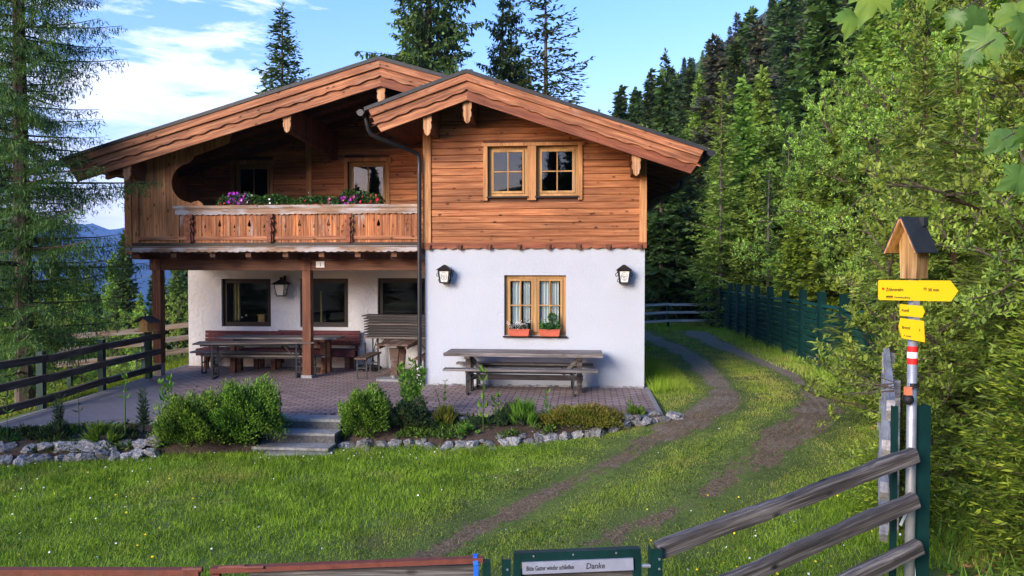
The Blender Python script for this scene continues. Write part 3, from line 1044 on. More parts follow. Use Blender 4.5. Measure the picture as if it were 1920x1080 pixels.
# --- windows
def window(u0, u1, w0, w1, v, mat, cas=1, fw=0.055, sw=0.045, grid=(2, 2), sill=True, glassy=True, low=False):
    """frame in an opening; v is the wall face, the frame sits a little behind it"""
    vf = v + 0.075
    m_ = MB()
    m_.prism([(u0, w0), (u1, w0), (u1, w1), (u0, w1)], vf, vf + 0.07, [[(u0 + fw, w0 + fw), (u1 - fw, w0 + fw), (u1 - fw, w1 - fw), (u0 + fw, w1 - fw)]])
    win = m_.build('window', mat, house)
    iu0, iu1, iw0, iw1 = u0 + fw, u1 - fw, w0 + fw, w1 - fw
    if cas == 2:
        mu = (iu0 + iu1) / 2
        m_ = MB()
        m_.box(mu - 0.03, mu + 0.03, vf - 0.028, vf + 0.06, iw0, iw1)
        m_.build('mullion', mat, win)
        cs = [(iu0, mu - 0.03), (mu + 0.03, iu1)]
    else:
        cs = [(iu0, iu1)]
    for a_, b_ in cs:
        g_ = 0.004
        m_ = MB()
        m_.prism([(a_ + g_, iw0 + g_), (b_ - g_, iw0 + g_), (b_ - g_, iw1 - g_), (a_ + g_, iw1 - g_)], vf - 0.018, vf + 0.035,
                 [[(a_ + sw, iw0 + sw), (b_ - sw, iw0 + sw), (b_ - sw, iw1 - sw), (a_ + sw, iw1 - sw)]])
        sh = m_.build('sash', mat, win)
        m_ = MB()
        m_.box(a_ + sw - .005, b_ - sw + .005, vf + 0.006, vf + 0.012, iw0 + sw - .005, iw1 - sw + .005)
        m_.build('pane', M['glass'], win)
        if grid:
            m_ = MB()
            for k in range(1, grid[0]):
                uu = a_ + sw + (b_ - a_ - 2 * sw) * k / grid[0]
                m_.box(uu - 0.011, uu + 0.011, vf - 0.008, vf + 0.004, iw0 + sw, iw1 - sw)
            for k in range(1, grid[1]):
                ww = iw0 + sw + (iw1 - iw0 - 2 * sw) * k / grid[1]
                m_.box(a_ + sw, b_ - sw, vf - 0.010, vf + 0.003, ww - 0.011, ww + 0.011)
            m_.build('glazing_bar', mat, win)
    if sill:
        m_ = MB()
        m_.box(u0 - 0.02, u1 + 0.02, v - 0.055, vf, w0 - 0.035, w0 - 0.004)
        m_.build('sill', M['darkframe'], win)
    return win


def trim(u0, u1, w0, w1, v, mids=(), top=True, bottom=False, ears=0.05, wd=0.085):
    """raised surround boards"""
    m_ = MB()
    for a_ in (u0 - wd, *[x_ - wd / 2 for x_ in mids], u1):
        m_.box(a_, a_ + wd, v - 0.045, v + 0.02, w0 - 0.03, w1)
    m_.box(u0 - wd - ears, u1 + wd + ears, v - 0.052, v + 0.02, w1, w1 + 0.085)
    m_.box(u0 - wd - ears, u0 - wd + 0.02, v - 0.056, v - 0.03, w1 - 0.035, w1 + 0.05)
    m_.box(u1 + wd - 0.02, u1 + wd + ears, v - 0.056, v - 0.03, w1 - 0.035, w1 + 0.05)
    return m_.build('window_surround', M['trim'], house)


win_lu = window(*UW[0], -0.01, M['frame'])
win_ru = window(*UW[1], -0.01, M['frame'])
m_ = MB()
for a_, b_ in ((1.12, 1.20), (1.95, 2.11), (2.89, 2.97)):
    m_.box(a_, b_, -0.045, 0.02, 3.49, 4.50)
m_.box(1.085, 3.005, -0.052, 0.02, 4.502, 4.56)
m_.build('window_surround', M['trim'], house)
window(*UB[0], 2.24, M['frame'])
window(*UB[1], 2.24, M['frame'])
trim(UB[0][0], UB[0][1], 3.0, UB[0][3], 2.25, wd=0.075)
trim(UB[1][0], UB[1][1], 3.0, UB[1][3], 2.25, wd=0.075)
win_g = window(*WH, 0.0, M['frame'], cas=2, fw=0.06, sw=0.05)
lows = [window(*h_, 2.25, M['darkframe'], cas=1, fw=0.07, sw=0.03, grid=None, sill=False) for h_ in LW]


def curtain(u0, u1, w0, w1, v, parent, waves=7, lace=True):
    m_ = MB()
    nu, nw = 40, 24
    for j in range(nw + 1):
        for i in range(nu + 1):
            t, s_ = i / nu, j / nw
            edge = 0.018 * abs(math.sin(s_ * PI * 9)) if lace else 0
            uu = u0 + (u1 - u0) * t
            if i == nu: uu -= edge
            if i == 0: uu += edge
            m_.v.append((uu, v + 0.018 * math.sin(t * waves * 2 * PI) + 0.006 * math.sin(s_ * 7), w0 + (w1 - w0) * s_))
    for j in range(nw):
        for i in range(nu):
            a_ = j * (nu + 1) + i
            m_.f.append((a_, a_ + 1, a_ + nu + 2, a_ + nu + 1))
    o = m_.build('curtain', M['lace'], parent, smooth=True)
    md = o.modifiers.new('t', 'SOLIDIFY')
    md.thickness = 0.002
    return o


curtain(1.64, 1.82, 1.10, 2.02, 0.145, win_g, 3)
curtain(1.86, 1.99, 1.18, 2.02, 0.150, win_g, 3)
curtain(2.17, 2.35, 1.16, 2.02, 0.145, win_g, 3)
curtain(2.39, 2.54, 1.10, 2.02, 0.150, win_g, 3)
curtain(2.78, 2.84, 3.63, 4.42, 0.17, win_ru, 2, False)
gm_, T = newmat('ochre_curtain')
co = T.n('ShaderNodeTexCoord').outputs['Object']
finish(T, (0.42, 0.33, 0.14), 0.9)
c_ = curtain(-4.99, -4.83, 1.02, 1.95, 2.44, lows[0], 2, False)
c_.data.materials[0] = gm_
c_ = curtain(-2.95, -2.91, 1.0, 1.7, 2.46, lows[1], 1, False)
c_.data.materials[0] = gm_

# --- roof
m_ = MB()
def slab(m_, ua, ub, f, v0, v1, t0, t1):
    m_.prism([(ua, f(ua) - t1), (ub, f(ub) - t1), (ub, f(ub) - t0), (ua, f(ua) - t0)], v0, v1)


def cover(name, segs, f, v0, v1, mat, t0, t1, parent=None):
    m_ = MB()
    pts = segs
    top = [(u, f(u) - t0) for u in pts]
    bot = [(u, f(u) - t1) for u in reversed(pts)]
    m_.prism(top + bot, v0, v1)
    return m_.build(name, mat, parent)


rf = cover('roof', [-6.90, -0.7, 0.96], mt, -0.66, 10.9, M['roof'], -0.03, 0.035, house)
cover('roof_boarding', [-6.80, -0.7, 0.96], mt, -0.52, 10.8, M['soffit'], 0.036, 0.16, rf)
m_ = MB()      # tile courses on the west slope and ridge cap
for k in range(18):
    u = -6.85 + k * 0.345
    m_.bar((u, -0.60, mt(u) + 0.030), (u, 10.88, mt(u) + 0.030), 0.05, 0.010, up=(-0.27, 0, 1))
m_.bar((-0.7, -0.60, mt(-.7) + 0.015), (-0.7, 10.88, mt(-.7) + 0.015), 0.20, 0.04)
m_.build('tile_courses', M['roof'], rf)
wr = cover('roof', [-0.86, 0.96, 5.09], wt, -1.06, 2.6, M['roof'], -0.03, 0.035, house)
cover('roof_boarding', [-0.80, 0.96, 5.02], wt, -0.92, 2.55, M['soffit'], 0.036, 0.16, wr)
m_ = MB()
pts = [0.97, 5.09]
m_.prism([(u, wt(u) + 0.03) for u in pts] + [(u, wt(u) - 0.035) for u in reversed(pts)], 2.602, 10.9)
m_.bar((0.96, -1.0, wt(.96) + 0.015), (0.96, 2.4, wt(.96) + 0.015), 0.20, 0.04)
for k in range(12):
    u = 1.25 + k * 0.345
    m_.bar((u, -1.0, wt(u) + 0.030), (u, 10.88, wt(u) + 0.030), 0.05, 0.010, up=(0.33, 0, 1))
for k in range(5):
    u = 0.7 - k * 0.345
    m_.bar((u, -1.0, wt(u) + 0.030), (u, 2.58, wt(u) + 0.030), 0.05, 0.010, up=(-0.33, 0, 1))
m_.build('tile_courses', M['roof'], wr)
m_ = MB()
m_.prism([(u, wt(u) - 0.036) for u in (0.97, 5.02)] + [(u, wt(u) - 0.16) for u in (5.02, 0.97)], 2.552, 10.8)
m_.build('roof_boarding', M['soffit'], wr)


def barge(parent, f, ua, ub, v, flip=1, reds=False, name='bargeboard'):
    """three stepped boards along one gable slope from ua (ridge) to ub (eave)"""
    sg = 1 if ub > ua else -1
    sl = (f(ub) - f(ua)) / (ub - ua)
    L = abs(ub - ua)
    # every board is its own mesh, with its grain along the slope
    ang = math.atan(sl)

    def board(t0, t1, vv, th, mat, scal=False, cut=0.0):
        n_ = int(L / 0.045)
        top, bot = [], []
        for i in range(n_ + 1):
            s_ = i / n_
            u = ua + (ub - ua) * s_
            e0 = cut * t0 * sg if i == n_ else 0
            e1 = cut * t1 * sg if i == n_ else 0
            wob_ = 0
            if scal:
                ph = (i % 22) / 22.0
                wob_ = 0.030 * (abs(math.sin(ph * PI)) ** 0.6) + 0.012 * math.sin(ph * 6 * PI)
            top.append((u - e0, f(u) - t0))
            bot.append((u - e1, f(u) - t1 - wob_ + (sl * -e1)))
        poly = top + bot[::-1]
        m_ = MB()
        m_.prism(poly, vv, vv + th)
        # rotate geometry into a local frame whose x runs along the slope
        o = m_.build(name, mat, parent)
        rot = Matrix.Rotation(-ang, 4, 'Y')
        o.data.transform(rot.inverted() @ Matrix.Translation(-Vector((ua, vv, f(ua)))))
        o.matrix_basis = Matrix.Translation(Vector((ua, vv, f(ua)))) @ rot
        return o
    board(0.037, 0.165, v - 0.10, 0.045, M['barge'], cut=0.45)
    board(0.150, 0.300, v - 0.055, 0.040, M['barge'], scal=True, cut=0.45)
    board(0.270, 0.485, v - 0.013, 0.045, M['barge_red'] if reds else M['barge'], cut=0.45)


barge(wr, wt, 0.96, -0.80, -0.94, reds=False)
barge(wr, wt, 0.96, 5.03, -0.94, reds=True)
barge(rf, mt, -0.7, -6.83, -0.54, reds=False)
barge(rf, mt, -0.7, 0.93, -0.54, reds=True)

# rafters seen from beneath
def rafters(parent, f, ua, ub, vs):
    for v in vs:
        m_ = MB()
        for a_, b_ in ((ua, ub),):
            m_.prism([(a_, f(a_) - .29), (b_, f(b_) - .29), (b_, f(b_) - .162), (a_, f(a_) - .162)], v, v + 0.10)
        m_.build('rafter', M['beam'], parent)


rafters(rf, mt, -6.72, -0.72, (-0.25, 0.45, 1.15, 1.85))
rafters(wr, wt, -0.72, 0.94, (-0.62, -0.30))
rafters(wr, wt, 0.98, 4.94, (-0.62, -0.30))
rafters(wr, wt, 4.16, 4.94, (0.4, 1.1, 1.8, 2.5, 3.2, 3.9, 4.6, 5.3, 6.0))

# purlins with carved pale end boards
def purlin(u, wtop, v0, v1, h=0.24, w=0.17, endh=0.44, mat='beam'):
    m_ = MB()
    m_.box(u - w / 2 + 0.01, u + w / 2 - 0.01, v0 + 0.03, v1, wtop - h, wtop)
    # corbel swelling towards the wall
    m_.prism([(v0 + 0.05, wtop - h), (v1, wtop - h), (v1, wtop - h - 0.20), (v1 - 0.35, wtop - h - 0.17), (v0 + 0.28, wtop - h - 0.06)], u - 0.055, u + 0.055, ax='x')
    p = m_.build('purlin', M[mat], house)
    hw_ = 0.078
    prof = [(-hw_, 0), (hw_, 0), (hw_, -endh * .50), (hw_ * .80, -endh * .56), (hw_ * .95, -endh * .62), (hw_ * .95, -endh * .76), (hw_ * .72, -endh * .80), (hw_ * .66, -endh * .90),
            (hw_ * .32, -endh * .97), (0, -endh), (-hw_ * .32, -endh * .97), (-hw_ * .66, -endh * .90), (-hw_ * .72, -endh * .80), (-hw_ * .95, -endh * .76), (-hw_ * .95, -endh * .62), (-hw_ * .80, -endh * .56), (-hw_, -endh * .50)]
    m_ = MB()
    m_.prism([(u + a_, wtop + b_) for a_, b_ in prof], v0 - 0.005, v0 + 0.028)
    m_.build('end_board', M['purlin'], p)


purlin(0.23, wt(.23) - .30, -0.86, 0.0, endh=0.53)
purlin(0.945, wt(.94) - .34, -0.86, 0.0, endh=0.53)
purlin(3.90, wt(3.9) - .30, -0.86, 0.0, endh=0.52)
purlin(-0.71, mt(-.71) - .34, -0.48, 2.25, endh=0.46)
purlin(-2.50, mt(-2.5) - .30, -0.48, 2.25, h=0.40, endh=0.48, mat='post')
purlin(-5.66, mt(-5.66) - .32, -0.48, 0.3, endh=0.42)

# gutters
def gutter(parent, u, w, v0, v1, side=1, r_=0.075):
    m_ = MB()
    n_ = 8
    for v in (v0, v1):
        for k in range(n_ + 1):
            t = PI + PI * k / n_
            m_.v.append((u + r_ * math.cos(t), v, w + r_ * math.sin(t)))
        for k in range(n_ + 1):
            t = PI + PI * k / n_
            m_.v.append((u + (r_ - .008) * math.cos(t), v, w + (r_ - .008) * math.sin(t)))
    q = 2 * (n_ + 1)
    for k in range(n_):
        m_.f.append((k, k + 1, q + k + 1, q + k))
        m_.f.append((n_ + 1 + k, q + n_ + 1 + k, q + n_ + 2 + k, n_ + 2 + k))
        m_.f.append((k, n_ + 1 + k, n_ + 2 + k, k + 1))
        m_.f.append((q + k, q + k + 1, q + n_ + 2 + k, q + n_ + 1 + k))
    m_.tube([(u, v0 - 0.004, w - .03), (u, v0 + 0.004, w - .03)], 0.06, 12)
    return m_.build('gutter', M['gutter'], parent)


gutter(wr, 5.14, wt(5.09) - 0.03, -1.04, 10.8)
gutter(wr, -0.93, wt(-0.86) - 0.03, -1.04, 2.2)
gutter(rf, -6.97, mt(-6.9) - 0.03, -0.64, 10.8)
# downpipes
def smooth_path(pts, n=8):
    P3 = [Vector(p) for p in pts]
    P_ = [P3[0]] + P3 + [P3[-1]]
    out = []
    for i in range(1, len(P_) - 2):
        p0, p1, p2, p3 = P_[i - 1], P_[i], P_[i + 1], P_[i + 2]
        for k in range(n):
            t = k / n
            out.append(0.5 * ((2 * p1) + (p2 - p0) * t + (2 * p0 - 5 * p1 + 4 * p2 - p3) * t * t + (-p0 + 3 * p1 - 3 * p2 + p3) * t ** 3))
    out.append(P3[-1])
    return out


m_ = MB()
m_.tube(smooth_path([(-0.90, -0.80, 4.98), (-0.88, -0.78, 4.80), (-0.84, -0.72, 4.66), (-0.70, -0.62, 4.58), (-0.30, -0.30, 4.44), (-0.14, -0.15, 4.38), (-0.085, -0.11, 4.26), (-0.085, -0.11, 4.0)]) , 0.041, 12)
m_.tube([(-0.085, -0.11, 4.0), (-0.085, -0.11, 0.36)], 0.041, 12)
for w_ in (3.5, 2.2, 1.0):
    m_.tube([(-0.085, -0.11, w_ - .02), (-0.085, -0.11, w_ + .02)], 0.048, 12)
dp = m_.build('downpipe', M['gutter'], house, smooth=False)
m_ = MB()
m_.tube([(-0.085, -0.11, 0.0), (-0.085, -0.11, 0.35)], 0.055, 12)
m_.tube([(-0.085, -0.11, 0.33), (-0.085, -0.11, 0.37)], 0.064, 12)
m_.build('pipe_socket', M['white_pvc'], dp)
m_ = MB()
m_.tube(smooth_path([(5.12, 2.6, wt(5.09) - .08), (5.05, 2.6, wt(5.09) - .28), (4.5, 2.6, 3.75), (4.22, 2.6, 3.55), (4.20, 2.6, 3.2), (4.20, 2.6, 0.3)]), 0.045, 10)
m_.build('downpipe', M['gutter'], house)

# --- balcony
m_ = MB()
m_.box(-5.95, -0.06, 0.10, 2.25, 2.53, 2.60)
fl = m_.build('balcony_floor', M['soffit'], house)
for u in (-5.05, -4.25, -3.52, -2.77, -2.05, -1.33, -0.62):
    m_ = MB()
    m_.prism([(0.06, 2.53), (2.25, 2.53), (2.25, 2.40), (0.16, 2.40), (0.06, 2.44)], u - 0.055, u + 0.055, ax='x')
    m_.build('joist', M['beam'], house)
# scalloped edge board under the balustrade
def scallop(u0, u1, wtop, wbot, amp, step, v0, v1, name, mat, par):
    n_ = int((u1 - u0) / 0.03)
    poly = [(u1, wtop), (u0, wtop)]
    for i in range(n_ + 1):
        u = u0 + (u1 - u0) * i / n_
        poly.append((u, wbot - amp * abs(math.sin(u / step * PI)) - amp * .25 * math.sin(u * 13)))
    m_ = MB()
    m_.prism(poly, v0, v1)
    return m_.build(name, mat, par)


M['weather_edge'] = wood('silvered_edge_board', (0.10, 0.055, 0.035), (0.26, 0.16, 0.10), (0.42, 0.30, 0.21), 'x', None, knots=0.2, grey=0.50, grey_col=(0.40, 0.39, 0.40))
scallop(-6.02, -0.10, 2.625, 2.555, 0.022, 0.14, -0.035, -0.008, 'edge_board', M['weather_edge'], house)
m_ = MB()
m_.box(-6.0, -0.10, -0.008, 0.10, 2.626, 2.72)
m_.build('dark_gap_strip', M['darkframe'], house)  # dark strip stands in for the shade in the gap under the balustrade
m_ = MB()
m_.box(-6.0, -0.12, -0.022, -0.006, 2.64, 2.652)
m_.build('floor_batten', M['weather_edge'], house)

# balustrade: boards with cut-out drops, carved uprights, rails
def drop(cu, cw, s_):
    """drop-shaped opening"""
    pts = []
    for k in range(14):
        t = 2 * PI * k / 14
        r0 = 0.016 * s_
        x_ = r0 * math.sin(t) * (1.0)
        z_ = -r0 * math.cos(t)
        if z_ > 0:
            x_ *= 1 - z_ / r0 * 0.75
            z_ *= 3.2
        pts.append((cu + x_, cw + z_))
    return pts


bal = None
secs = [(-4.92, -4.72), (-4.60, -3.10), (-2.97, -1.53), (-1.41, -0.12)]
m_ = MB()
for a_, b_ in secs:
    n_ = max(1, round((b_ - a_) / 0.145))
    p_ = (b_ - a_) / n_
    for k in range(n_):
        x0, x1 = a_ + k * p_ + 0.003, a_ + (k + 1) * p_ - 0.003
        c0 = (x0 + x1) / 2
        hs = []
        if n_ > 3:
            ph = k % 4
            if ph == 1:
                hs = [drop(c0, 3.02, 1.15), drop(c0, 2.935, 0.55)]
            elif ph == 3:
                hs = [drop(c0, 3.06, 2.1), drop(c0, 2.945, 0.6)]
        m_.prism([(x0, 2.72), (x1, 2.72), (x1, 3.27), (x0, 3.27)], 0.02, 0.045, hs)
bal = m_.build('balustrade', M['balustrade'], house)
m_ = MB()
m_.box(-4.92, -0.10, -0.005, 0.02, 2.775, 2.845)
m_.build('lower_rail', M['barge'], bal)
m_ = MB()      # three-part handrail
m_.box(-5.00, -0.10, -0.035, 0.13, 3.385, 3.44)
m_.build('handrail', M['weather_edge'], bal)
scallop(-4.97, -0.10, 3.383, 3.275, 0.018, 0.11, -0.02, 0.0, 'rail_fascia', M['weather_edge'], bal)
m_ = MB()
m_.box(-4.93, -0.12, 0.002, 0.07, 3.272, 3.383)
m_.build('rail_core', M['barge'], bal)
up = [(0.05, 3.27), (0.055, 3.21), (0.035, 3.18), (0.075, 3.14), (0.075, 3.11), (0.04, 3.08), (0.05, 3.03), (0.075, 2.98), (0.078, 2.95), (0.045, 2.92), (0.045, 2.89), (0.062, 2.86), (0.062, 2.73)]
for u in (-4.66, -3.035, -1.47):
    m_ = MB()
    m_.prism([(u + a_, b_) for a_, b_ in up] + [(u - a_, b_) for a_, b_ in reversed(up)], -0.045, 0.02)
    m_.prism([(u + a_ * .55, b_ - .01) for a_, b_ in up[1:]] + [(u - a_ * .55, b_ - .01) for a_, b_ in reversed(up[1:])], -0.075, -0.045)
    m_.build('carved_upright', M['barge_red'], bal)

# boarded side bay with the round cut-out
top_l = mt(-5.98) - .18
arc = []
cu, cw, rr = -4.72, 3.90, 0.355
for k in range(15):
    t = R(262) - R(165) * k / 14
    arc.append((cu + rr * math.cos(t), cw + rr * math.sin(t) * 1.05))
enc = [(-5.74, 2.72), (-4.93, 2.72), (-4.93, 3.28), (-4.42, 3.28), (-4.42, 3.44), (-4.45, 3.50), (-4.53, 3.545), (-4.62, 3.53), (-4.68, 3.50)] + arc + \
      [(-4.70, 4.30), (-4.64, 4.36), (-4.62, 4.42), (-4.45, 4.47), (-4.2, 4.56), (-3.9, 4.66), (-3.85, mt(-3.85) - .30), (-5.74, mt(-5.74) - .30)]
m_ = MB()
m_.prism(enc, 0.05, 0.085)
m_.build('boarded_bay', M['board_v'], house)
m_ = MB()
m_.prism([(0.05, 2.62), (2.25, 2.62), (2.25, mt(-6) - .18), (0.05, mt(-6) - .18)], -5.99, -5.955, ax='x')
m_.prism([(-4.93, 2.73), (-4.90, 2.73), (-4.90, 3.27), (-4.93, 3.27)], -0.01, 0.09)
m_.build('side_boarding', M['board_v'], house)
m_ = MB()
m_.box(-6.02, -5.88, -0.01, 0.13, 2.50, mt(-5.95) - .32)
m_.box(-5.87, -5.745, 0.005, 0.11, 2.64, mt(-5.8) - .32)
m_.build('corner_post', M['board_v'], house)
m_ = MB()
m_.box(-5.74, -4.93, 0.0, 0.045, 2.775, 2.85)
m_.build('lower_rail', M['barge'], house)

# beam, posts, braces
m_ = MB()
m_.box(-5.90, -0.02, 0.62, 0.80, 2.18, 2.395)
m_.build('beam', M['beam'], house)
m_ = MB()
m_.box(-5.95, -5.78, 0.08, 2.25, 2.40, 2.525)
m_.build('beam', M['beam'], house)
for u, gp in ((-5.76, True), (-2.575, False)):
    m_ = MB()
    m_.box(u - 0.085, u + 0.085, 0.625, 0.795, 0.26 if gp else 0.06, 2.18)
    m_.box(u - 0.105, u + 0.105, 0.60, 0.615, 2.18, 2.45)
    p = m_.build('support_post', M['post'], house)
    m_ = MB()
    if gp:
        m_.box(u - 0.075, u + 0.075, 0.635, 0.785, -0.02, 0.26)
    else:
        m_.box(u - 0.11, u + 0.11, 0.60, 0.82, -0.02, 0.06)
    m_.build('post_foot', M['concrete'], p)
# house number
m_ = MB()
m_.box(-2.36, -2.19, 0.605, 0.618, 2.235, 2.36)
hn = m_.build('house_number', M['white'], house)
text_mesh('1', 0.10, M['black'], hn, (-2.295, 0.603, 2.262), name='digit')

# ================================================================== LANTERNS
def scroll(m_, cx, cz, r_, y, sgn, a0, a1, th=0.006, x0=0.0):
    pts = []
    for k in range(15):
        t = k / 14
        a = R(a0 + (a1 - a0) * t)
        rr_ = r_ * (1 - 0.72 * t)
        pts.append((cx + sgn * rr_ * math.cos(a), y, cz + rr_ * math.sin(a)))
    m_.tube(pts, th, 5)


def beer_lantern(u, label):
    t = thing('wall_lantern', label, 'lantern', hw(u, 0.0, 1.94), -TH, 'lit-sign lanterns on the white wall')
    # body: a tapered box
    def ring(z, hx, y0, y1):
        return [(-hx, y0, z), (hx, y0, z), (hx, y1, z), (-hx, y1, z)]
    m_ = MB()
    m_.add(ring(0.025, 0.072, -0.20, -0.035) + ring(0.235, 0.100, -0.225, -0.01), [(0, 3, 2, 1), (4, 5, 6, 7), (0, 1, 5, 4), (1, 2, 6, 5), (2, 3, 7, 6), (3, 0, 4, 7)])
    b = m_.build('lamp_body', M['lampglass'], t)
    m_ = MB()
    for (xa, ya, xb, yb) in ((-0.075, -0.203, -0.104, -0.228), (0.075, -0.203, 0.104, -0.228), (-0.075, -0.032, -0.104, -0.007), (0.075, -0.032, 0.104, -0.007)):
        m_.bar((xa, ya, 0.02), (xb, yb, 0.24), 0.022, 0.022, up=(0, 1, 0))
    m_.box(-0.088, 0.088, -0.215, -0.02, 0.0, 0.026)
    m_.box(-0.115, 0.115, -0.24, 0.0, 0.226, 0.246)
    m_.build('lamp_frame', M['iron'], t)
    m_ = MB()
    e = 0.145
    m_.add([(-e, -0.27, 0.247), (e, -0.27, 0.247), (e, 0.0, 0.247), (-e, 0.0, 0.247), (-0.02, -0.14, 0.345), (0.02, -0.14, 0.345), (0.02, -0.10, 0.345), (-0.02, -0.10, 0.345)],
           [(0, 3, 2, 1), (0, 1, 5, 4), (1, 2, 6, 5), (2, 3, 7, 6), (3, 0, 4, 7), (4, 5, 6, 7)])
    m_.build('lamp_roof', M['iron'], t)
    m_ = MB()
    for s_ in (-1, 1):
        scroll(m_, s_ * 0.118, 0.165, 0.042, -0.12, s_, -80, 330, 0.007)
        scroll(m_, s_ * 0.098, 0.050, 0.030, -0.12, s_, 100, -260, 0.006)
        scroll(m_, s_ * 0.120, 0.215, 0.022, -0.12, s_, 60, 400, 0.005)
    m_.build('scrollwork', M['iron'], t)
    # badge: oval ring and lettering, lying on the sloping glass
    tl = math.atan(0.025 / 0.21)
    m_ = MB()
    for k in range(28):
        a, c_ = 2 * PI * k / 28, 2 * PI * (k + 1) / 28
        m_.bar((0.052 * math.cos(a), 0, 0.075 * math.sin(a)), (0.052 * math.cos(c_), 0, 0.075 * math.sin(c_)), 0.0035, 0.0045, up=(math.cos(a), 0, math.sin(a)))
    o = m_.build('badge_ring', M['black'], b)
    o.location = (0, -0.2165, 0.13)
    o.rotation_euler = (tl, 0, 0)
    for s_, sz, z_, mt_ in (('Zillertal', 0.026, 0.128, 'greenink'), ('Bier', 0.026, 0.103, 'greenink')):
        text_mesh(s_, sz, M[mt_], b, (0, -0.2145 - (z_ - .12) * .12 - 0.0015, z_), rot=(PI / 2 + tl, 0, 0), align='CENTER')
    m_ = MB()
    m_.bar((-.018, -.2115, .082), (.018, -.2115, .082), .003, .009)
    m_.bar((-.016, -.2205, .163), (-.006, -.2215, .172), .003, .006)
    m_.bar((.016, -.2205, .163), (.006, -.2215, .172), .003, .006)
    m_.build('badge_marks', M['black'], b)
    return t


beer_lantern(0.40, 'black lantern with green-lettered badge on the white wall, between drainpipe and window')
beer_lantern(3.735, 'black lantern with green-lettered badge at the right corner of the white wall')

t = thing('wall_lantern', 'open wrought-iron lantern with pitched cap on a bracket between the dark windows under the balcony', 'lantern', hw(-3.69, 2.25, 1.60), -TH)
m_ = MB()
def ring(z, hx, c_):
    return [(-hx, c_ - hx, z), (hx, c_ - hx, z), (hx, c_ + hx, z), (-hx, c_ + hx, z)]
BX = [(0, 3, 2, 1), (4, 5, 6, 7), (0, 1, 5, 4), (1, 2, 6, 5), (2, 3, 7, 6), (3, 0, 4, 7)]
cy_ = -0.20
m_.add(ring(0.03, 0.072, cy_) + ring(0.26, 0.112, cy_), BX)
m_.build('lamp_glass', M['lampglass'], t)
m_ = MB()
for sx in (-1, 1):
    for sy in (-1, 1):
        m_.bar((sx * 0.075, cy_ + sy * 0.075, 0.01), (sx * 0.118, cy_ + sy * 0.118, 0.265), 0.013, 0.013, up=(0, 1, 0))
m_.box(-0.085, 0.085, cy_ - .085, cy_ + .085, 0.0, 0.022)
m_.box(-0.12, 0.12, cy_ - .12, cy_ + .12, 0.26, 0.275)
m_.bar((0, cy_, 0.40), (0, 0, 0.40), 0.02, 0.03)
m_.box(-0.03, 0.03, -0.02, 0.0, 0.30, 0.46)
for s_ in (-1, 1):
    scroll(m_, s_ * 0.125, 0.07, 0.045, cy_, s_, -200, 180, 0.005)
    scroll(m_, s_ * 0.115, 0.15, 0.025, cy_, s_, 100, 420, 0.005)
m_.build('lamp_frame', M['iron'], t)
m_ = MB()
e = 0.175
m_.add([(-e, cy_ - e, 0.272), (e, cy_ - e, 0.272), (e, cy_ + e, 0.272), (-e, cy_ + e, 0.272), (-.03, cy_ - .03, 0.375), (.03, cy_ - .03, 0.375), (.03, cy_ + .03, 0.375), (-.03, cy_ + .03, 0.375)], BX)
m_.box(-.025, .025, cy_ - .025, cy_ + .025, 0.37, 0.43)
m_.build('lamp_roof', M['iron'], t)

# ================================================================== FURNITURE
def slats(L, Wd, z, th, n, gap=0.008, mat='tabletop', name='tabletop', par=None):
    m_ = MB()
    p_ = Wd / n
    for k in range(n):
        y0 = -Wd / 2 + k * p_ + gap / 2
        e = random.uniform(-.008, .008)
        m_.box(-L / 2 + e, L / 2 + e, y0, y0 + p_ - gap, z - th, z)
    return m_.build(name, M[mat], par)


def hthing(name, label, cat, u, v, rot=0.0, group=None, w=0.0):
    return thing(name, label, cat, hw(u, v, w), -TH + R(rot), group)


# weathered picnic table with its two benches before the white wall
t = hthing('picnic_table', 'grey weathered plank table standing in front of the white wall under the curtained window', 'table', 1.93, -0.50)
m_ = MB()
for k in range(4):
    m_.box(-1.41 + .01 * (k % 2), 1.40, -0.34 + k * 0.172, -0.34 + k * 0.172 + 0.162, 0.665, 0.712)
m_.box(-1.42, 1.41, -0.362, -0.342, 0.652, 0.714)
m_.build('tabletop', M['weather'], t)
for sx in (-1, 1):
    x_ = sx * 1.0
    m_ = MB()
    m_.box(x_ - .045, x_ + .045, -0.20, -0.06, 0.0, 0.62)
    m_.box(x_ - .045, x_ + .045, 0.06, 0.20, 0.0, 0.62)
    m_.box(x_ - .05, x_ + .05, -0.32, 0.32, 0.600, 0.664)
    m_.build('leg', M['darkrail'], t)
    m_ = MB()
    m_.bar((x_ - sx * 0.03, -0.03, 0.60), (x_ - sx * 0.30, -0.03, 0.30), 0.05, 0.06)
    m_.build('brace', M['weather'], t)
m_ = MB()
m_.box(-1.06, 1.06, -0.06, 0.0, 0.20, 0.29)
m_.build('stretcher', M['darkrail'], t)


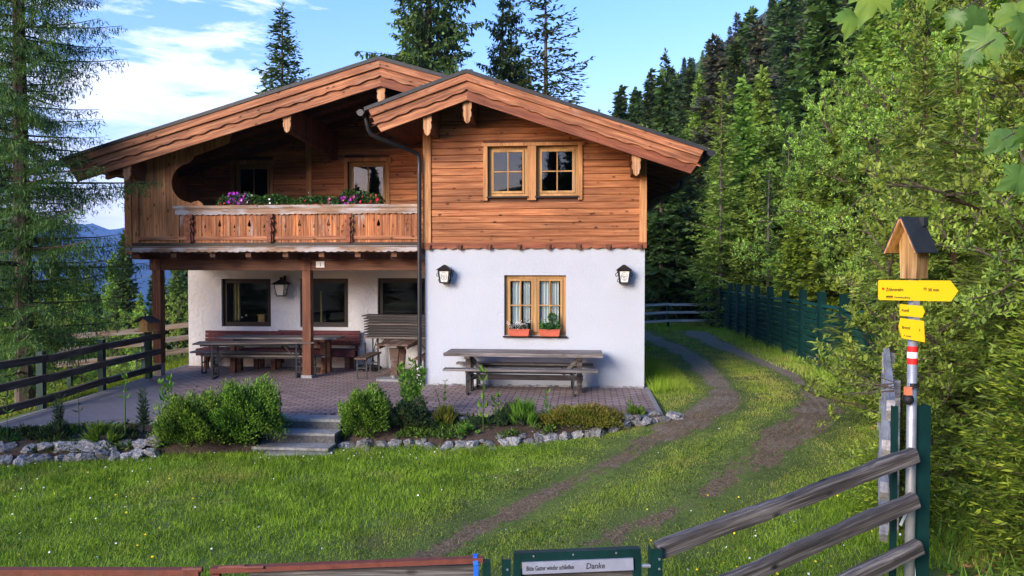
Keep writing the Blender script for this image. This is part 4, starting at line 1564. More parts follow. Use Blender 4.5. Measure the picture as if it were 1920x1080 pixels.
def bench(name, label, u, v, rot, L, Wd, h, mat, steel=True, group=None, legx=0.40):
    t = hthing(name, label, 'bench', u, v, rot, group)
    slats(L, Wd, h, 0.034, 2, 0.006, mat, 'seat', t)
    m_ = MB()
    m_.box(-L * .36, L * .36, -0.02, 0.02, h - .075, h - .035)
    m_.build('seat_rail', M['steel'], t)
    for sx in (-1, 1):
        x_ = sx * L * legx
        m_ = MB()
        for y_ in (-Wd * .40, Wd * .40):
            m_.bar((x_, y_, 0.0), (x_, y_, h - 0.035), 0.025, 0.025, up=(0, 1, 0))
        m_.box(x_ - .012, x_ + .012, -Wd * .42, Wd * .42, 0.0, 0.025)
        m_.box(x_ - .012, x_ + .012, -Wd * .42, Wd * .42, h * .48, h * .48 + 0.022)
        m_.bar((x_, 0, h * .5), (x_ - sx * 0.22, 0, h - 0.05), 0.014, 0.014)
        m_.build('leg', M['steel'], t)
    return t


bench('garden_bench', 'grey plank bench on the near side of the table by the white wall', 1.90, -1.00, 0, 2.70, 0.25, 0.455, 'weather', group='benches at the table by the white wall', legx=0.345)
bench('garden_bench', 'grey plank bench between the weathered table and the white wall', 1.90, -0.13 + 0.02, 0, 2.55, 0.22, 0.455, 'weather', group='benches at the table by the white wall', legx=0.345)

# long red slatted bench on the recessed wall
t = hthing('red_bench', 'long dark red slatted bench with backrest along the rough white wall under the dark windows', 'bench', -3.72, 2.02)
L = 3.58
m_ = MB()
for k in range(4):
    for a_, b_ in ((-L / 2, -0.09), (-0.085, L / 2)):
        tilt = 0.02 * (a_ > -.5)
        m_.box(a_, b_, 0.10 + 0.004 * k, 0.128 + 0.004 * k, 0.50 + k * 0.082 + tilt, 0.572 + k * 0.082 + tilt)
m_.build('backrest', M['redbench'], t)
m_ = MB()
for k in range(5):
    m_.box(-L / 2, L / 2, -0.30 + k * 0.078, -0.30 + k * 0.078 + 0.070, 0.425, 0.452)
m_.box(-L / 2, L / 2, -0.318, -0.300, 0.30, 0.45)
m_.build('seat', M['redbench'], t)
for x_ in (-1.60, -0.45, -0.05, 1.60):
    m_ = MB()
    m_.box(x_ - .045, x_ + .045, -0.25, -0.17, 0.0, 0.42)
    m_.box(x_ - .045, x_ + .045, 0.05, 0.12, 0.0, 0.45)
    m_.box(x_ - .04, x_ + .04, -0.28, 0.10, 0.35, 0.42)
    m_.bar((x_, -0.19, 0.12), (x_, 0.02, 0.38), 0.05, 0.05, up=(1, 0, 0))
    m_.build('leg', M['beam'], t)
m_ = MB()
for x_ in (-1.7, 0.0, 1.7):
    m_.box(x_ - .03, x_ + .03, 0.128, 0.16, 0.1, 0.82)
m_.build('back_post', M['beam'], t)


def beer_table(label, u, v, rot, L=2.2, Wd=0.5, h=0.73):
    t = hthing('folding_table', label, 'table', u, v, rot)
    slats(L, Wd, h, 0.03, 3, 0.004, 'tabletop', 'tabletop', t)
    m_ = MB()
    m_.box(-L / 2 + .12, L / 2 - .12, -Wd * .36, -Wd * .36 + .03, h - .07, h - .032)
    m_.box(-L / 2 + .12, L / 2 - .12, Wd * .36 - .03, Wd * .36, h - .07, h - .032)
    m_.build('table_rail', M['steel'], t)
    for sx in (-1, 1):
        x_ = sx * (L / 2 - 0.36)
        m_ = MB()
        for y_ in (-Wd * .42, Wd * .42):
            m_.bar((x_, y_, 0.0), (x_, y_, h - 0.032), 0.032, 0.032, up=(0, 1, 0))
        m_.box(x_ - .014, x_ + .014, -Wd * .42, Wd * .42, 0.0, 0.028)
        m_.box(x_ - .014, x_ + .014, -Wd * .42, Wd * .42, 0.23, 0.255)
        m_.build('leg', M['steel'], t)
        m_ = MB()
        for y_ in (-0.10, 0.10):
            m_.bar((x_, y_ * 1.6, h * .52), (x_ - sx * 0.30, y_, h - 0.045), 0.014, 0.014)
        m_.build('brace', M['steel'], t)
    return t


beer_table('folding beer table with grey steel legs standing nearest on the paving under the balcony', -3.62, 0.62, 13, 2.35)
# heavier table behind it
t = hthing('trestle_table', 'worn wooden table on thick legs, between the nearest folding table and the red bench', 'table', -3.45, 1.45, 2)
slats(2.6, 0.62, 0.765, 0.035, 4, 0.006, 'weather', 'tabletop', t)
for sx in (-1, 1):
    m_ = MB()
    x_ = sx * 0.98
    for y_ in (-.16, .16):
        m_.box(x_ - .05, x_ + .05, y_ - .06, y_ + .06, 0.0, 0.68)
    m_.box(x_ - .05, x_ + .05, -.29, .29, 0.665, 0.728)
    m_.build('leg', M['beam'], t)
    m_ = MB()
    m_.bar((x_ - sx * .04, 0, 0.45), (x_ - sx * .32, 0, 0.71), 0.05, 0.05)
    m_.build('brace', M['beam'], t)
bench('folding_bench', 'folding bench of pale planks reaching farthest left beside the worn trestle table', -3.98, 1.12, 1, 2.55, 0.22, 0.47, 'weather')
bench('folding_bench', 'narrow dark-edged folding bench directly behind the nearest folding table', -3.62, 0.98, 1, 2.65, 0.20, 0.42, 'tabletop')

# stack of folded tables
ST = hthing('folding_table', 'unfolded dark beer table carrying the tall stack of folded tabletops by the drainpipe', 'table', -0.88, 1.78, 0)
slats(1.56, 0.5, 0.76, 0.03, 3, 0.004, 'tabletop', 'tabletop', ST)
for sx in (-1, 1):
    x_ = sx * 0.60
    m_ = MB()
    for y_ in (-.2, .2):
        m_.bar((x_, y_, 0.0), (x_, y_, 0.73), 0.03, 0.03, up=(0, 1, 0))
    m_.box(x_ - .014, x_ + .014, -.2, .2, 0.0, 0.028)
    m_.bar((x_, -.17, 0.42), (x_ - sx * 0.26, -.1, 0.72), 0.016, 0.016)
    m_.bar((x_, .17, 0.72), (x_, -.17, 0.42), 0.014, 0.014)
    m_.build('leg', M['steel'], ST)
where = ['lowest', 'second from the bottom', 'third from the bottom', 'fourth from the bottom', 'fourth from the top', 'third from the top', 'second from the top', 'topmost']
M['stackwood'] = wood('old_varnished_tabletop', (0.016, 0.014, 0.013), (0.040, 0.035, 0.033), (0.085, 0.077, 0.072), 'x', None, knots=0.2, streak=20)
for k in range(8):
    t = hthing('folded_table', 'folded beer table, %s in the stack beside the drainpipe' % where[k], 'table', -0.87 + random.uniform(-.03, .03), 1.76, random.uniform(-1.5, 1.5), 'folded beer tables in the stack', 0.762 + k * 0.0585)
    m_ = MB()
    L_ = 1.60 + random.uniform(-.04, .04)
    m_.box(-L_ / 2, L_ / 2, -0.25, 0.25, 0.026, 0.052)
    m_.build('tabletop', M['tabletop'] if k in (4,) else M['stackwood'], t)
    m_ = MB()
    m_.box(-L_ / 2 + .1, L_ / 2 - .1, -0.21, -0.18, 0.0, 0.026)
    m_.box(-L_ / 2 + .1, L_ / 2 - .1, 0.18, 0.21, 0.0, 0.026)
    m_.box(0.18, 0.40, -0.235, -0.21, 0.004, 0.024)
    m_.build('folded_frame', M['steel'], t)

# brown slatted table seen end on
t = hthing('slatted_table', 'small brown slatted table on two thick legs beside the drainpipe, seen end-on', 'table', -0.82, 1.15, 90)
m_ = MB()
for k in range(9):
    m_.box(-0.50 + k * 0.112, -0.50 + k * 0.112 + 0.10, -0.33, 0.33, 0.665, 0.695)
m_.build('tabletop', M['browntable'], t)
m_ = MB()
m_.box(-0.48, 0.48, -0.30, -0.26, 0.60, 0.663)
m_.box(-0.48, 0.48, 0.26, 0.30, 0.60, 0.663)
m_.build('table_rail', M['browntable'], t)
for x_ in (-0.30, 0.30):
    m_ = MB()
    m_.prism([(-.10, 0.0), (.10, 0.0), (.06, .10), (.075, .35), (.10, .60), (-.10, .60), (-.075, .35), (-.06, .10)], x_ - .05, x_ + .05, ax='x')
    m_.build('leg', M['browntable'], t)
bench('folding_bench', 'short brown folding bench left of the slatted table, running towards the wall', -1.42, 1.05, 90, 1.15, 0.24, 0.44, 'browntable')
bench('folding_bench', 'brown folding bench half hidden behind the drainpipe, right of the slatted table', -0.24, 1.05, 90, 1.15, 0.22, 0.44, 'browntable')
m_ = MB()
m_.prism([(-.30, -.02), (-.25, -.18), (.22, -.20), (.30, -.02), (.26, .14), (-.22, .16)], 0.002, 0.045, ax='z')
m_.prism([(.05 + .04 * math.cos(k * PI / 5), .04 * math.sin(k * PI / 5)) for k in range(10)], 0.045, 0.10, ax='z')
o = m_.build('parasol_base', M['concrete'])
o.location = hw(-0.80, 0.50)
o.rotation_euler = (0, 0, -TH)
tag(o, 'grey concrete parasol base slab lying flat on the paving in front of the slatted table', 'parasol base')
m_ = MB()
pts = [(-.26, 0, .055), (-.22, 0, .06), (0, 0, .062), (.2, .01, .055), (.26, 0, .05)]
m_.tube(pts, [0.02, .055, .06, .052, .02], 10)
o = m_.build('rolled_cover', M['rubber'], smooth=True)
o.location = hw(-1.66, 1.98, 0.0)
o.rotation_euler = (0, 0, -TH)
tag(o, 'black rolled-up cover lying against the rough wall right of the red bench', 'cover')
m_ = MB()
m_.tube([(0, 0, 0), (0, 0, 0.62)], 0.017, 8)
m_.tube([(0, 0, 0), (0, 0, 0.03)], 0.06, 10)
o = m_.build('stand_tube', M['iron'])
o.location = hw(-1.68, 1.70, 0.0)
tag(o, 'short black tube standing upright on the paving right of the red bench', 'parasol stand')
m_ = MB()
m_.tube([(0, 0, 0), (0, 0, 0.05)], 0.20, 18)
m_.tube([(0, 0, 0.05), (0, 0, 0.30)], 0.016, 8)
o = m_.build('parasol_base', M['white_pvc'])
o.location = hw(-0.40, 1.98, 0.0)
tag(o, 'round white parasol base with a thin tube at the wall behind the slatted table', 'parasol base')

# things on the sills
def pot_plant(u, v, w, label, h=0.16, mat='herb', potm='white', pr=0.035, ph=0.06):
    t = hthing('potted_plant', label, 'potted plant', u, v, 0, None, w)
    m_ = MB()
    m_.tube([(0, 0, 0), (0, 0, ph)], [pr * .75, pr], 12)
    m_.build('pot', M[potm], t)
    return t


# ================================================================== vegetation primitives
def leaf_mesh(name, P, D, S, L, Wd, mat, parent=None, tip=None, fold=0.25, shape='kite', droop=0.0):
    """vectorised leaves. P base, D direction, S side (unit), L length, Wd width"""
    n_ = len(P)
    L = np.broadcast_to(np.asarray(L, float), (n_,))[:, None]
    Wd = np.broadcast_to(np.asarray(Wd, float), (n_,))[:, None]
    N = np.cross(D, S)
    N /= np.linalg.norm(N, axis=1, keepdims=True) + 1e-9
    if shape == 'kite':
        V = np.stack([P, P + D * L * .45 + S * Wd * .5 + N * Wd * fold, P + D * L - N * L * droop, P + D * L * .45 - S * Wd * .5 + N * Wd * fold], 1)
        k = 4
        Fq = np.arange(n_)[:, None] * 4 + np.array([[0, 1, 2, 0, 2, 3]])
        loops = Fq.reshape(-1)
        tot = 3
    elif shape == 'quad':
        V = np.stack([P - S * Wd * .15, P + D * L * .5 + S * Wd * .5 - N * L * droop * .3, P + D * L - N * L * droop, P + D * L * .4 - S * Wd * .5 - N * L * droop * .3], 1)
        k = 4
        loops = (np.arange(n_)[:, None] * 4 + np.array([[0, 1, 2, 3]])).reshape(-1)
        tot = 4
    else:   # tri
        V = np.stack([P - S * Wd * .5, P + S * Wd * .5, P + D * L], 1)
        k = 3
        loops = np.arange(n_ * 3)
        tot = 3
    me = bpy.data.meshes.new(name)
    me.vertices.add(n_ * k)
    me.vertices.foreach_set('co', V.astype(np.float32).ravel())
    me.loops.add(len(loops))
    me.loops.foreach_set('vertex_index', loops.astype(np.int32))
    nf = len(loops) // tot
    me.polygons.add(nf)
    me.polygons.foreach_set('loop_start', np.arange(0, nf * tot, tot, dtype=np.int32))
    me.polygons.foreach_set('loop_total', np.full(nf, tot, dtype=np.int32))
    me.update()
    a_ = me.attributes.new('rnd', 'FLOAT', 'POINT')
    a_.data.foreach_set('value', np.repeat(rng.random(n_), k).astype(np.float32))
    if tip is not None:
        a_ = me.attributes.new('tip', 'FLOAT', 'POINT')
        a_.data.foreach_set('value', np.repeat(np.clip(tip, 0, 1), k).astype(np.float32))
    me.materials.append(mat)
    o = bpy.data.objects.new(name, me)
    C.objects.link(o)
    o.parent = parent
    return o


def rdir(n_, zb=0.0):
    d = rng.normal(size=(n_, 3))
    d[:, 2] += zb
    return d / np.linalg.norm(d, axis=1, keepdims=True)


def nrm(a_):
    return a_ / (np.linalg.norm(a_, axis=-1, keepdims=True) + 1e-9)


def side_of(D):
    r_ = rdir(len(D))
    s_ = np.cross(D, r_)
    return nrm(s_)


def mound(name, label, cat, pos, rx, ry, h, n_, ll, lw, mat, group=None, lump=0.25, upward=0.6, stem=True, tipf=0.5, shell=0.55, part='foliage'):
    """dense lumpy bush: leaves through the outer volume, more of them outside"""
    t = thing(name, label, cat, pos, 0, group)
    nc = max(12, n_ // 60)
    dc = rdir(nc)
    dc[:, 2] = np.abs(dc[:, 2]) - 0.12 * rng.random(nc)
    rc = rng.uniform(.80, 1.12, nc)
    ci = rng.integers(0, nc, n_)
    d = nrm(nrm(dc)[ci] + rng.normal(size=(n_, 3)) * .11)
    sd_ = rng.random() * 10
    lumps = 1 + lump * (np.sin(d[:, 0] * 5 + sd_) * np.cos(d[:, 1] * 6 + sd_) * 0.6 + np.sin(d[:, 2] * 9 + d[:, 0] * 7 + sd_) * 0.4)
    r_ = (shell + (1 - shell) * rng.random(n_) ** 0.6) * lumps * rc[ci]
    P = d * r_[:, None] * np.array([rx, ry, h * 0.62])
    P[:, 2] += h * 0.36
    P[:, 2] = np.maximum(P[:, 2], 0.01)
    D = nrm(d + rdir(n_) * 0.7 + np.array([0, 0, upward]))
    tp_ = np.where(r_ > np.quantile(r_, 0.75), rng.random(n_) * tipf, 0)
    leaf_mesh(part, P, D, side_of(D), ll * rng.uniform(.6, 1.3, n_), lw * rng.uniform(.7, 1.2, n_), mat, t, tp_)
    if stem:
        m_ = MB()
        for k in range(9):
            a = rng.random() * 6.28
            m_.tube([(0.02 * math.cos(a), 0.02 * math.sin(a), -0.03), (rx * .35 * math.cos(a), ry * .35 * math.sin(a), h * .35), (rx * .75 * math.cos(a), ry * .75 * math.sin(a), h * .62)], [0.012, 0.008, 0.003], 5)
        m_.build('stems', M['bark_red'], t)
    return t


def stalk(name, label, cat, pos, h, nst, ll, lw, mat, spread=0.12, per=10, group=None, base=0.25, droop=0.2, lean=0.0, stem_r=0.005, tiptuft=0):
    t = thing(name, label, cat, pos, 0, group)
    m_ = MB()
    Ps, Ds, Ls = [], [], []
    for s_ in range(nst):
        a = rng.random() * 6.28
        hh = h * rng.uniform(.75, 1.0) if s_ else h
        off = np.array([math.cos(a), math.sin(a), 0]) * spread * (rng.uniform(.2, 1) if s_ else 0.1)
        pts = [np.array([0, 0, -0.03]) + off * .2, off * .5 + np.array([0, 0, hh * .5]), off + np.array([lean * hh, 0, hh])]
        m_.tube(pts, [stem_r * 1.4, stem_r, stem_r * .5], 5)
        for k in range(per):
            tt = base + (1 - base) * k / max(1, per - 1)
            p = pts[0] * (1 - tt) ** 2 + 2 * pts[1] * tt * (1 - tt) + pts[2] * tt ** 2
            for q in range(2):
                b_ = k * 2.4 + q * PI + rng.random() * .6
                Ps.append(p)
                Ds.append([math.cos(b_), math.sin(b_), rng.uniform(.0, .9)])
                Ls.append(ll * rng.uniform(.6, 1.2) * (1 - 0.35 * tt))
        for k in range(tiptuft):
            b_ = rng.random() * 6.28
            Ps.append(pts[2]); Ds.append([math.cos(b_), math.sin(b_), rng.uniform(.3, 1.5)]); Ls.append(ll * .6)
    P, D = np.array(Ps), nrm(np.array(Ds))
    m_.build('stem', M['herb'] if mat is not M['herb_dark'] else M['herb_dark'], t)
    s2 = nrm(np.cross(D, np.array([0, 0, 1.0])) + 0.3 * rdir(len(D)))
    leaf_mesh('leaves', P, D, s2, np.array(Ls), np.array(Ls) * lw / ll, mat, t, rng.random(len(P)) * .4, droop=droop)
    return t


def blossoms(parent, name, P, r_, mat):
    """small five-petalled flowers turned outwards"""
    m_ = MB()
    for p in P:
        d = Vector((rng.normal() * .5, -1 + rng.normal() * .3, 0.4 + rng.normal() * .3)).normalized()
        a = d.cross(Vector((0, 0, 1))).normalized()
        b_ = d.cross(a)
        vs = [Vector(p) - d * r_ * .2]
        for k in range(10):
            t_ = 2 * PI * k / 10
            q = r_ * (1.0 if k % 2 == 0 else 0.62)
            vs.append(Vector(p) + (a * math.cos(t_) + b_ * math.sin(t_)) * q + d * r_ * .15)
        m_.add(vs, [(0, 1 + k, 1 + (k + 1) % 10) for k in range(10)])
    return m_.build(name, mat, parent, fix=False)


# balcony flower boxes
def flower_box(u0, u1, label, cols, n_, hmax):
    t = hthing('flower_box', label, 'flower box', (u0 + u1) / 2, 0.21, 0, 'flower boxes behind the balcony handrail', 3.33)
    L_ = u1 - u0
    m_ = MB()
    m_.prism([(-L_ / 2, 0), (L_ / 2, 0), (L_ / 2 + .02, .15), (-L_ / 2 - .02, .15)], -0.075, 0.075)
    m_.build('box', M['terracotta'], t)
    P = np.stack([rng.uniform(-L_ / 2 - .05, L_ / 2 + .05, n_), rng.normal(-0.03, .07, n_), rng.uniform(.06, 1, n_)], 1)
    env = hmax * (0.55 + 0.45 * fbm(P[:, 0] + u0, P[:, 0] * 0, 4.0, 3)) * (1 - (np.abs(P[:, 0]) / (L_ / 2 + .08)) ** 4 * .6)
    P[:, 2] = 0.08 + P[:, 2] * env
    D = nrm(rdir(n_) + np.array([0, -.5, .5]))
    leaf_mesh('foliage', P, D, side_of(D), rng.uniform(.03, .06, n_), rng.uniform(.025, .05, n_), M['geranium'], t)
    for c_, (mat, k, x0, x1, lo, hi, r_) in enumerate(cols):
        Q = [(rng.uniform(x0, x1), rng.uniform(-0.16, -0.06), rng.uniform(lo, hi)) for _ in range(k)]
        blossoms(t, 'blossoms', Q, r_, M[mat])
    return t


flower_box(-4.12, -3.30, 'balcony flower box of purple, red and white petunias farthest left', [('pet_p', 26, -.26, .12, .12, .36, .042), ('pet_r', 7, -.42, -.28, .12, .26, .026), ('pet_k', 7, .0, .30, .12, .24, .03), ('pet_w', 6, .02, .36, .14, .34, .032)], 1700, 0.32)
flower_box(-3.28, -2.60, 'low green balcony flower box nearly without blossoms, second from the left', [('pet_w', 3, -.3, -.1, .14, .24, .026), ('pet_r', 2, .1, .3, .1, .18, .02)], 1300, 0.27)
flower_box(-2.50, -1.78, 'balcony flower box of trailing green leaves with a few red buds, second from the right', [('pet_r', 6, -.35, .0, .10, .20, .022), ('pet_k', 8, .18, .36, .10, .24, .028)], 1500, 0.29)
flower_box(-1.74, -0.92, 'balcony flower box of magenta and red petunias farthest right, below the right balcony window', [('pet_p', 16, -.36, .0, .12, .32, .034), ('pet_k', 14, -.38, .05, .08, .26, .032), ('pet_r', 16, .02, .40, .12, .34, .032)], 2000, 0.35)

# sill boxes on the ground-floor window
def sill_box(u, label, kind):
    t = hthing('window_box', label, 'flower box', u, -0.075, 0, 'terracotta boxes on the window sill', 0.957)
    m_ = MB()
    m_.prism([(-.175, 0), (.175, 0), (.195, .125), (-.195, .125)], -0.07, 0.07)
    m_.box(-.20, .20, -.078, .078, .112, .128)
    m_.build('box', M['terracotta'], t)
    n_ = 260 if kind == 0 else 420
    P = np.stack([rng.uniform(-.18, .18, n_), rng.uniform(-.07, .07, n_), .12 + np.abs(rng.normal(0, .055 if kind == 0 else .06, n_))], 1)
    D = nrm(rdir(n_) + np.array([0, -.2, .8]))
    leaf_mesh('foliage', P, D, side_of(D), rng.uniform(.03, .07, n_), rng.uniform(.008, .02, n_) if kind == 0 else rng.uniform(.02, .035, n_), M['herb_dark'] if kind == 0 else M['geranium'], t)
    if kind == 0:
        m_ = MB()
        for k in range(16):
            a, b_ = rng.uniform(-.16, .16), rng.uniform(-.06, .03)
            m_.tube([(a, b_, .12), (a + rng.normal() * .05, b_, .20), (a + rng.normal() * .09, b_ - .02, .24 + rng.random() * .06)], .003, 4)
        m_.build('dry_stems', M['lace'], t)
    else:
        m_ = MB()
        m_.tube([(.05, 0, .12), (.05, 0, .30)], .008, 6)
        m_.build('stem', M['bark_red'], t)
        d = rdir(380)
        P = np.array([.05, 0, .35]) + d * np.array([.08, .07, .075]) * rng.uniform(.6, 1, 380)[:, None]
        leaf_mesh('crown', P, nrm(d + rdir(380) * .5), side_of(d), .03, .018, M['geranium'], t)
    return t


sill_box(1.80, 'left terracotta box on the window sill, with thin pale stems', 0)
sill_box(2.37, 'right terracotta box on the window sill, with a small round tree', 1)
pot_plant(-0.75, 2.37, 1.0, '', ).name = 'potted_plant'
bpy.data.objects['potted_plant']['label'] = 'small white pot with a sprig behind the dark window above the stacked tables'
pp = bpy.data.objects['potted_plant']
P = np.array([[0, 0, .05]] * 26)
D = nrm(rdir(26) + np.array([0, 0, 1.2]))
leaf_mesh('leaves', P, D, side_of(D), .14, .03, M['geranium'], pp)
t = hthing('wooden_house', 'small honey-coloured wooden house ornament on the sill of the far-left dark window', 'ornament', -4.30, 2.42, 0, None, 0.985)
m_ = MB()
m_.box(-.075, .075, -.06, .06, 0, .17)
m_.build('body', M['honey'], t)
m_ = MB()
m_.box(-.095, .095, -.075, .075, .17, .19)
m_.build('lid', M['honey'], t)
t = hthing('spotted_figure', 'small dark figurine with two white balls on the sill of the far-left dark window', 'ornament', -4.80, 2.42, 0, None, 0.985)
m_ = MB()
m_.tube([(0, 0, 0), (.01, 0, .09), (.05, 0, .13)], [.035, .022, .012], 8)
m_.tube([(.01, 0, .09), (.09, 0, .15)], .006, 6)
m_.build('body', M['iron'], t)
for x_, z_ in ((0.03, 0.12), (0.13, 0.165)):
    m_ = MB()
    m_.tube([(x_, -.02, z_ - .022), (x_, -.02, z_ - .012), (x_, -.02, z_), (x_, -.02, z_ + .012), (x_, -.02, z_ + .022)], [.006, .02, .024, .02, .006], 10)
    m_.build('ball', M['white'], t, smooth=True)

# ================================================================== FENCES
def rail_fence(name, label, pts, post_h, rails, postm, railm, rail_w=0.05, rail_h=0.115, post_w=0.085, base=None, over=0.25, side=1):
    """post-and-rail fence following ground points (x, y, zbase)"""
    t = thing(name, label, 'fence', Vector(pts[0]), 0)
    o0 = Vector(pts[0])
    P_ = [Vector(p) - o0 for p in pts]
    for p in P_:
        m_ = MB()
        m_.box(p.x - post_w / 2, p.x + post_w / 2, p.y - post_w / 2, p.y + post_w / 2, p.z - 0.3, p.z + post_h)
        m_.build('post', M[postm], t)
    for i in range(len(P_) - 1):
        d = (P_[i + 1] - P_[i]).normalized()
        nn_ = Vector((d.y, -d.x, 0)).normalized() * side * (post_w / 2 + rail_w / 2 + 0.002)
        for h_ in rails:
            m_ = MB()
            j0, j1 = random.uniform(-.015, .015), random.uniform(-.015, .015)
            ov = over if i == 0 else 0.0
            a_, b_ = Vector((0, 0, h_ + j0)), Vector((0, 0, h_ + j1))
            A_, B_ = P_[i] + nn_ - d * ov + a_, P_[i + 1] + nn_ + b_ + d * (over if i == len(P_) - 2 else 0)
            L_ = (B_ - A_).length
            rot = d.to_track_quat('X', 'Z').to_matrix().to_4x4()
            m_.bar((0, 0, 0), (L_, 0, 0), rail_w, rail_h)
            o = m_.build('rail', M[railm], t)
            q = (B_ - A_).to_track_quat('X', 'Z').to_matrix().to_4x4()
            o.matrix_basis = Matrix.Translation(A_) @ q
    return t


def gpt(x, y, dz=0.0):
    return (x, y, gzf(x, y) + dz)


M['drive_rail'] = wood('bleached_rail_wood', (0.22, 0.21, 0.20), (0.48, 0.47, 0.46), (0.70, 0.69, 0.68), 'x', None, knots=0.2, streak=16)
nf = [(-7.45, 9.0), (-7.42, 11.73), (-7.44, 13.5), (-7.32, 15.02)]
rail_fence('rail_fence', 'dark green-posted fence with three dark weathered rails along the left edge of the terrace', [(-7.50, 7.4, -0.05), (-7.47, 9.6, -0.02), (-7.42, 11.73, -0.04), (-7.44, 13.5, -0.02), (-7.33, 15.02, 0.0)],
           0.95, (0.20, 0.52, 0.84), 'green', 'darkrail', 0.07, 0.11, 0.10)
rail_fence('rail_fence', 'paler brown rail fence behind the corner post, turning back beside the house', [(-10.1, 17.0, -0.18), (-8.75, 17.7, -0.10), (-7.9, 18.35, -0.02), (-8.15, 19.6, 0.0), (-8.3, 21.4, 0.0)],
           0.95, (0.25, 0.56, 0.86), 'green', 'weather_brown', 0.06, 0.12, 0.09)
rail_fence('rail_fence', 'silvery grey three-rail fence closing the drive behind the house', [(3.6, 28.0, -0.0), (5.9, 28.2, 0.1), (7.55, 28.3, 0.1)],
           0.82, (0.16, 0.47, 0.78), 'green', 'drive_rail', 0.06, 0.09, 0.09)

# green louvred barrier
pts = [(7.75, 29.6), (7.70, 28.4), (7.64, 27.2), (7.58, 25.9), (7.50, 24.7), (7.42, 23.5), (7.28, 22.2), (7.16, 20.7), (7.04, 19.2), (6.86, 17.6), (6.66, 16.05), (6.46, 14.5), (6.26, 13.0), (6.05, 11.5)]
t = thing('louvred_fence', 'tall dark green fence of steel posts with louvred slats beside the drive', 'fence', (pts[0][0], pts[0][1], 0), 0)
o0 = Vector((pts[0][0], pts[0][1], 0))
for i, p in enumerate(pts):
    q = Vector((*p, 0)) - o0
    top = 1.72 if i != 8 else 1.66
    m_ = MB()     # H-section post
    m_.box(q.x - .07, q.x - .058, q.y - .07, q.y + .07, -0.5, top)
    m_.box(q.x + .058, q.x + .07, q.y - .07, q.y + .07, -0.5, top)
    m_.box(q.x - .058, q.x + .058, q.y - .006, q.y + .006, -0.5, top)
    m_.box(q.x - .072, q.x + .072, q.y - .073, q.y - .0705, -0.5, top)
    m_.build('post', M['green'], t)
    if i < len(pts) - 1:
        q2 = Vector((*pts[i + 1], 0)) - o0
        m_ = MB()
        for k in range(10):
            z_ = 0.06 + k * 0.135
            a_, b_ = q + Vector((.02, 0, z_)), q2 + Vector((.02, 0, z_))
            d = (b_ - a_).normalized()
            a_ += d * .08
            b_ -= d * .08
            m_.bar(a_, b_, 0.020, 0.125, up=(-0.45, 0, 1))
        m_.bar(q + Vector((.02, 0, 1.42)) , q2 + Vector((.02, 0, 1.42)), 0.07, 0.06)
        m_.build('slat_panel', M['green_slat'], t)

# bird feeder on the corner post of the left fence
t = thing('bird_feeder', 'little wooden bird feeder house on a tray, on the end post of the dark fence', 'bird feeder', (-7.36, 15.0, 0.95), R(-12))
m_ = MB()
m_.box(-.17, .17, -.15, .15, 0, .02)
m_.build('tray', M['honey'], t)
m_ = MB()
m_.box(-.085, .10, -.09, .09, .02, .20)
m_.prism([(-.085, .20), (.10, .20), (.008, .27)], -.09, .09)
m_.build('body', M['honey'], t)
m_ = MB()
m_.bar((-.20, 0, .185), (.012, 0, .305), .34, .014, up=(0, 0, 1))
m_.bar((.22, 0, .185), (.004, 0, .305), .34, .014, up=(0, 0, 1))
m_.build('feeder_roof', M['roof'], t)
m_ = MB()
m_.tube([(.0, -.02, .29), (.0, -.02, .36)], .014, 6)
m_.build('finial', M['iron'], t)

# ================================================================== GATE AND SIGNPOST
GY = 4.5
def flatbar(m_, a_, b_, d, h):
    m_.bar(a_, b_, d, h)


t = thing('field_gate', 'long plank gate leaf with red-brown top rail, between the hinge and the green posts', 'gate', (-1.83, GY, -0.62), 0)
def gl_(x, y, z): return (x + 1.83, y - GY, z + 0.62)
m_ = MB()
m_.bar(gl_(-1.83, GY, .372), gl_(-0.175, GY, .437), 0.05, 0.03)
m_.build('top_rail', M['rust'], t)
for k in range(4):
    m_ = MB()
    dz_ = -0.085 - k * 0.24
    m_.bar(gl_(-1.60, GY + .03, .378 + dz_ + .02), gl_(-0.215, GY + .03, .425 + dz_ + .02), 0.035, 0.075)
    m_.build('plank', M['gatewood'], t)
m_ = MB()
m_.bar(gl_(-0.155, GY, -.45), gl_(-0.155, GY, .43), 0.05, 0.045, up=(0, 1, 0))
m_.build('gate_stile', M['green'], t)
m_ = MB()
m_.bar(gl_(-1.80, GY, -.45), gl_(-1.80, GY, .35), 0.05, 0.045, up=(0, 1, 0))
m_.build('gate_stile', M['rust'], t)
m_ = MB()
m_.tube([gl_(-2.00, GY - .01, .375), gl_(-1.88, GY - .01, .378)], 0.016, 8)
m_.build('hinge', M['rust'], t)
m_ = MB()
m_.tube([gl_(-1.78, GY - .01, .386), gl_(-1.62, GY - .01, .392)], 0.016, 8)
m_.tube([gl_(-1.63, GY - .02, .392), gl_(-1.50, GY - .03, .40)], 0.010, 8)
m_.build('hinge', M['rust'], t)

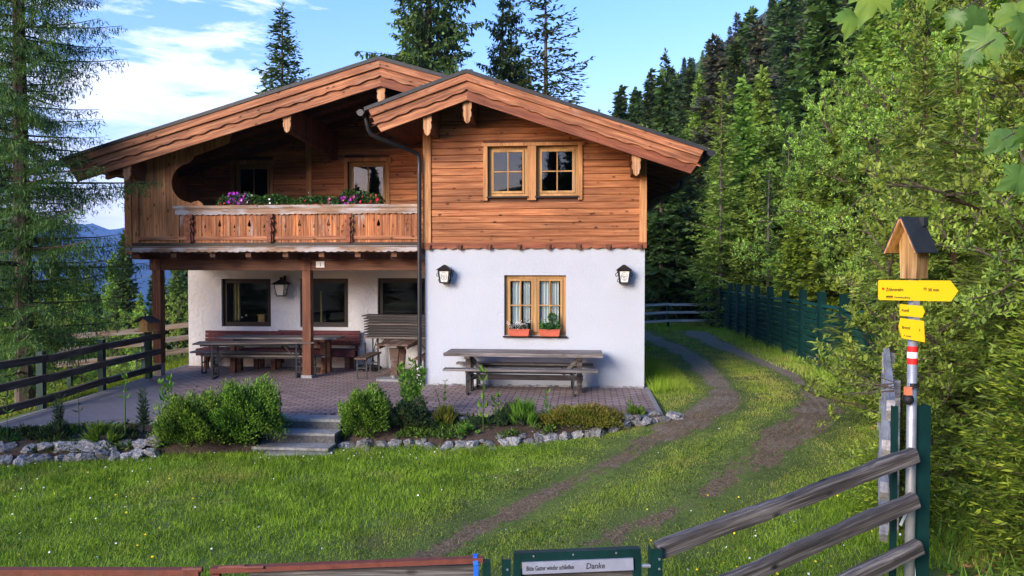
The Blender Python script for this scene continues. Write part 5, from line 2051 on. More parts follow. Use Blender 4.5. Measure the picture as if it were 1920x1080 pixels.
t = thing('field_gate', 'left gate leaf of red-brown steel ending at the hinge at the bottom edge', 'gate', (-4.6, GY, -0.62), 0)
def g2(x, y, z): return (x + 4.6, y - GY, z + 0.62)
m_ = MB()
m_.bar(g2(-4.6, GY, .365), g2(-1.90, GY, .362), 0.05, 0.035)
m_.build('top_rail', M['rust'], t)
for k in range(4):
    m_ = MB()
    dz_ = -0.09 - k * 0.24
    m_.bar(g2(-4.5, GY + .03, .36 + dz_), g2(-1.95, GY + .03, .36 + dz_), 0.035, 0.075)
    m_.build('plank', M['gatewood'], t)
for x_ in (-4.57, -1.93):
    m_ = MB()
    m_.bar(g2(x_, GY, -.45), g2(x_, GY, .345), 0.05, 0.045, up=(0, 1, 0))
    m_.build('gate_stile', M['rust'], t)

m_ = MB()       # blue strap slung over the rail
m_.tube([(0.0, -.05, -.75), (0.0, -.042, -.3), (0.004, -.036, -.02), (0.006, 0.0, .035), (0.004, .036, .0), (0, .04, -.3), (0, .03, -.75)], [.006] * 7, 4)
m_ = MB()
for a_, b_ in (((0, -.062, -.45), (0.008, -.040, .0)), ((0.008, -.040, .0), (0.0, -.01, .035)), ((0.0, -.01, .035), (-.002, .06, .03)), ((-.002, .06, .03), (-.004, .075, -.3))):
    m_.bar(a_, b_, 0.030, 0.006, up=(0, -1, .2))
o = m_.build('strap', M['blue'])
o.location = (-0.225, GY, .415)
tag(o, 'bright blue strap slung over the red-brown gate rail', 'strap')

# green posts
def steel_post(x, y, z0, z1, w_, label, name='gate_post', cap=True):
    t = thing(name, label, 'post', (x, y, z0), 0)
    m_ = MB()
    m_.box(-w_ / 2, w_ / 2, -w_ / 2, -w_ / 2 + .008, -.2, z1 - z0)
    m_.box(-w_ / 2, -w_ / 2 + .008, -w_ / 2 + .009, w_ / 2, -.2, z1 - z0)
    m_.box(w_ / 2 - .008, w_ / 2, -w_ / 2 + .009, w_ / 2, -.2, z1 - z0)
    m_.build('channel', M['green'], t)
    if cap:
        m_ = MB()
        m_.tube([(w_ / 2 - .02, -w_ / 2 - .006, z1 - z0 - .06), (w_ / 2 - .02, -w_ / 2 - .0005, z1 - z0 - .06)], .007, 8)
        m_.tube([(w_ / 2 - .02, -w_ / 2 - .006, z1 - z0 - .12), (w_ / 2 - .02, -w_ / 2 - .0005, z1 - z0 - .12)], .007, 8)
        m_.build('bolt', M['pole'], t)
    return t


steel_post(-0.035, GY, -0.6, 0.445, 0.055, 'short green steel post between the field gate and the small lettered gate')
steel_post(0.875, GY + .02, -0.55, 0.505, 0.075, 'short green steel post at the lower end of the sloping rails')
t = thing('garden_gate', 'small green-framed gate carrying a pale board with handwriting', 'gate', (0.01, GY, -0.6), 0)
m_ = MB()
m_.bar((0, 0, 1.053), (0.77, 0, 1.083), 0.05, 0.055)
m_.build('gate_frame', M['green'], t)
m_ = MB()
m_.bar((0, 0, 0.15), (0.77, 0, 0.17), 0.05, 0.05)
m_.build('gate_frame', M['green'], t)
for x_, z_ in ((0.022, 1.025), (0.75, 1.055)):
    m_ = MB()
    m_.bar((x_, 0, .06), (x_, 0, z_), 0.048, 0.045, up=(0, 1, 0))
    m_.build('gate_stile', M['green'], t)
for x_ in (0.12, 0.36, 0.62):
    m_ = MB()
    m_.tube([(x_, -.027, 1.062 + x_ * .04), (x_, -.032, 1.062 + x_ * .04)], .006, 8)
    m_.build('screw', M['pole'], t)
for k in range(3):
    m_ = MB()
    m_.bar((0.046, .03, .93 - k * .27), (0.727, .03, .955 - k * .27), 0.03, 0.07)
    m_.build('plank', M['gatewood'], t)
m_ = MB()
m_.bar((0.052, -.034, 0.995), (0.722, -.034, 1.022), 0.012, 0.072)
bd = m_.build('name_board', M['plate_grey'], t)
slope = math.atan(0.027 / 0.67)
text_mesh('Bitte Gatter wieder schließen', 0.040, M['inkgrey'], bd, (0.075, -.0415, 0.982), rot=(PI / 2, -slope, 0), shear=0.15, sx=0.60)
text_mesh('Danke', 0.050, M['inkgrey'], bd, (0.435, -.0415, 0.994), rot=(PI / 2, -slope, 0), shear=0.15, sx=0.88)
m_ = MB()
m_.tube([(0.775, -.01, 1.0), (0.83, -.01, 1.0)], 0.012, 8)
m_.build('latch', M['pole'], t)

# the fence rising to the right beside the gate
t = thing('sloping_fence', 'three weathered dark rails rising to the right from the small gate to the signpost', 'fence', (0.88, 4.55, -0.5), 0)
def sf(x, y, z): return Vector((x - .88, y - 4.55, z + .5))
a1 = at(1232, 1034, 4.55)
b1 = at(1716, 852, 4.95)
m_ = None
for k, (pa, pb) in enumerate((((1232, 1033), (1716, 853)), ((1150, 1185), (1717, 937)), ((1180, 1290), (1724, 1023)))):
    A_, B_ = at(*pa, 4.55 if k == 0 else 4.5), at(*pb, 4.93)
    A_, B_ = sf(*A_), sf(*B_)
    m_ = MB()
    L_ = (B_ - A_).length
    n_ = 26
    h_ = (0.092, 0.092, 0.088)[k]
    # a slightly crooked, chamfered beam
    for i in range(n_ + 1):
        s_ = i / n_
        wv = 0.004 * math.sin(s_ * 9 + k) + 0.0015 * math.sin(s_ * 31 + k * 2) + 0.002 * math.sin(s_ * 77)
        hh = h_ / 2 + 0.003 * math.sin(s_ * 23 + k)
        for (yy, zz) in ((-.034, -hh), (-.036, hh * .55), (-.022, hh), (.034, hh), (.034, -hh)):
            m_.v.append((L_ * s_, yy, zz + wv))
    for i in range(n_):
        for j in range(5):
            j2 = (j + 1) % 5
            m_.f.append((i * 5 + j, (i + 1) * 5 + j, (i + 1) * 5 + j2, i * 5 + j2))
    m_.f.append((0, 1, 2, 3, 4))
    m_.f.append(tuple(n_ * 5 + j for j in (4, 3, 2, 1, 0)))
    o = m_.build('rail', M['gatewood'], t)
    o.matrix_basis = Matrix.Translation(A_) @ (B_ - A_).to_track_quat('X', 'Z').to_matrix().to_4x4()

steel_post(2.80, 5.12, 0.0, 1.27, 0.11, 'tall dark green steel post standing right behind the signpost', 'fence_post', False)
steel_post(2.635, 5.12, -0.3, 1.26, 0.035, 'slim green steel post left behind the signpost holding the rails', 'fence_post', False)

# old fence running back from the signpost, seen almost end-on
t = thing('old_fence', 'broken silver-grey split-rail fence running back behind the signpost, seen nearly end-on', 'fence', (2.75, 5.3, 0.0), 0)
def of(v_): return Vector(v_) - Vector((2.75, 5.3, 0))
rails = [((2.70, 5.3, 1.20), (4.02, 8.0, 1.28), .16), ((2.67, 5.3, 0.92), (4.00, 8.0, 1.02), .15), ((2.66, 5.3, 0.62), (3.98, 8.0, 0.76), .15), ((2.66, 5.3, 0.32), (3.96, 8.0, 0.50), .14)]
M['silver'] = wood('silver_grey_wood', (0.13, 0.125, 0.12), (0.33, 0.32, 0.31), (0.50, 0.49, 0.48), 'x', None, knots=0.3, streak=16)
for a_, b_, h_ in rails:
    a_, b_ = of(a_), of(b_)
    m_ = MB()
    L_ = (b_ - a_).length
    m_.prism([(0, -h_ / 2), (L_ * .3, -h_ * .42), (L_ * .7, -h_ * .55), (L_, -h_ * .35), (L_ + .06, 0), (L_ - .03, h_ * .5), (L_ * .6, h_ * .45), (L_ * .2, h_ * .55), (0, h_ * .42), (-.05, 0)], -.028, .028)
    o = m_.build('rail', M['silver'], t)
    o.matrix_basis = Matrix.Translation(a_) @ (b_ - a_).to_track_quat('X', 'Z').to_matrix().to_4x4()
for x_, y_ in ((3.98, 8.02), (3.3, 6.6)):
    m_ = MB()
    z_ = gzf(x_, y_)
    p = of((x_, y_, 0))
    m_.box(p.x + .03, p.x + .12, p.y - .05, p.y + .05, z_ - .3, 1.30 if y_ > 7 else 1.22)
    m_.build('post', M['silver'], t)

# red-white barrier tape
m_ = MB()
m2 = MB()
tp_ = [at(1704, 862, 5.06), at(1709, 900, 5.05), at(1706, 940, 5.06), at(1711, 985, 5.05), at(1709, 1030, 5.06), at(1713, 1080, 5.05), at(1711, 1140, 5.05)]
o0 = tp_[-1].copy()
for k in range(len(tp_) - 1):
    for s_ in range(3):
        a_, b_ = tp_[k].lerp(tp_[k + 1], s_ / 3) - o0, tp_[k].lerp(tp_[k + 1], (s_ + 1) / 3) - o0
        (m_ if (k + s_) % 2 else m2).bar(a_, b_, 0.028, 0.003, up=(0.1 + .3 * math.sin(k), -1, 0))
a_ = at(1700, 960, 5.04) - o0
b_ = at(1688, 985, 5.02) - o0
m2.bar(a_, b_, 0.02, 0.003, up=(0.3, -1, 0))
t = thing('barrier_tape', 'faded red and white barrier tape hanging down beside the signpost', 'tape', o0, 0)
M['fadered'] = solid('faded_red_tape', (0.55, 0.16, 0.13), 0.6)
m_.build('red_stripes', M['fadered'], t)
m2.build('white_stripes', M['white'], t)

# signpost
PX, PY = 2.715, 5.05
t = thing('signpost', 'round grey steel signpost with yellow hiking signs and a red-white-red band', 'signpost', (PX, PY, gzf(PX, PY)), 0)
zb = gzf(PX, PY)
m_ = MB()
def pz(py): return CZ - (py - 505) * PY / F
m_.tube([(0, 0, -.3), (0, 0, pz(523) - zb)], 0.032, 18)
pl = m_.build('pole', M['pole'], t, smooth=True)
pl.data.polygons.foreach_set('use_smooth', [len(p.vertices) == 4 for p in pl.data.polygons])
for (y0, y1, mm) in ((649, 660, 'red'), (660, 671.5, 'white'), (671.5, 683, 'red')):
    m_ = MB()
    m_.tube([(0, 0, pz(y1) - zb), (0, 0, pz(y0) - zb)], 0.0335, 18)
    m_.build('band', M[mm], t)
def px2(x): return (x - 960) * PY / F - PX


def sign(poly, label, yy, tiltz=0.0, depth=0.012):
    m_ = MB()
    m_.prism([(px2(a_), pz(b_) - zb) for a_, b_ in poly], yy, yy + depth)
    o = m_.build('sign_plate', M['yellow'], t)
    if label: o['label'] = label
    return o


s1 = sign([(1641.5, 527), (1643, 525), (1774, 525.8), (1789, 545), (1776, 564.5), (1643, 562), (1641.5, 560)], 'largest yellow arrow sign pointing right', -0.050)
s2 = sign([(1682, 569.5), (1722.5, 573), (1727.5, 584), (1722.5, 595), (1682, 591)], 'small yellow arrow sign in the middle', -0.050)
s3 = sign([(1683.5, 595.5), (1726, 601), (1728, 641), (1686, 633), (1680, 612)], 'lowest yellow sign pointing left', -0.050)
def stext(s_, par, x, y, sz, mm='black', sx=1.0, rot=0.0, yy=-0.0515):
    return text_mesh(s_, sz, M[mm], par, (px2(x), yy, pz(y) - zb), rot=(PI / 2, rot, 0), sx=sx)


stext('Zöhreralm', s1, 1654, 545.5, 0.033, 'black', 0.82)
stext('30 min', s1, 1732, 545.8, 0.030, 'black', 0.92)
m_ = MB()
m_.prism([(px2(1649) + .0085 * math.cos(k * PI / 8), pz(541) - zb + .0085 * math.sin(k * PI / 8)) for k in range(16)], -0.0525, -0.0502)
m_.build('red_dot', M['red'], s1)
m_ = MB()
for k in range(16):
    a, b_ = k * PI / 8, (k + 1) * PI / 8
    cx_, cz_ = px2(1727), pz(541.5) - zb
    m_.bar((cx_ + .0095 * math.cos(a), -.0512, cz_ + .0095 * math.sin(a)), (cx_ + .0095 * math.cos(b_), -.0512, cz_ + .0095 * math.sin(b_)), .002, .002)
m_.bar((cx_, -.0512, cz_), (cx_ + .006, -.0512, cz_ + .006), .002, .002)
m_.bar((cx_, -.0512, cz_), (cx_ - .005, -.0512, cz_ + .004), .002, .002)
m_.build('clock_symbol', M['black'], s1)
m_ = MB()
m_.prism([(px2(1655), pz(558.5) - zb), (px2(1667), pz(558.5) - zb), (px2(1667), pz(554) - zb), (px2(1655), pz(554) - zb)], -0.0522, -0.0502)
m_.build('label_box', M['black'], s1)
stext('GASTRO', s1, 1655.6, 558, 0.0105, 'yellow', 1.05, yy=-0.0527)
stext('Tannen', s1, 1669.5, 558.5, 0.017, 'inkgrey', .9)
stext('Kaufberg', s1, 1682.5, 559, 0.017, 'inkgrey', .95)
stext('Kundl', s2, 1683.6, 583, 0.025, 'black', .82, 0.07)
stext('Brentl', s3, 1684.6, 615, 0.026, 'black', .85, 0.10)
stext('3', s3, 1716, 620, 0.024, 'black', .9, 0.10)
stext('P', s3, 1688.6, 629.5, 0.016, 'black', .9, 0.10)
stext('Achtal', s3, 1692.5, 630, 0.014, 'inkgrey', .95, 0.10)
m_ = MB()
for y_ in (545, 584, 616):
    m_.tube([(0, 0, pz(y_) - zb - .012), (0, 0, pz(y_) - zb + .012)], 0.037, 16)
m_.box(-.02, .02, -.048, -.03, pz(616) - zb, pz(545) - zb)
m_.build('clamp', M['pole'], t)

# bird box on top
t = thing('bird_box', 'wooden bird box with a black pitched roof on top of the signpost', 'bird box', (PX, PY, pz(522)), R(27))
t.scale = (.93, .93, .98)
m_ = MB()
m_.prism([(-.062, 0.0), (.062, 0.0), (.070, .18), (.075, .26), (0, .38), (-.075, .26), (-.070, .18)], -.060, .070, ax='x')
b = m_.build('body', M['birch'], t)
m_ = MB()
for s_ in (1, -1):
    m_.bar((-0.04, s_ * .003, .405), (-0.04, s_ * .118, .178), .23, .014, up=(0, s_, 1))
m_.build('roof_boards', M['honey'], t)
m_ = MB()
for s_ in (1, -1):
    m_.bar((-0.158, s_ * .004, .404), (-0.158, s_ * .120, .172), .006, .011, up=(0, s_, 1))
m_.build('verge_board', M['purlin'], t)
m_ = MB()
for s_ in (1, -1):
    m_.bar((-0.04, s_ * .004, .420), (-0.04, s_ * .130, .172), .240, .012, up=(0, s_, 1))
m_.build('roof_felt', M['roof'], t)
m_ = MB()
m_.bar((0.055, -0.03, .36), (0.055, -.03, .42), .05, .05)
m_.build('ridge_block', M['roof'], t)

# rubber ball bracket
bl = at(1703, 749, 5.0)
t = thing('rubber_stop', 'black rubber ball on a salmon-coloured holder strapped to the signpost', 'rubber ball', bl, 0)
m_ = MB()
prof = [(-.037, .002), (-.034, .014), (-.024, .027), (-.010, .035), (.008, .035), (.024, .028), (.034, .014), (.037, .002)]
m_.tube([(0, 0, z_) for z_, r_ in prof], [r_ for z_, r_ in prof], 16)
m_.build('ball', M['rubber'], t, smooth=True)
m_ = MB()
m_.box(-.022, .018, -.018, .018, .030, .085)
m_.build('holder', M['orange'], t)
m_ = MB()
m_.tube([(0.0, 0, .06), (.03, -.02, .085), (.045, -.035, .09)], .008, 6)
m_.tube([(.055, .05, .075), (.055, .05, .105)], .036, 14)
m_.build('strap', M['rubber'], t)
m_ = MB()      # bare twigs beside it
tw = thing('twigs', 'bare dark twigs poking out left of the rubber ball on the signpost', 'twigs', bl + Vector((-.02, .15, 0)), 0)
for k in range(9):
    zz = rng.uniform(-.02, .10)
    a = rng.uniform(-.10, .12)
    m_.tube([(0.0, 0, zz), (-.12, .02, zz + a * .4), (-.26 - rng.random() * .12, .05, zz + a)], [.004, .003, .0015], 5)
m_.build('branches', M['bark'], tw)

# ================================================================== ROCKS
def rock_proto(seed, flat=0.7):
    r_ = np.random.default_rng(seed)
    bm = bmesh.new()
    bmesh.ops.create_icosphere(bm, subdivisions=3, radius=1.0)
    planes = [(nrm(r_.normal(size=3)), r_.uniform(.42, .85)) for _ in range(15)]
    for v in bm.verts:
        p = np.array(v.co)
        for n_, d in planes:
            k = p @ n_
            if k > d:
                p = p - n_ * (k - d) * .93
        p = p * (1 + 0.09 * math.sin(p[0] * 9 + seed) * math.sin(p[1] * 8) + 0.06 * math.sin(p[2] * 17 + p[0] * 13) + .04 * math.sin(p[1] * 29 + p[0] * 23))
        v.co = Vector((p[0], p[1], p[2] * flat))
    me = bpy.data.meshes.new('rock')
    bm.to_mesh(me)
    bm.free()
    me.materials.append(M['rock'])
    me.polygons.foreach_set('use_smooth', [False] * len(me.polygons))
    return me


RP = [rock_proto(s_, f_) for s_, f_ in ((1, .62), (2, .75), (3, .55), (4, .85), (5, .65), (6, .7))]


def rock(x, y, z, sx, sy, sz, label, group, rz=None):
    o = bpy.data.objects.new('rock', RP[rng.integers(len(RP))])
    C.objects.link(o)
    o.location = (x, y, z)
    o.scale = (sx, sy, sz)
    o.rotation_euler = (rng.normal() * .25, rng.normal() * .25, rng.uniform(0, 6.28) if rz is None else rz)
    return tag(o, label, 'rock', group)


def along(line, n_):
    D = densify(line, 12)
    seg = np.r_[0, np.cumsum(np.hypot(*np.diff(D, axis=0).T))]
    t = np.linspace(0, seg[-1], n_)
    return np.stack([np.interp(t, seg, D[:, 0]), np.interp(t, seg, D[:, 1])], 1)


# left dry-stone edging: two courses
for (x_, y_) in along([p for p in left_front if p[0] < -4.5], 20):
    s_ = rng.uniform(.09, .15)
    rock(x_ + rng.normal() * .02, y_ - .02 + rng.normal() * .02, gzf(x_, y_) + .05, s_ * 1.1, s_, s_ * 1.1, 'grey limestone in the lower course of the dry-stone edging left of the bushes', 'lower course of the left stone edging')
for (x_, y_) in along([p for p in left_front if p[0] < -4.5], 15):
    s_ = rng.uniform(.12, .19)
    rock(x_ + rng.normal() * .02, y_ + .11 + rng.normal() * .02, gzf(x_, y_) + .17, s_ * 1.2, s_, s_ * 1.0, 'larger grey limestone on the upper course of the dry-stone edging left of the bushes', 'upper course of the left stone edging', rng.normal() * .3)
for (x_, y_) in along([(-7.25, 10.25), (-6.7, 10.45), (-6.0, 10.75), (-5.4, 11.0), (-4.8, 11.1)], 30):
    s_ = rng.uniform(.05, .10)
    rock(x_ + rng.normal() * .05, y_ - .10 + rng.normal() * .07, -.04 + rng.uniform(-.03, .03), s_ * 1.2, s_, s_ * .9, 'small pale stone along the terrace edge behind the left flower bed', 'stones on the terrace edge of the left bed')
# right bed front
for (x_, y_) in along(right_front, 27):
    s_ = rng.uniform(.09, .16) * (1.15 if x_ > 1.2 else .95)
    rock(x_ + rng.normal() * .04, y_ + rng.normal() * .03, gzf(x_, y_) + .03, s_ * 1.15, s_, s_ * 1.1, 'jagged pale limestone on the lawn side of the right flower bed', 'front edging of the right flower bed')
for (x_, y_) in along([(-2.2, 10.70), (-1.0, 10.62), (0.4, 10.60)], 26):
    s_ = rng.uniform(.03, .06)
    rock(x_ + rng.normal() * .05, y_ - .08 + rng.normal() * .05, gzf(x_, y_) + .0, s_ * 1.2, s_, s_ * .8, 'fist-sized pale stone at the grass edge in front of the right flower bed', 'small stones before the right flower bed')
for (x_, y_) in along(right_back, 24):
    s_ = rng.uniform(.06, .11)
    rock(x_ + rng.normal() * .05, y_ - .14 + rng.normal() * .04, -.05, s_ * 1.2, s_, s_ * .85, 'whitish stone along the paving behind the right flower bed', 'stones on the paving edge of the right bed')
for k in range(9):
    s_ = rng.uniform(.10, .17)
    rock(1.45 + k * .095 + rng.normal() * .04, 11.0 + k * .035 + rng.normal() * .06, -.03 + rng.normal() * .02, s_ * 1.2, s_, s_ * .8, 'bluish white limestone heaped at the right end of the flower bed beside the track', 'stones heaped at the right end of the bed')
p = og(936, 800)
rock(p.x, p.y + .15, -.02, .07, .05, .15, 'tall white stone standing upright in the middle of the right flower bed', None)
p = og(893, 805)
rock(p.x, p.y, gzf(p.x, p.y) + .10, .16, .10, .07, 'flat white stone lying in the soil of the right flower bed', None)
p = og(840, 800)
rock(p.x + .1, p.y + .05, gzf(p.x, p.y) + .09, .17, .11, .08, 'flat greenish grey stone lying in the soil of the right flower bed', None)
rock(3.18, 4.95, gzf(3.18, 4.95) + .05, .14, .11, .10, 'grey rock in the leaf litter at the bottom right, behind the green steel post', None)

# steps
t = thing('garden_steps', 'three broad concrete steps leading from the lawn up to the paved terrace', 'steps', (-2.98, 11.15, 0), -TH)
for k in range(3):
    y1 = 0.10 - k * 0.30
    m_ = MB()
    m_.box(-.55 - .015 * k, .50 + .01 * k, y1 - .34, y1, -.036 - .138 * k, -.002 - .138 * k + (0.004 if k == 0 else 0))
    m_.build('tread', M['concrete'], t)
    m_ = MB()
    m_.box(-.545 - .015 * k, .495 + .01 * k, y1 - .33, y1 + .0, -.30 - .138 * k, -.037 - .138 * k)
    m_.build('riser', M['step_riser'], t)
p = hw(0, 0)
m_ = MB()
m_.box(-.50, .42, -.16, .14, -.10, .0)
o = m_.build('stepping_slab', M['concrete'])
o.location = (-2.92, 10.38, gzf(-2.92, 10.38) + .035)
tag(o, 'flat concrete slab in the grass at the foot of the garden steps', 'slab')

# ================================================================== BED PLANTS
def gp(px, py, Y=None):
    p = og(px, py)
    return (p.x, p.y, p.z)


def bush_at(cx, base, Y, *a, **k):
    p = at(cx, base, Y)
    return (p.x, p.y, p.z)


# two big clipped bushes left of the steps, one right
mound('boxwood_bush', 'broad rounded evergreen bush, left one of the pair beside the steps', 'bush', (-4.42, 10.33, -.36), .50, .44, .80, 24000, .042, .018, M['shrub'], lump=.34, shell=.5, tipf=1.0)
mound('boxwood_bush', 'taller rounded evergreen bush directly left of the steps', 'bush', (-3.74, 10.48, -.36), .50, .44, .94, 26000, .042, .018, M['shrub'], lump=.34, shell=.5, tipf=1.0)
mound('boxwood_bush', 'single egg-shaped evergreen bush directly right of the steps', 'bush', (-2.13, 10.86, -.30), .36, .34, .74, 17000, .042, .018, M['shrub'], lump=.22, shell=.5, tipf=1.0)
mound('boxwood_bush', 'dull green low bush beneath the tall leafy perennial right of the steps', 'bush', (-1.50, 10.92, -.20), .34, .28, .48, 6000, .04, .018, M['herb_dark'], lump=.2, tipf=.2)
stalk('perennial', 'tall light green leafy perennial rising above the low bush by the drainpipe', 'plant', (-1.52, 11.10, -.1), .92, 13, .13, .075, M['herb'], .32, 10, base=.5, droop=.25, tiptuft=7)
mound('heath_shrub', 'wide yellow-green heath mound with brownish edges in the right flower bed', 'shrub', (1.02, 10.92, -.18), .62, .30, .36, 12000, .05, .012, M['heath'], lump=.2, tipf=.8)
mound('heath_shrub', 'small bluish green tuft left of the wide heath mound', 'shrub', (0.05, 10.95, -.16), .22, .16, .32, 2400, .13, .010, M['herb_dark'], lump=.2, upward=1.6, tipf=.0, stem=False)
mound('grass_tuft', 'bright green grassy tuft among the stones near the middle of the right bed', 'plant', (0.16, 10.84, -.18), .15, .13, .34, 1200, .20, .010, M['herb'], lump=.2, upward=2.4, stem=False)
mound('grass_tuft', 'olive green grassy tuft behind the flat white stone', 'plant', (-0.98, 11.0, -.15), .14, .12, .26, 900, .14, .010, M['heath'], lump=.2, upward=2.0, stem=False)
mound('heath_shrub', 'dark reddish low cushion plant behind the front stones in mid bed', 'plant', (-0.35, 10.98, -.15), .26, .16, .18, 1800, .04, .014, M['herb_dark'], lump=.2, stem=False)
mound('cushion_plant', 'low green cushion in front of the flat white stone', 'plant', (-0.62, 10.76, -.2), .16, .12, .14, 900, .035, .016, M['herb'], stem=False)
mound('cushion_plant', 'low light green rosette between the stones at the right end of the bed', 'plant', (1.86, 11.16, -.05), .13, .10, .16, 500, .09, .02, M['herb'], upward=1.2, stem=False)
stalk('sunflower_seedling', 'lone tall thin stalk with drooping leaves in front of the left bench leg', 'plant', (-0.42, 10.85, -.15), .86, 1, .17, .08, M['herb'], .03, 6, base=.25, droop=.5, tiptuft=3, stem_r=.008)
stalk('sunflower_seedling', 'short seedling with broad leaves right of the lone tall stalk', 'plant', (-0.20, 10.95, -.1), .42, 2, .15, .075, M['herb'], .12, 3, base=.5, droop=.4, tiptuft=3)
stalk('sunflower_seedling', 'pale seedling standing before the paving below the window', 'plant', (0.52, 10.98, -.12), .50, 2, .12, .05, M['herb'], .10, 5, base=.4, droop=.3)
stalk('sunflower_seedling', 'thin dark seedling near the right end of the bed, before the paving', 'plant', (1.78, 11.2, -.08), .34, 2, .09, .03, M['herb'], .07, 4, base=.5, droop=.4)
stalk('perennial', 'thin stalked plant at the paving edge between drainpipe and tall stalk', 'plant', (-1.02, 11.2, -.06), .58, 3, .08, .035, M['herb'], .16, 6, base=.2)
# left bed
stalk('lily_plant', 'dark whorled lily stem in the left bed, nearest the terrace corner', 'plant', (-6.28, 10.25, -.16), .62, 5, .11, .022, M['herb_dark'], .09, 26, base=.35, droop=.1)
stalk('lily_plant', 'dark whorled lily stem in the left bed beside the left clipped bush', 'plant', (-5.22, 10.52, -.16), .68, 5, .12, .022, M['herb_dark'], .09, 28, base=.3, droop=.1)
stalk('lily_plant', 'young lily stems poking up right of the taller clipped bush', 'plant', (-3.42, 10.98, -.1), .52, 3, .08, .016, M['herb_dark'], .13, 14, base=.3, droop=.1)
stalk('sunflower_seedling', 'tall bare pale stem with a few leaves on top in the left bed', 'plant', (-5.32, 10.22, -.2), .90, 1, .14, .05, M['herb'], .04, 4, base=.7, droop=.3, stem_r=.009, tiptuft=5)
stalk('sunflower_seedling', 'slim brownish stem right of the dark lily near the terrace corner', 'plant', (-6.0, 10.3, -.16), .66, 1, .10, .04, M['herb_dark'], .03, 4, base=.6, droop=.3, tiptuft=2)
stalk('sunflower_seedling', 'leggy seedling with broad leaves rising behind the left clipped bush', 'plant', (-5.02, 10.9, -.08), .66, 3, .17, .07, M['herb'], .20, 4, base=.6, droop=.4, tiptuft=3)
stalk('sunflower_seedling', 'thin green stem at the far left end of the stone edging', 'plant', (-6.78, 9.98, -.15), .62, 1, .12, .04, M['herb'], .02, 3, base=.7, droop=.2, tiptuft=3)
mound('fern', 'bright yellow-green fern-like clump in the middle of the left bed', 'plant', (-5.62, 10.22, -.2), .24, .16, .18, 700, .16, .02, M['herb'], upward=.9, stem=False)
mound('cushion_plant', 'dark grey-green cushion below the first lily in the left bed', 'plant', (-6.22, 10.12, -.22), .20, .16, .30, 1500, .08, .012, M['herb_dark'], upward=1.4, stem=False)
mound('cushion_plant', 'brownish red sedum cushion near the left end of the left bed', 'plant', (-6.62, 10.18, -.22), .26, .16, .26, 1600, .05, .016, M['herb_dark'], stem=False)
mound('cushion_plant', 'green-grey lavender cushion at the far left end of the left bed', 'plant', (-6.95, 10.05, -.22), .24, .16, .26, 1500, .07, .012, M['geranium'], upward=1.1, stem=False)
mound('cushion_plant', 'small dark cushion right of the bright fern-like clump', 'plant', (-5.35, 10.32, -.2), .18, .14, .20, 1200, .06, .012, M['herb_dark'], upward=1.2, stem=False)

# small stuff filling the beds
def bed_fill(back, front, n_, name, label, mat, ll, lw, zadd=.0):
    B, Fp = densify(back, 10), densify(front, 10)
    i = rng.random(n_)
    t_ = rng.uniform(.12, .98, n_)
    bi = np.stack([np.interp(i * (len(B) - 1), np.arange(len(B)), B[:, k]) for k in (0, 1)], 1)
    fi = np.stack([np.interp(i * (len(Fp) - 1), np.arange(len(Fp)), Fp[:, k]) for k in (0, 1)], 1)
    p = bi * (1 - t_[:, None]) + fi * t_[:, None]
    keep = fbm(p[:, 0], p[:, 1], 2.4, 60) > .50
    p, t_, fi = p[keep], t_[keep], fi[keep]
    z_ = -0.05 * (1 - t_) + (gz(fi[:, 0], fi[:, 1]) + .10) * t_ + rng.uniform(0, .07, len(p))
    P = np.column_stack([p, z_])
    D = nrm(rdir(len(P)) + np.array([0, 0, .9]))
    return tag(leaf_mesh(name, P, D, side_of(D), ll * rng.uniform(.5, 1.3, len(P)), lw, mat, None, rng.random(len(P)) * .3), label, 'ground cover', kind='stuff')


bed_fill(right_back, right_front, 14000, 'ground_cover', 'low mixed ground cover between the stones of the right flower bed', M['shrub'], .07, .022)
bed_fill(left_back, left_front, 12000, 'ground_cover', 'low mixed ground cover between the stones of the left flower bed', M['shrub'], .07, .022)
for k in range(46):
    s_ = rng.uniform(.025, .07)
    a_, b_ = rng.uniform(-2.2, 2.1), rng.uniform(0, 1)
    yb, yf = hw(to_h(a_, 11.2)[0], -2.75).y, float(np.interp(a_, [p[0] for p in right_front], [p[1] for p in right_front]))
    rock(a_, yb * (1 - b_) + yf * b_, -.06 * (1 - b_) + (gzf(a_, yf) + .08) * b_, s_ * 1.3, s_, s_ * .8, 'small rubble stone scattered over the soil of the right flower bed', 'rubble in the right flower bed')

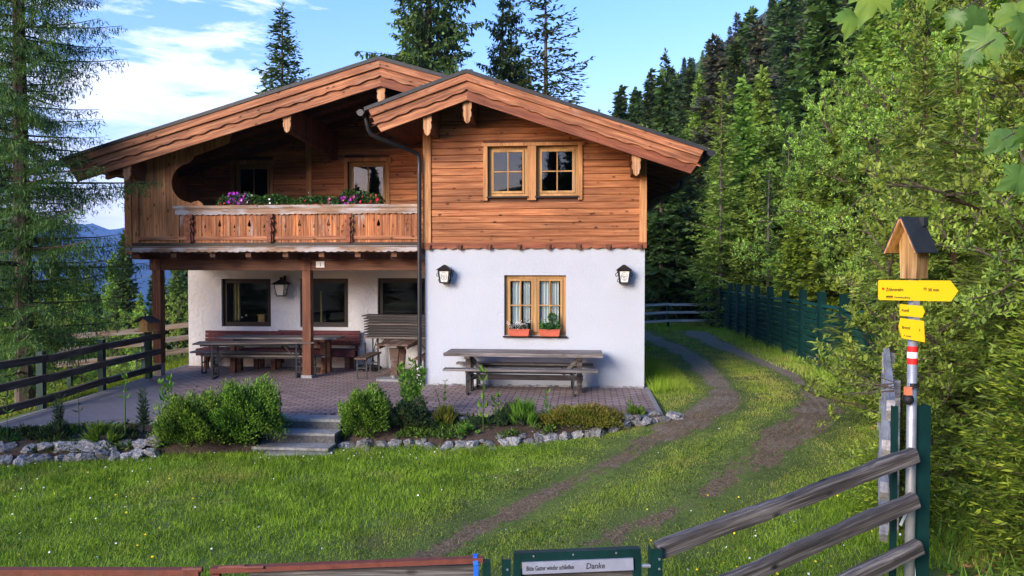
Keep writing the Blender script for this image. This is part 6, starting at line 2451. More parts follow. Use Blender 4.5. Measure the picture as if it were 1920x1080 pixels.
# ================================================================== TREES
def conifer(H, Rr, seed, base=0.08, step=0.42, nl=5, sag=0.25, lift=0.15, dens=1.0, sp=0.22, w=0.30, mat='spruce', bark='bark', prof=0.8, hang=0.35, tips=0.35, bare=0.0, name='spruce_tree', ragged=0.25, trunk_r=None, rings=1.0):
    """trunk + limbs in one mesh, needle sprays in another"""
    r_ = np.random.default_rng(seed)
    t = thing(name, None, None, (0, 0, 0))
    tr_ = trunk_r or H * 0.011
    m_ = MB()
    nseg = 10
    bend = r_.normal(size=2) * H * 0.006
    axis_ = [np.array([bend[0] * math.sin(k / nseg * 3), bend[1] * math.sin(k / nseg * 2.5), H * k / nseg]) for k in range(nseg + 1)]
    m_.tube(axis_, [tr_ * (1 - k / nseg) ** 0.85 + 0.006 for k in range(nseg + 1)], 7)
    Ps, Ds, Ls, Ts = [], [], [], []
    z = H * base
    while z < H * 0.985:
        f_ = (z / H - base) / (1 - base)
        Lm = Rr * ((1 - f_) ** prof) * (0.35 + 0.65 * min(1, f_ * 6 + .35))
        n_ = nl if Lm > .35 else max(3, nl - 2)
        a0 = r_.random() * 6.28
        for k in range(n_):
            if r_.random() < bare * (1 - f_ * .6):
                # dead limb stub
                a = a0 + 6.28 * k / n_
                L = Lm * r_.uniform(.3, .7)
                c0 = np.array([np.interp(z, [0, H], [0, 0]), 0, z])
                m_.tube([c0, c0 + np.array([math.cos(a) * L, math.sin(a) * L, -.1 * L])], [tr_ * .22, .004], 3, cap=False)
                continue
            a = a0 + 6.28 * k / n_ + r_.normal() * .25
            L = max(.12, Lm * (1 - ragged * r_.random() * 1.6) * r_.uniform(.9, 1.12))
            zz = z + r_.normal() * step * .25
            dirh = np.array([math.cos(a), math.sin(a), 0])
            sdh = np.array([-math.sin(a), math.cos(a), 0])
            young = f_ ** 1.5
            def cv(tt):
                return np.array([0, 0, zz]) + dirh * L * tt + np.array([0, 0, 1]) * L * (lift * tt * (1 + 2.2 * young) - sag * tt * tt * (1 - young) + .12 * tt ** 3)
            for q in range(3):
                Ps.append(cv(.04 + .10 * q) + r_.normal(size=3) * .05)
                Ds.append(dirh * .7 + sdh * r_.normal() * .6 + np.array([0, 0, -.3 + r_.normal() * .4]))
                Ls.append(sp * 1.1)
                Ts.append(0.0)
            pts = [cv(q) for q in (0, .35, .7, 1)]
            rr_ = max(.006, min(.045, tr_ * .20 * (L / Rr) ** .8))
            m_.tube(pts, [rr_, rr_ * .7, rr_ * .4, .003], 4, cap=False)
            ns = max(3, int(L / (sp * .42) * dens))
            for q in range(ns):
                tt = .12 + .88 * (q + r_.random()) / ns
                p = cv(min(tt, 1))
                bl_ = max(.06, min(.50 * L * (1.05 - tt) + .10, .95)) * r_.uniform(.7, 1.2)
                for sgn in (-1, 1):
                    ang = r_.uniform(.7, 1.15)
                    bd_ = dirh * math.cos(ang) + sdh * sgn * math.sin(ang)
                    bd_ = bd_ + np.array([0, 0, -hang * r_.uniform(.3, 1.3) + .3 * young])
                    bd_ /= np.linalg.norm(bd_)
                    nk = max(1, int(bl_ / (sp * .62)))
                    for j in range(nk):
                        s0 = bl_ * j / nk
                        Ps.append(p + bd_ * s0 + r_.normal(size=3) * .02)
                        Ds.append(bd_ + r_.normal(size=3) * .28)
                        Ls.append(min(sp, bl_) * r_.uniform(.75, 1.25))
                        Ts.append((1.0 if j == nk - 1 else .15) * tips * r_.random() * 1.6)
                        if hang > .5 and r_.random() < .6:
                            Ps.append(p + bd_ * s0)
                            Ds.append(np.array([0, 0, -1.0]) + r_.normal(size=3) * .3)
                            Ls.append(sp * r_.uniform(.8, 1.5))
                            Ts.append(0.0)
        z += step * (1 - .45 * f_) * r_.uniform(.8, 1.2) * rings
    # leader
    for k in range(14):
        Ps.append(np.array([bend[0] * math.sin(3), bend[1] * math.sin(2.5), H * (.96 + .04 * r_.random())]))
        Ds.append(np.array([r_.normal() * .5, r_.normal() * .5, .9]))
        Ls.append(sp * .8)
        Ts.append(.2)
    m_.build('trunk', M[bark], t, fix=False)
    P, D = np.array(Ps), nrm(np.array(Ds))
    S = nrm(np.cross(D, np.array([0, 0, 1.0])) + r_.normal(size=P.shape) * np.array([.3, .3, 1.0]))
    S = nrm(S - D * (S * D).sum(1, keepdims=True))
    L_ = np.array(Ls)
    leaf_mesh('crown', P, D, S, L_, L_ * w, M[mat], t, np.array(Ts), shape='quad', droop=.15)
    return t


def broadleaf(H, Rr, seed, nlimb=14, ll=.07, lw=.04, mat='leaf', bark='bark_pale', per=14, levels=2, base=.15, name='leafy_tree', lean=(0, 0), density=1.0, ztop=1.0, droop=.1):
    r_ = np.random.default_rng(seed)
    t = thing(name, None, None, (0, 0, 0))
    m_ = MB()
    tr_ = H * .008 + .012
    K = 8
    ax = [np.array([lean[0] * (k / K) ** 1.5 + .03 * H * math.sin(k * 1.3 + seed) * k / K, lean[1] * (k / K) ** 1.5 + .03 * H * math.cos(k * 1.1 + seed) * k / K, H * k / K * .92]) for k in range(K + 1)]
    m_.tube(ax, [tr_ * (1 - .9 * k / K) + .004 for k in range(K + 1)], 7)
    Ps, Ds, Ls = [], [], []

    def twig(p, d, L, lev, rad):
        n_ = 5
        pts = [p]
        dd = d.copy()
        for k in range(n_):
            dd = dd + r_.normal(size=3) * .16 + np.array([0, 0, .07])
            dd /= np.linalg.norm(dd)
            pts.append(pts[-1] + dd * L / n_)
        m_.tube(pts, [rad * (1 - .8 * k / n_) + .0012 for k in range(n_ + 1)], 4 if lev else 3, cap=False)
        if lev > 0:
            nn = int(L / .20 * density) + 2
            for k in range(nn):
                tt = .18 + .82 * (k + r_.random() * .8) / nn
                i = min(n_ - 1, int(tt * n_))
                q = pts[i] + (pts[i + 1] - pts[i]) * (tt * n_ - i if i < n_ else 1)
                nd = dd * .55 + r_.normal(size=3) * .75
                nd[2] = nd[2] * .6 + .12
                nd /= np.linalg.norm(nd)
                twig(q, nd, L * r_.uniform(.28, .5) * (1.1 - .5 * tt), lev - 1, rad * .45)
        if lev <= 0 or True:
            nl_ = int(per * (1 if lev == 0 else .6))
            for k in range(nl_):
                tt = (k + .8) / nl_
                i = min(n_ - 1, int(tt * n_))
                q = pts[i] + (pts[i + 1] - pts[i]) * (tt * n_ - i)
                b_ = k * 2.39
                a1_ = np.cross(dd, [0.1, .2, 1.0]); a1_ /= np.linalg.norm(a1_)
                a2_ = np.cross(dd, a1_)
                ld = dd * .55 + (a1_ * math.cos(b_) + a2_ * math.sin(b_)) * .8 + np.array([0, 0, .10])
                Ps.append(q)
                Ds.append(ld)
                Ls.append(ll * r_.uniform(.55, 1.25))
    for k in range(nlimb):
        f_ = base + (1 - base) * (k + r_.random()) / nlimb
        i = min(K - 1, int(f_ * K))
        p = ax[i] + (ax[i + 1] - ax[i]) * (f_ * K - i)
        a = k * 2.4 + r_.normal() * .4
        el = .15 + .8 * f_ + r_.normal() * .12
        d = np.array([math.cos(a) * math.cos(el), math.sin(a) * math.cos(el), math.sin(el)])
        L = Rr * (1.15 - .55 * f_) * r_.uniform(.75, 1.15)
        twig(p, d, L, levels, tr_ * .45)
    m_.build('trunk', M[bark], t, fix=False)
    P, D = np.array(Ps), nrm(np.array(Ds))
    S = nrm(np.cross(D, np.array([0, 0, 1.0])) + r_.normal(size=P.shape) * .45)
    L_ = np.array(Ls)
    leaf_mesh('crown', P, D, S, L_, L_ * lw / ll, M[mat], t, r_.random(len(P)) * .5, droop=droop)
    return t


used = set()


def put(proto, x, y, s=1.0, rot=None, label=None, cat='tree', group=None, sink=.15, sz=None, z=None):
    if proto.name in used:
        o = copy_tree(proto)
    else:
        o = proto
        used.add(proto.name)
    if 'group' in o:
        del o['group']
    o.location = (x, y, (gzf(x, y) if z is None else z) - sink)
    o.rotation_euler = (0, 0, rng.uniform(0, 6.28) if rot is None else rot)
    o.scale = (s, s, sz or s)
    return tag(o, label, cat, group)


def atx(px, Y):
    return (px - 960) / F * Y


# --- prototypes for the distant wood (low detail)
P1 = conifer(15, 3.2, 1, base=.05, step=.52, nl=8, sp=.50, w=.62, dens=1.25, prof=.72, mat='spruce', tips=.25)
P2 = conifer(17, 3.0, 2, base=.14, step=.62, nl=7, sp=.50, w=.58, dens=1.15, prof=.68, mat='spruce', tips=.12, ragged=.5, bare=.15)
P3 = conifer(16, 3.3, 3, base=.20, step=.68, nl=7, sp=.48, w=.46, dens=1.1, prof=.6, mat='spruce_brown', bark='bark_red', tips=.05, ragged=.6, bare=.2, sag=.1)
P4 = conifer(12, 2.9, 4, base=.04, step=.44, nl=8, sp=.38, w=.52, dens=1.25, prof=.72, mat='larch', bark='bark_pale', tips=.4, hang=.45)
P5 = conifer(8, 2.2, 5, base=.02, step=.38, nl=8, sp=.26, w=.46, dens=1.1, mat='fir', tips=.6)
P6 = broadleaf(9, 3.2, 6, 20, .24, .16, 'leaf_y', per=13, levels=1, name='leafy_tree', density=1.3)

# --- trees rising behind the roof
BG = 'spruces behind the chalet'
Q1 = conifer(24, 4.8, 21, base=.12, step=.62, nl=6, sp=.25, w=.42, dens=.85, mat='spruce', tips=.55, hang=.95, ragged=.40, sag=.38)
put(Q1, atx(806, 32), 32, 1.0, 0.4, 'massive drooping spruce behind the roof ridge of the chalet', z=-.5)
Q2 = conifer(15, 2.6, 22, base=.10, step=.40, nl=6, sp=.24, w=.40, dens=.9, mat='spruce', tips=.2, ragged=.35, prof=.62)
put(Q2, atx(532, 36), 36, 1.0, 1.0, 'slim pointed spruce standing alone behind the long left roof slope', z=0.0)
bpy.data.objects[Q2.name].scale = (1.25, 1.25, 1.0)
put(Q1, atx(948, 34), 34, .70, 2.0, 'dense spruce just right of the massive drooping one behind the roofs', z=-1.0, sz=.74)
Q3 = conifer(17, 3.3, 23, base=.12, step=.62, nl=5, sp=.24, w=.36, dens=.85, prof=.6, mat='spruce', tips=.15, ragged=.7, bare=.30, sag=.05)
put(Q3, atx(1022, 33), 33, 1.2, 0.7, 'gappy scraggly spruce with bare boughs behind the smaller gable', z=-.3, sz=.95)
put(P1, atx(985, 46), 46, 0.95, 1.0, 'dark spruce squeezed between the dense one and the scraggly one behind the roofs', z=-.5)
put(P2, atx(1075, 60), 60, .88, 1.0, 'small distant spruce top just above the right roof slope', z=-2)

# --- the steep wood on the right
n_hill = 0
spots = []
def try_spot(x, y, dmin):
    for (a_, b_, c_) in spots:
        if (a_ - x) ** 2 + (b_ - y) ** 2 < dmin * dmin:
            return False
    spots.append((x, y, 0))
    return True


HG = 'trees of the steep wood'
for Y, npx in ((32, 9), (38, 11), (46, 14), (56, 16), (68, 18), (82, 20), (100, 22), (120, 22), (145, 22), (175, 20), (215, 20), (260, 16)):
    for k in range(npx):
        lo = 1225 if Y < 40 else (1150 if Y < 60 else (1085 if Y < 110 else 1060))
        px = lo + (1960 - lo) * (k + rng.random()) / npx
        yy = Y * rng.uniform(.92, 1.08)
        x = atx(px, yy)
        if Y < 60 and 1420 < px < 1560 and rng.random() < .6:
            continue
        if not try_spot(x, yy, 2.2 + Y * .012):
            continue
        zt = gzf(x, yy)
        q = rng.random()
        if px < 1330:
            pr = P1 if q < .4 else (P4 if q < .55 else (P6 if q < .68 else P2))
        elif px < 1450:
            pr = P3 if q < .34 else (P2 if q < .6 else (P1 if q < .85 else P4))
        else:
            pr = P1 if q < .42 else (P2 if q < .7 else (P4 if q < .85 else P3))
        s_ = rng.uniform(.72, 1.12) * (1.0 if Y > 60 else .85)
        if pr is P6: s_ *= .9
        if px < 1450:      # the wood's outline falls away towards the roof
            ylim = np.interp(px, [1060, 1130, 1200, 1245, 1300, 1360, 1450], [225, 165, 130, 95, 70, 38, -10]) + rng.uniform(-8, 45)
            Hh = {P1.name: 15, P2.name: 17, P3.name: 16, P4.name: 12, P6.name: 9.5}[pr.name]
            smax = (CZ + (505 - ylim) / F * yy - float(zt)) / Hh
            if smax < .3:
                continue
            s_ = min(s_, smax)
        kind = {P1.name: 'dark full spruce standing in the steep wood on the right', P2.name: 'lanky dark spruce standing in the steep wood on the right', P3.name: 'brownish half-bare conifer standing in the steep wood on the right',
                P4.name: 'light green larch standing in the steep wood on the right', P6.name: 'yellow-green leafy tree standing in the steep wood on the right'}[pr.name]
        band = 'low in the wood' if yy < 52 else ('halfway up the wood' if yy < 95 else 'high in the wood')
        side_ = 'near the roof' if px < 1330 else ('around the clearing' if px < 1560 else 'at the right')
        nm_ = kind.split(' standing')[0]
        put(pr, x, yy, s_ * 1.22, None, '%s %s %s' % (nm_, band, side_), group='%s trees, %s, %s' % (nm_, band, side_), sz=s_)
        n_hill += 1

# the wood carried on unseen behind the viewer, added for the upper windows to mirror
for k in range(21):
    x, y = -24 + k * 2.6 + rng.normal() * .8, -25 - rng.random() * 9
    put(P1 if k % 3 else P2, x, y, rng.uniform(.75, .95), None, 'dark spruce of the unseen wood added behind the viewer, mirrored in the windows', group='spruces behind the viewer')

# skyline trees at the left foot of the slope
for px, Y, s_ in ((1122, 92, .98), (1148, 96, .92), (1170, 90, .80), (1105, 100, .8), (1196, 84, .95)):
    put(P1, atx(px, Y), Y, s_, None, 'dark full spruce in the row of tops on the skyline above the right roof slope', group='row of spruce tops above the right roof slope')

# nearer individual conifers seen over the drive
N1 = conifer(9.5, 1.7, 31, base=.05, step=.36, nl=6, sp=.22, w=.30, dens=1.0, mat='larch', bark='bark_pale', tips=.5, hang=.35, ragged=.35, sag=.15, prof=.72)
put(N1, atx(1352, 27.5), 27.5, 1.0, .3, 'tall slender light green larch behind the drive fence, right of the chalet', sink=.2)
N2 = conifer(7.5, 1.35, 32, base=.05, step=.40, nl=5, sp=.24, w=.22, dens=.8, mat='larch_dark', bark='bark_pale', tips=.4, hang=.1, ragged=.35, sag=.0, prof=.7)
put(N2, atx(1478, 29), 29, .98, .9, 'young pine with upright candle-like shoots in the clearing', z=gzf(atx(1478, 29), 29))
put(N2, atx(1442, 25), 25, .80, 2.2, 'smaller young pine left of the candle-shooted pine')
put(conifer(13, 2.6, 33, base=.04, step=.46, nl=6, sp=.30, w=.38, dens=.9, mat='spruce', tips=.45, hang=.5, ragged=.35), atx(1245, 38), 38, .98, .4, 'tall bluish dark spruce with a thin pointed top right of the roof', z=.6)
S1 = conifer(7.0, 2.3, 34, base=.02, step=.34, nl=7, sp=.26, w=.36, dens=.9, mat='spruce', tips=.2, hang=.5)
put(S1, atx(1245, 31.5), 31.5, 1.05, None, 'dark bushy spruce behind the grey rail fence, next to the house wall')
put(S1, atx(1290, 32.5), 32.5, 1.0, None, 'dark bushy spruce behind the grey rail fence, middle of three')
put(S1, atx(1335, 34), 34, 1.1, None, 'dark bushy spruce behind the right end of the grey rail fence')
put(S1, atx(1265, 36), 36, 1.3, None, 'taller shadowy spruce behind the three bushy ones at the end of the drive')
for px, Y, s_, lb in ((1392, 29, .80, 'light green larch behind the far posts of the louvred fence'), (1425, 32, .85, 'broad light green larch above the middle of the louvred fence')):
    x = atx(px, Y)
    put(P4, x, Y, s_, None, lb)
for px, Y, s_, lb in ((1500, 23, .62, 'yellow-tipped young spruce above the near half of the louvred fence'), (1560, 20, .72, 'yellow-tipped young spruce beyond the near end of the louvred fence'), (1455, 34, .7, 'yellow-tipped young spruce low in the clearing'),
                      (1610, 26, .9, 'taller yellow-tipped spruce upslope of the louvred fence'), (1680, 22, .95, 'yellow-tipped spruce above the bird box, half hidden by leaves'), (1760, 19, .9, 'yellow-tipped spruce behind the signpost thicket'), (1860, 17, .9, 'yellow-tipped spruce at the right picture edge behind the willow')):
    put(P5, atx(px, Y), Y, s_, None, lb)
m_ = MB()
m_.tube([(0, 0, -.3), (.05, 0, 6), (.0, 0, 13)], [.16, .12, .05], 7)
o = m_.build('dead_trunk', M['bark_pale'])
p = (atx(1537, 48), 48)
o.location = (*p, gzf(*p))
o.scale = (.8, .8, .95)
tag(o, 'bare grey dead trunk standing at the upper edge of the clearing', 'dead tree')

# lighter young growth filling the slope above the louvred fence
LG = [(1298, 37, .72, 4), (1340, 33, .62, 4), (1378, 31, .66, 6), (1412, 27.5, .50, 4), (1405, 38, .80, 4), (1446, 29, .58, 6), (1468, 36, .66, 4), (1500, 30, .60, 6), (1522, 26, .52, 4), (1548, 33, .72, 4), (1575, 28, .62, 6), (1600, 22, .60, 4),
      (1632, 30, .85, 4), (1655, 24, .66, 6), (1700, 28, .90, 4), (1730, 22, .72, 6), (1790, 25, .95, 4), (1850, 21, .8, 6), (1265, 48, .95, 6), (1310, 52, 1.0, 4), (1215, 56, 1.0, 6), (1180, 62, 1.05, 6), (1160, 55, .8, 4), (1390, 46, .9, 6)]
for px, Y, s_, kk in LG:
    nm_ = 'light green young larch' if kk == 4 else 'yellow-green leafy tree'
    wh = 'above the louvred fence' if px > 1330 and Y < 40 else ('behind the right roof slope' if px < 1280 else 'up the slope beyond the drive')
    put(P4 if kk == 4 else P6, atx(px, Y), Y, s_ * 1.05, None, nm_ + ' ' + wh, group='%ss %s' % (nm_.replace('larch', 'larche'), wh), sz=s_)

# --- leafy shrubs and trees near the signpost
W1 = broadleaf(6.6, 2.5, 41, 26, .085, .05, 'leaf', 'bark', per=15, levels=2, base=.06, name='willow_tree', density=.95)
put(W1, 6.3, 8.6, 1.0, .3, 'tall round-leaved willow filling the upper right behind the bird box', sink=.3)
put(W1, 8.2, 10.2, 1.05, 2.4, 'second round-leaved willow farther up the bank at the right edge')
put(W1, 5.35, 6.5, .80, 4.0, 'nearer round-leaved willow at the right picture edge, beside the yellow signs')
for x_, y_, s_, lb_ in ((8.6, 15.2, .95, 'round-leaved willow just above the near end of the louvred fence'), (9.6, 19.5, 1.05, 'round-leaved willow above the middle of the louvred fence'), (10.4, 24.5, 1.1, 'round-leaved willow above the far end of the louvred fence'),
                        (11.2, 17.5, 1.15, 'round-leaved willow high on the bank behind the bird box'), (12.6, 22.0, 1.2, 'round-leaved willow farthest up the bank on the right'), (10.2, 13.2, 1.0, 'round-leaved willow on the bank behind the yellow signs')):
    put(W1, x_, y_, s_, None, lb_, sink=.3)
W2 = broadleaf(3.4, 1.5, 42, 17, .09, .052, 'leaf', 'bark', per=12, levels=2, base=.03, name='willow_shrub', density=.85)
put(W2, 5.05, 9.9, .86, .9, 'pale leafy shrub hanging over the lawn in front of the louvred fence', cat='shrub', sink=.1)
put(W2, 5.9, 11.6, .92, 2.9, 'pale leafy shrub overlapping the near end of the louvred fence', cat='shrub', sink=.1)
put(W2, 4.45, 7.9, .62, 4.4, 'small leafy shrub at the lawn edge left of the old split-rail fence', cat='shrub', sink=.1)
LD = conifer(6.2, 2.2, 43, base=.02, step=.26, nl=7, sp=.17, w=.22, dens=1.1, mat='larch', bark='bark_red', tips=.5, hang=.4, ragged=.4, sag=.2, name='larch_tree')
put(LD, 5.7, 9.6, .85, .5, 'feathery larch filling the gap behind the bird box and yellow signs', sink=.3)
put(LD, 5.2, 7.6, .62, 2.5, 'low feathery larch right behind the yellow signs')
put(LD, 7.4, 13.5, 1.0, 3.5, 'feathery larch on the bank above the louvred fence')
YS = conifer(2.6, .95, 44, base=.02, step=.16, nl=7, sp=.078, w=.26, dens=.85, mat='fir', bark='bark_red', tips=1.0, hang=.15, ragged=.25, sag=.1, name='young_spruce')
put(YS, 4.05, 5.7, .86, .2, 'young spruce with glowing yellow-green tips in the lower right corner', sink=.1)
put(YS, 4.9, 6.4, 1.0, 1.7, 'young spruce with yellow-green tips at the right edge, behind the corner one', sink=.1)
put(YS, 3.62, 6.9, .62, 3.1, 'small young spruce right of the green post behind the signpost', sink=.1)

# --- left side
LB = conifer(15, 2.35, 51, base=.10, step=.20, nl=5, sp=.085, w=.17, dens=.62, mat='larch_dark', bark='bark', tips=.25, hang=.65, ragged=.45, sag=.12, lift=.05, prof=.55, bare=.05, name='larch_tree', trunk_r=.17)
x = atx(45, 13.2)
put(LB, x, 13.2, 1.0, 1.2, 'big dark feathery larch at the left picture edge, in front of the roof tip', sink=.1, z=-1.0)
put(LB, atx(-75, 17), 17, 1.0, 3.9, 'second dark larch half cut off by the left picture edge', z=-1.5)
VS = [(235, 34, .62), (212, 42, .72), (262, 30, .50), (300, 33, .55), (330, 36, .6), (285, 44, .66), (180, 36, .66), (140, 30, .6), (100, 36, .7), (60, 42, .8), (20, 33, .7), (-30, 45, .9), (345, 50, .75), (165, 52, .8), (240, 56, .8), (120, 60, .9), (310, 62, .8), (15, 62, 1.0), (200, 70, .9), (80, 75, 1.0), (270, 78, .9)]
for i, (px, Y, s_) in enumerate(VS):
    pr = (P1, P4, P5, P1, P4, P2)[i % 6]
    if pr is P5: s_ *= 1.3
    z_ = gzf(atx(px, Y), Y)
    top = CZ + (505 - (505 + 10 * math.sin(i * 2.3) - 12)) * 0 + {0: .6, 1: -.2, 2: -.8, 3: .3}[i % 4] * Y / 30 + (1.2 if px in (235, 212) else 0)
    Hh = {P1.name: 15, P2.name: 17, P4.name: 12, P5.name: 8}[pr.name]
    s_ = max(.3, min(1.2, (top - z_) / Hh))
    kind = {P1.name: 'dark full spruce on the valley slope left of the terrace', P2.name: 'lanky dark spruce on the valley slope left of the terrace', P4.name: 'light green larch on the valley slope behind the left terrace fence', P5.name: 'yellow-tipped spruce on the valley slope left of the terrace'}[pr.name]
    put(pr, atx(px, Y), Y, s_, None, kind, group=kind.split(' on the')[0] + ' trees of the valley slope')
for i, (px, Y, s_) in enumerate(((60, 17, .6), (150, 18.5, .55), (10, 15, .5), (205, 21, .5), (100, 22, .7), (255, 25, .6), (330, 27, .7))):
    put(W2, atx(px, Y), Y, s_ * 1.2, None, 'light leafy bush behind the left terrace fence, %s' % ('nearest the viewer', 'below the big larch', 'at the picture edge', 'left of the bird feeder', 'beyond the big larch', 'behind the bird feeder', 'beside the plastered corner')[(2, 0, 2, 3, 4, 5, 6)[i] if i != 2 else 0], 'bush', 'leafy bushes behind the left terrace fence')

# tell the trees of each cluster apart by their order from left to right
from collections import defaultdict
cl_ = defaultdict(list)
for o in C.objects:
    if o.parent is None and o.get('category') in ('tree', 'bush') and o.get('group'):
        cl_[o['label']].append(o)
ORD = ['leftmost', 'second from left', 'third from left', 'fourth from left', 'fifth from left', 'sixth from left', 'seventh from left', 'eighth from left', 'ninth from left', 'tenth from left', 'eleventh from left', 'twelfth from left']
for lb, os_ in cl_.items():
    if 1 < len(os_) <= 12 and len(lb.split()) <= 13:
        for k_, o in enumerate(sorted(os_, key=lambda q: q.location.x / max(1, q.location.y))):
            o['label'] = lb + ', ' + ORD[k_]

# --- maple twigs reaching in from the right, close by
def maple_outline():
    pts = [(0, 0), (.10, -.02), (.34, -.06), (.30, .08), (.52, .16), (.44, .28), (.60, .46), (.40, .46), (.36, .56), (.22, .52), (.20, .70), (.10, .84), (0, 1.0)]
    return pts + [(-a_, b_) for a_, b_ in reversed(pts[1:-1])]


MO = maple_outline()
mt_ = thing('maple_tree', 'maple whose large lobed leaves hang into the upper right corner close to the viewer', 'tree', (2.35, 0.75, gzf(2.35, .75)), 0)
o0 = Vector(mt_.location)
mW = MB()
mL = MB()


def maple_leaf(base, d, nrm_, L):
    d = d.normalized()
    s_ = d.cross(nrm_).normalized()
    n_ = s_.cross(d).normalized()
    b = len(mL.v)
    P_ = []
    for (a_, c_) in MO:
        bend = -0.30 * c_ * c_ - 0.45 * a_ * a_ + (.045 if (len(P_) % 2) else -.03)
        P_.append(base + d * L * c_ + s_ * L * a_ + n_ * L * bend)
    cpt = base + d * L * .35 + n_ * L * -.01
    mL.add([cpt] + P_, [(0, 1 + k, 1 + (k + 1) % len(P_)) for k in range(len(P_))])


def to_o(px, py, Y):
    return at(px, py, Y) - o0


mW.tube([(0, 0, -.2), (.03, .02, 1.2), (.0, .05, 2.4), (-.05, .15, 3.4)], [.06, .05, .035, .012], 8)
lf = [  # tip anchor px,py ; direction in the picture (dx,dy) ; size px ; distance
    (1640, -30, -.45, 1, 95, 1.75), (1600, 20, -.3, 1, 62, 1.8), (1835, 15, -.25, 1, 75, 1.9), (1800, 20, -.7, 1, 45, 1.85), (1870, 60, -.75, .6, 85, 1.8), (1830, 95, -.5, .8, 42, 1.8),
    (1905, 5, .1, 1, 80, 1.6), (1925, 30, -.2, 1, 70, 1.6), (1690, -25, .1, 1, 45, 1.9), (1745, -20, 0, 1, 42, 1.9), (1900, 250, -.8, .55, 62, 1.9), (1880, 262, -.9, .8, 45, 1.9), (1925, 325, -.85, .5, 70, 1.9), (1930, 240, -.5, .9, 50, 1.7)]
for (px, py, dx_, dy_, sz, Y) in lf:
    b_ = to_o(px, py, Y)
    d = Vector((dx_, rng.normal() * .25, -dy_))
    nn_ = Vector((rng.normal() * .4, -1, .5 + rng.normal() * .3))
    maple_leaf(b_, d, nn_, sz / F * Y * .92)
    # petiole back to a twig
    mid = b_ + Vector((.05, .0, .03))
    mW.tube([b_, mid], .0015, 4)
for pts in ([(2000, -90, 1.7), (1900, -40, 1.75), (1760, -55, 1.85), (1650, -45, 1.78)], [(2050, 60, 1.6), (1960, 75, 1.7), (1880, 62, 1.8)], [(2060, 230, 1.7), (1960, 235, 1.8), (1900, 250, 1.9), (1925, 320, 1.9)]):
    q = [to_o(a_, b_, c_) for a_, b_, c_ in pts]
    mW.tube([Vector((0, .04, 1.9 + rng.random() * .8))] + q, [.012] + [.006, .004, .003, .002][:len(q)], 5)
# the rest of the crown, outside the picture
for k in range(150):
    a, z_ = rng.uniform(-.6, .9), rng.uniform(1.9, 4.0)
    p = Vector((.45 + rng.normal() * .35, a * .6 - .1, z_))
    maple_leaf(p, Vector((rng.normal() * .6, rng.normal() * .6, -.7)), Vector((rng.normal(), rng.normal(), 1.2)), rng.uniform(.08, .14))
mW.build('trunk', M['bark_pale'], mt_)
ml = mL.build('leaves', M['maple'], mt_, smooth=True, fix=False)
a_ = ml.data.attributes.new('rnd', 'FLOAT', 'POINT')
a_.data.foreach_set('value', np.repeat(rng.random(len(mL.v) // 25 + 1), 25)[:len(mL.v)].astype(np.float32))

# ================================================================== GRASS
def grass_patch(name, n_, x0, x1, y0, y1, hmin, hmax, wd, keepf=None, dens_near=True, label=None, mat='grass', cat='grass'):
    x = rng.uniform(x0, x1, n_)
    y = rng.uniform(y0, y1, n_)
    if keepf is not None:
        k = keepf(x, y)
        x, y = x[k], y[k]
    z = gz(x, y)
    n_ = len(x)
    clump = fbm(x, y, 1.1, 1)
    fine = fbm(x, y, 5.0, 2)
    hgt = (hmin + (hmax - hmin) * rng.random(n_) ** 1.6) * (0.5 + 1.0 * clump) * (.6 + .8 * fine)
    # trodden strips between and beside the ruts stay short
    tm = track_mask(x, y)
    hgt *= 1 - .55 * SS(-1.1, -.1, tm)
    D = rng.normal(size=(n_, 3)) * .42
    D[:, 2] = 1
    D = nrm(D)
    P = np.stack([x, y, z - .005], 1)
    tipv = np.clip((fbm(x, y, .8, 12) - .52) * 5, 0, 1) * rng.random(n_) + SS(-1.3, .1, tm) * rng.random(n_) * .8
    o = leaf_mesh(name, P, D, side_of(D), hgt, wd * rng.uniform(.7, 1.4, n_), M[mat], None, tipv, shape='tri')
    return tag(o, label, cat, kind='stuff')


M['tuft'] = foliage('tuft_blades', (0.045, 0.10, 0.012), (0.11, 0.21, 0.022), (0.20, 0.34, 0.04), (0.34, 0.32, 0.10), 0.3, 2.0, 0.5)


def in_bed(x, y):
    fr = np.interp(x, [p[0] for p in left_front] + [p[0] for p in right_front[1:]], [p[1] for p in left_front] + [p[1] for p in right_front[1:]])
    u, v = to_h(x, y)
    return (y > fr) & (u < 4.3) & (u > -6.4) & (x < 2.5)


def lawn_keep(x, y):
    tm = track_mask(x, y)
    u, v = to_h(x, y)
    inside = (u > -6.0) & (u < 4.17) & (v > -2.7)
    ok = ~inside & ~in_bed(x, y)
    st = (np.abs(x + 2.95) < .50) & (y > 10.18)
    worn = rng.random(len(x)) < SS(-.22, .14, tm) * np.where(y < 9.5, .90, .96)
    thin = (fbm(x, y, 2.2, 21) > .66) & (rng.random(len(x)) < .6)
    xb2 = np.interp(y, [0, 4.8, 7, 12, 17, 26, 60], [3.0, 3.0, 4.6, 6.6, 8.0, 9.0, 12])
    dfar = (y < 6.9) & (x < 2.2) & (rng.random(len(x)) < 0.0)
    return ok & ~st & ~worn & ~thin & (x < xb2) & (x > -7.9 - .2 * (y < 9)) & ~dfar


grass_patch('grass', 420000, -7.9, 5.2, 5.6, 10.9, .022, .085, .0055, lawn_keep, label='lush green lawn grass in front of the chalet and along the drive')
grass_patch('grass', 130000, 1.6, 7.6, 10.9, 19.0, .025, .10, .008, lawn_keep, label='mown grass between and beside the wheel tracks')
grass_patch('grass', 50000, 2.0, 8.6, 19.0, 31.0, .04, .14, .014, lawn_keep, label='grass at the far end of the drive')


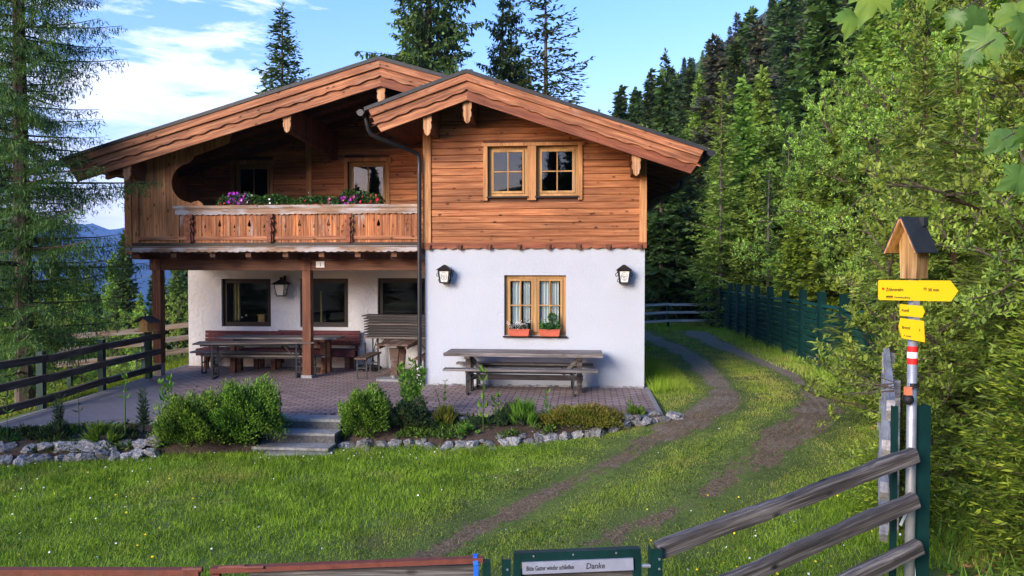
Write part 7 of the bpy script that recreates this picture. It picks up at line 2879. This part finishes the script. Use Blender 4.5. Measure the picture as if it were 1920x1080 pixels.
def leftkeep(x, y):
    u, v = to_h(x, y)
    return (u < -6.15 + .12 * v * (v < 0)) & (x > -12)


grass_patch('grass', 60000, -12, -7.0, 9.2, 24, .06, .26, .012, leftkeep, label='tall meadow grass behind the left terrace fence')
def tuftkeep(x, y):
    return lawn_keep(x, y) & (track_mask(x, y) < -.35) & (fbm(x, y, 3.4, 77) > .60 - .05 * (x < -2.5))


grass_patch('grass_tufts', 60000, -7.8, 4.6, 5.8, 10.9, .06, .16, .006, tuftkeep, label='taller darker tufts standing in the lawn', mat='tuft')
# taller weeds against the house corner and at the louvred fence
grass_patch('grass', 16000, 2.55, 4.0, 13.4, 16.5, .12, .34, .008, lambda x, y: (to_h(x, y)[0] > 4.2) & (to_h(x, y)[0] < 5.0) & lawn_keep(x, y), label='long grass against the right corner of the white wall')
grass_patch('grass', 22000, 5.9, 8.6, 11, 27, .10, .34, .012, lambda x, y: np.abs(x - np.interp(y, [11.5, 17.6, 25.9], [6.05, 6.86, 7.58]) + .35) < .5, label='long weeds at the foot of the louvred fence')
def bankkeep(x, y):
    return (x > np.interp(y, [0, 4.8, 7, 12, 17, 26], [2.6, 2.9, 3.9, 5.6, 7.0, 8.2])) & (rng.random(len(x)) < fbm(x, y, 1.4, 30) * 1.3)


grass_patch('ground_cover', 60000, 2.7, 10.5, 4.0, 26, .08, .34, .016, bankkeep, label='tangled undergrowth on the bank right of the lawn', mat='shrub', cat='undergrowth')
def broadweeds(n_, x0, x1, y0, y1, keepf, name, label, ll=.035):
    x, y = rng.uniform(x0, x1, n_), rng.uniform(y0, y1, n_)
    k = keepf(x, y)
    x, y = x[k], y[k]
    D = nrm(rdir(len(x)) * np.array([1, 1, .35]) + np.array([0, 0, .25]))
    P = np.stack([x, y, gz(x, y) + rng.uniform(.0, .04, len(x))], 1)
    return tag(leaf_mesh(name, P, D, side_of(D), ll * rng.uniform(.5, 1.4, len(x)), ll * .55, M['herb'], None, None), label, 'weeds', kind='stuff')


broadweeds(30000, -7.9, 5.2, 5.8, 11.0, lambda x, y: lawn_keep(x, y) & (fbm(x, y, 1.8, 40) > .5), 'clover', 'broad-leaved weeds mixed into the lawn')
broadweeds(30000, 2.9, 9.5, 4.2, 22, bankkeep, 'bank_weeds', 'leafy weeds and brambles on the bank behind the signpost', .09)

# litter on the bank
def litter(n_):
    x, y = rng.uniform(2.75, 6.5, n_), rng.uniform(4.2, 12, n_)
    k = x > np.interp(y, [0, 4.8, 7, 12], [2.75, 2.95, 3.9, 5.6])
    x, y = x[k], y[k]
    D = nrm(rdir(len(x)) * np.array([1, 1, .15]))
    P = np.stack([x, y, gz(x, y) + .01], 1)
    m1 = plain('dead_leaves_mat', (0.26, 0.12, 0.05), 0.8, var=.5, scale=5)
    return tag(leaf_mesh('dead_leaves', P, D, side_of(D), .05 * rng.uniform(.5, 1.5, len(x)), .03, m1, None, None), 'brown dead leaves scattered over the bank', 'leaf litter', kind='stuff')


litter(9000)


# daisies and buttercups
def flowers(n_, x0, x1, y0, y1, mat, r0, label, name, dens):
    x, y = rng.uniform(x0, x1, n_), rng.uniform(y0, y1, n_)
    k = lawn_keep(x, y) & (rng.random(n_) < dens(x, y))
    x, y = x[k], y[k]
    m_ = MB()
    for a_, b_ in zip(x, y):
        z_ = gzf(a_, b_) + rng.uniform(.03, .09)
        c_ = Vector((a_, b_, z_))
        n2 = Vector((rng.normal() * .35, -.45 + rng.normal() * .3, 1)).normalized()
        s1_ = n2.orthogonal().normalized()
        s2_ = n2.cross(s1_)
        rr_ = r0 * rng.uniform(.6, 1.3)
        m_.add([c_ + (s1_ * math.cos(q * PI / 3.5) + s2_ * math.sin(q * PI / 3.5)) * rr_ for q in range(7)], [tuple(range(7))])
    return tag(m_.build(name, M[mat], None, fix=False), label, 'flowers', kind='stuff')


flowers(1500, -7.5, 4.8, 5.9, 11.2, 'pet_w', .009, 'white daisies dotted over the lawn', 'daisies', lambda x, y: np.clip(.03 + .45 * SS(-1.5, -6, x) * (.3 + 1.2 * fbm(x, y, .9, 50)) + .8 * (np.abs(y - 10.1) < .35) * (x < -1) + .3 * (x > 1.5) * (y < 8), 0, 1))
flowers(700, -7.5, 4.8, 5.9, 11.2, 'pet_y', .010, 'small yellow buttercups in the lawn', 'buttercups', lambda x, y: np.clip(.45 * SS(-2, -5, x) + .5 * (x > 1.3) * (y < 8.2), 0, 1))

# ================================================================== AIR
mh, T = newmat('valley_haze')
vol = T.n('ShaderNodeVolumePrincipled', {'Color': (0.20, 0.42, 1.0), 'Density': 0.00022, 'Anisotropy': 0.1})
T.n('ShaderNodeOutputMaterial', {'Volume': vol.outputs[0]})
m_ = MB()
m_.box(-4200, 900, -420, 3600, -420, 420)
hz = m_.build('haze', mh)
tag(hz, kind='stuff', label='thin blue haze over the valley', cat='haze')
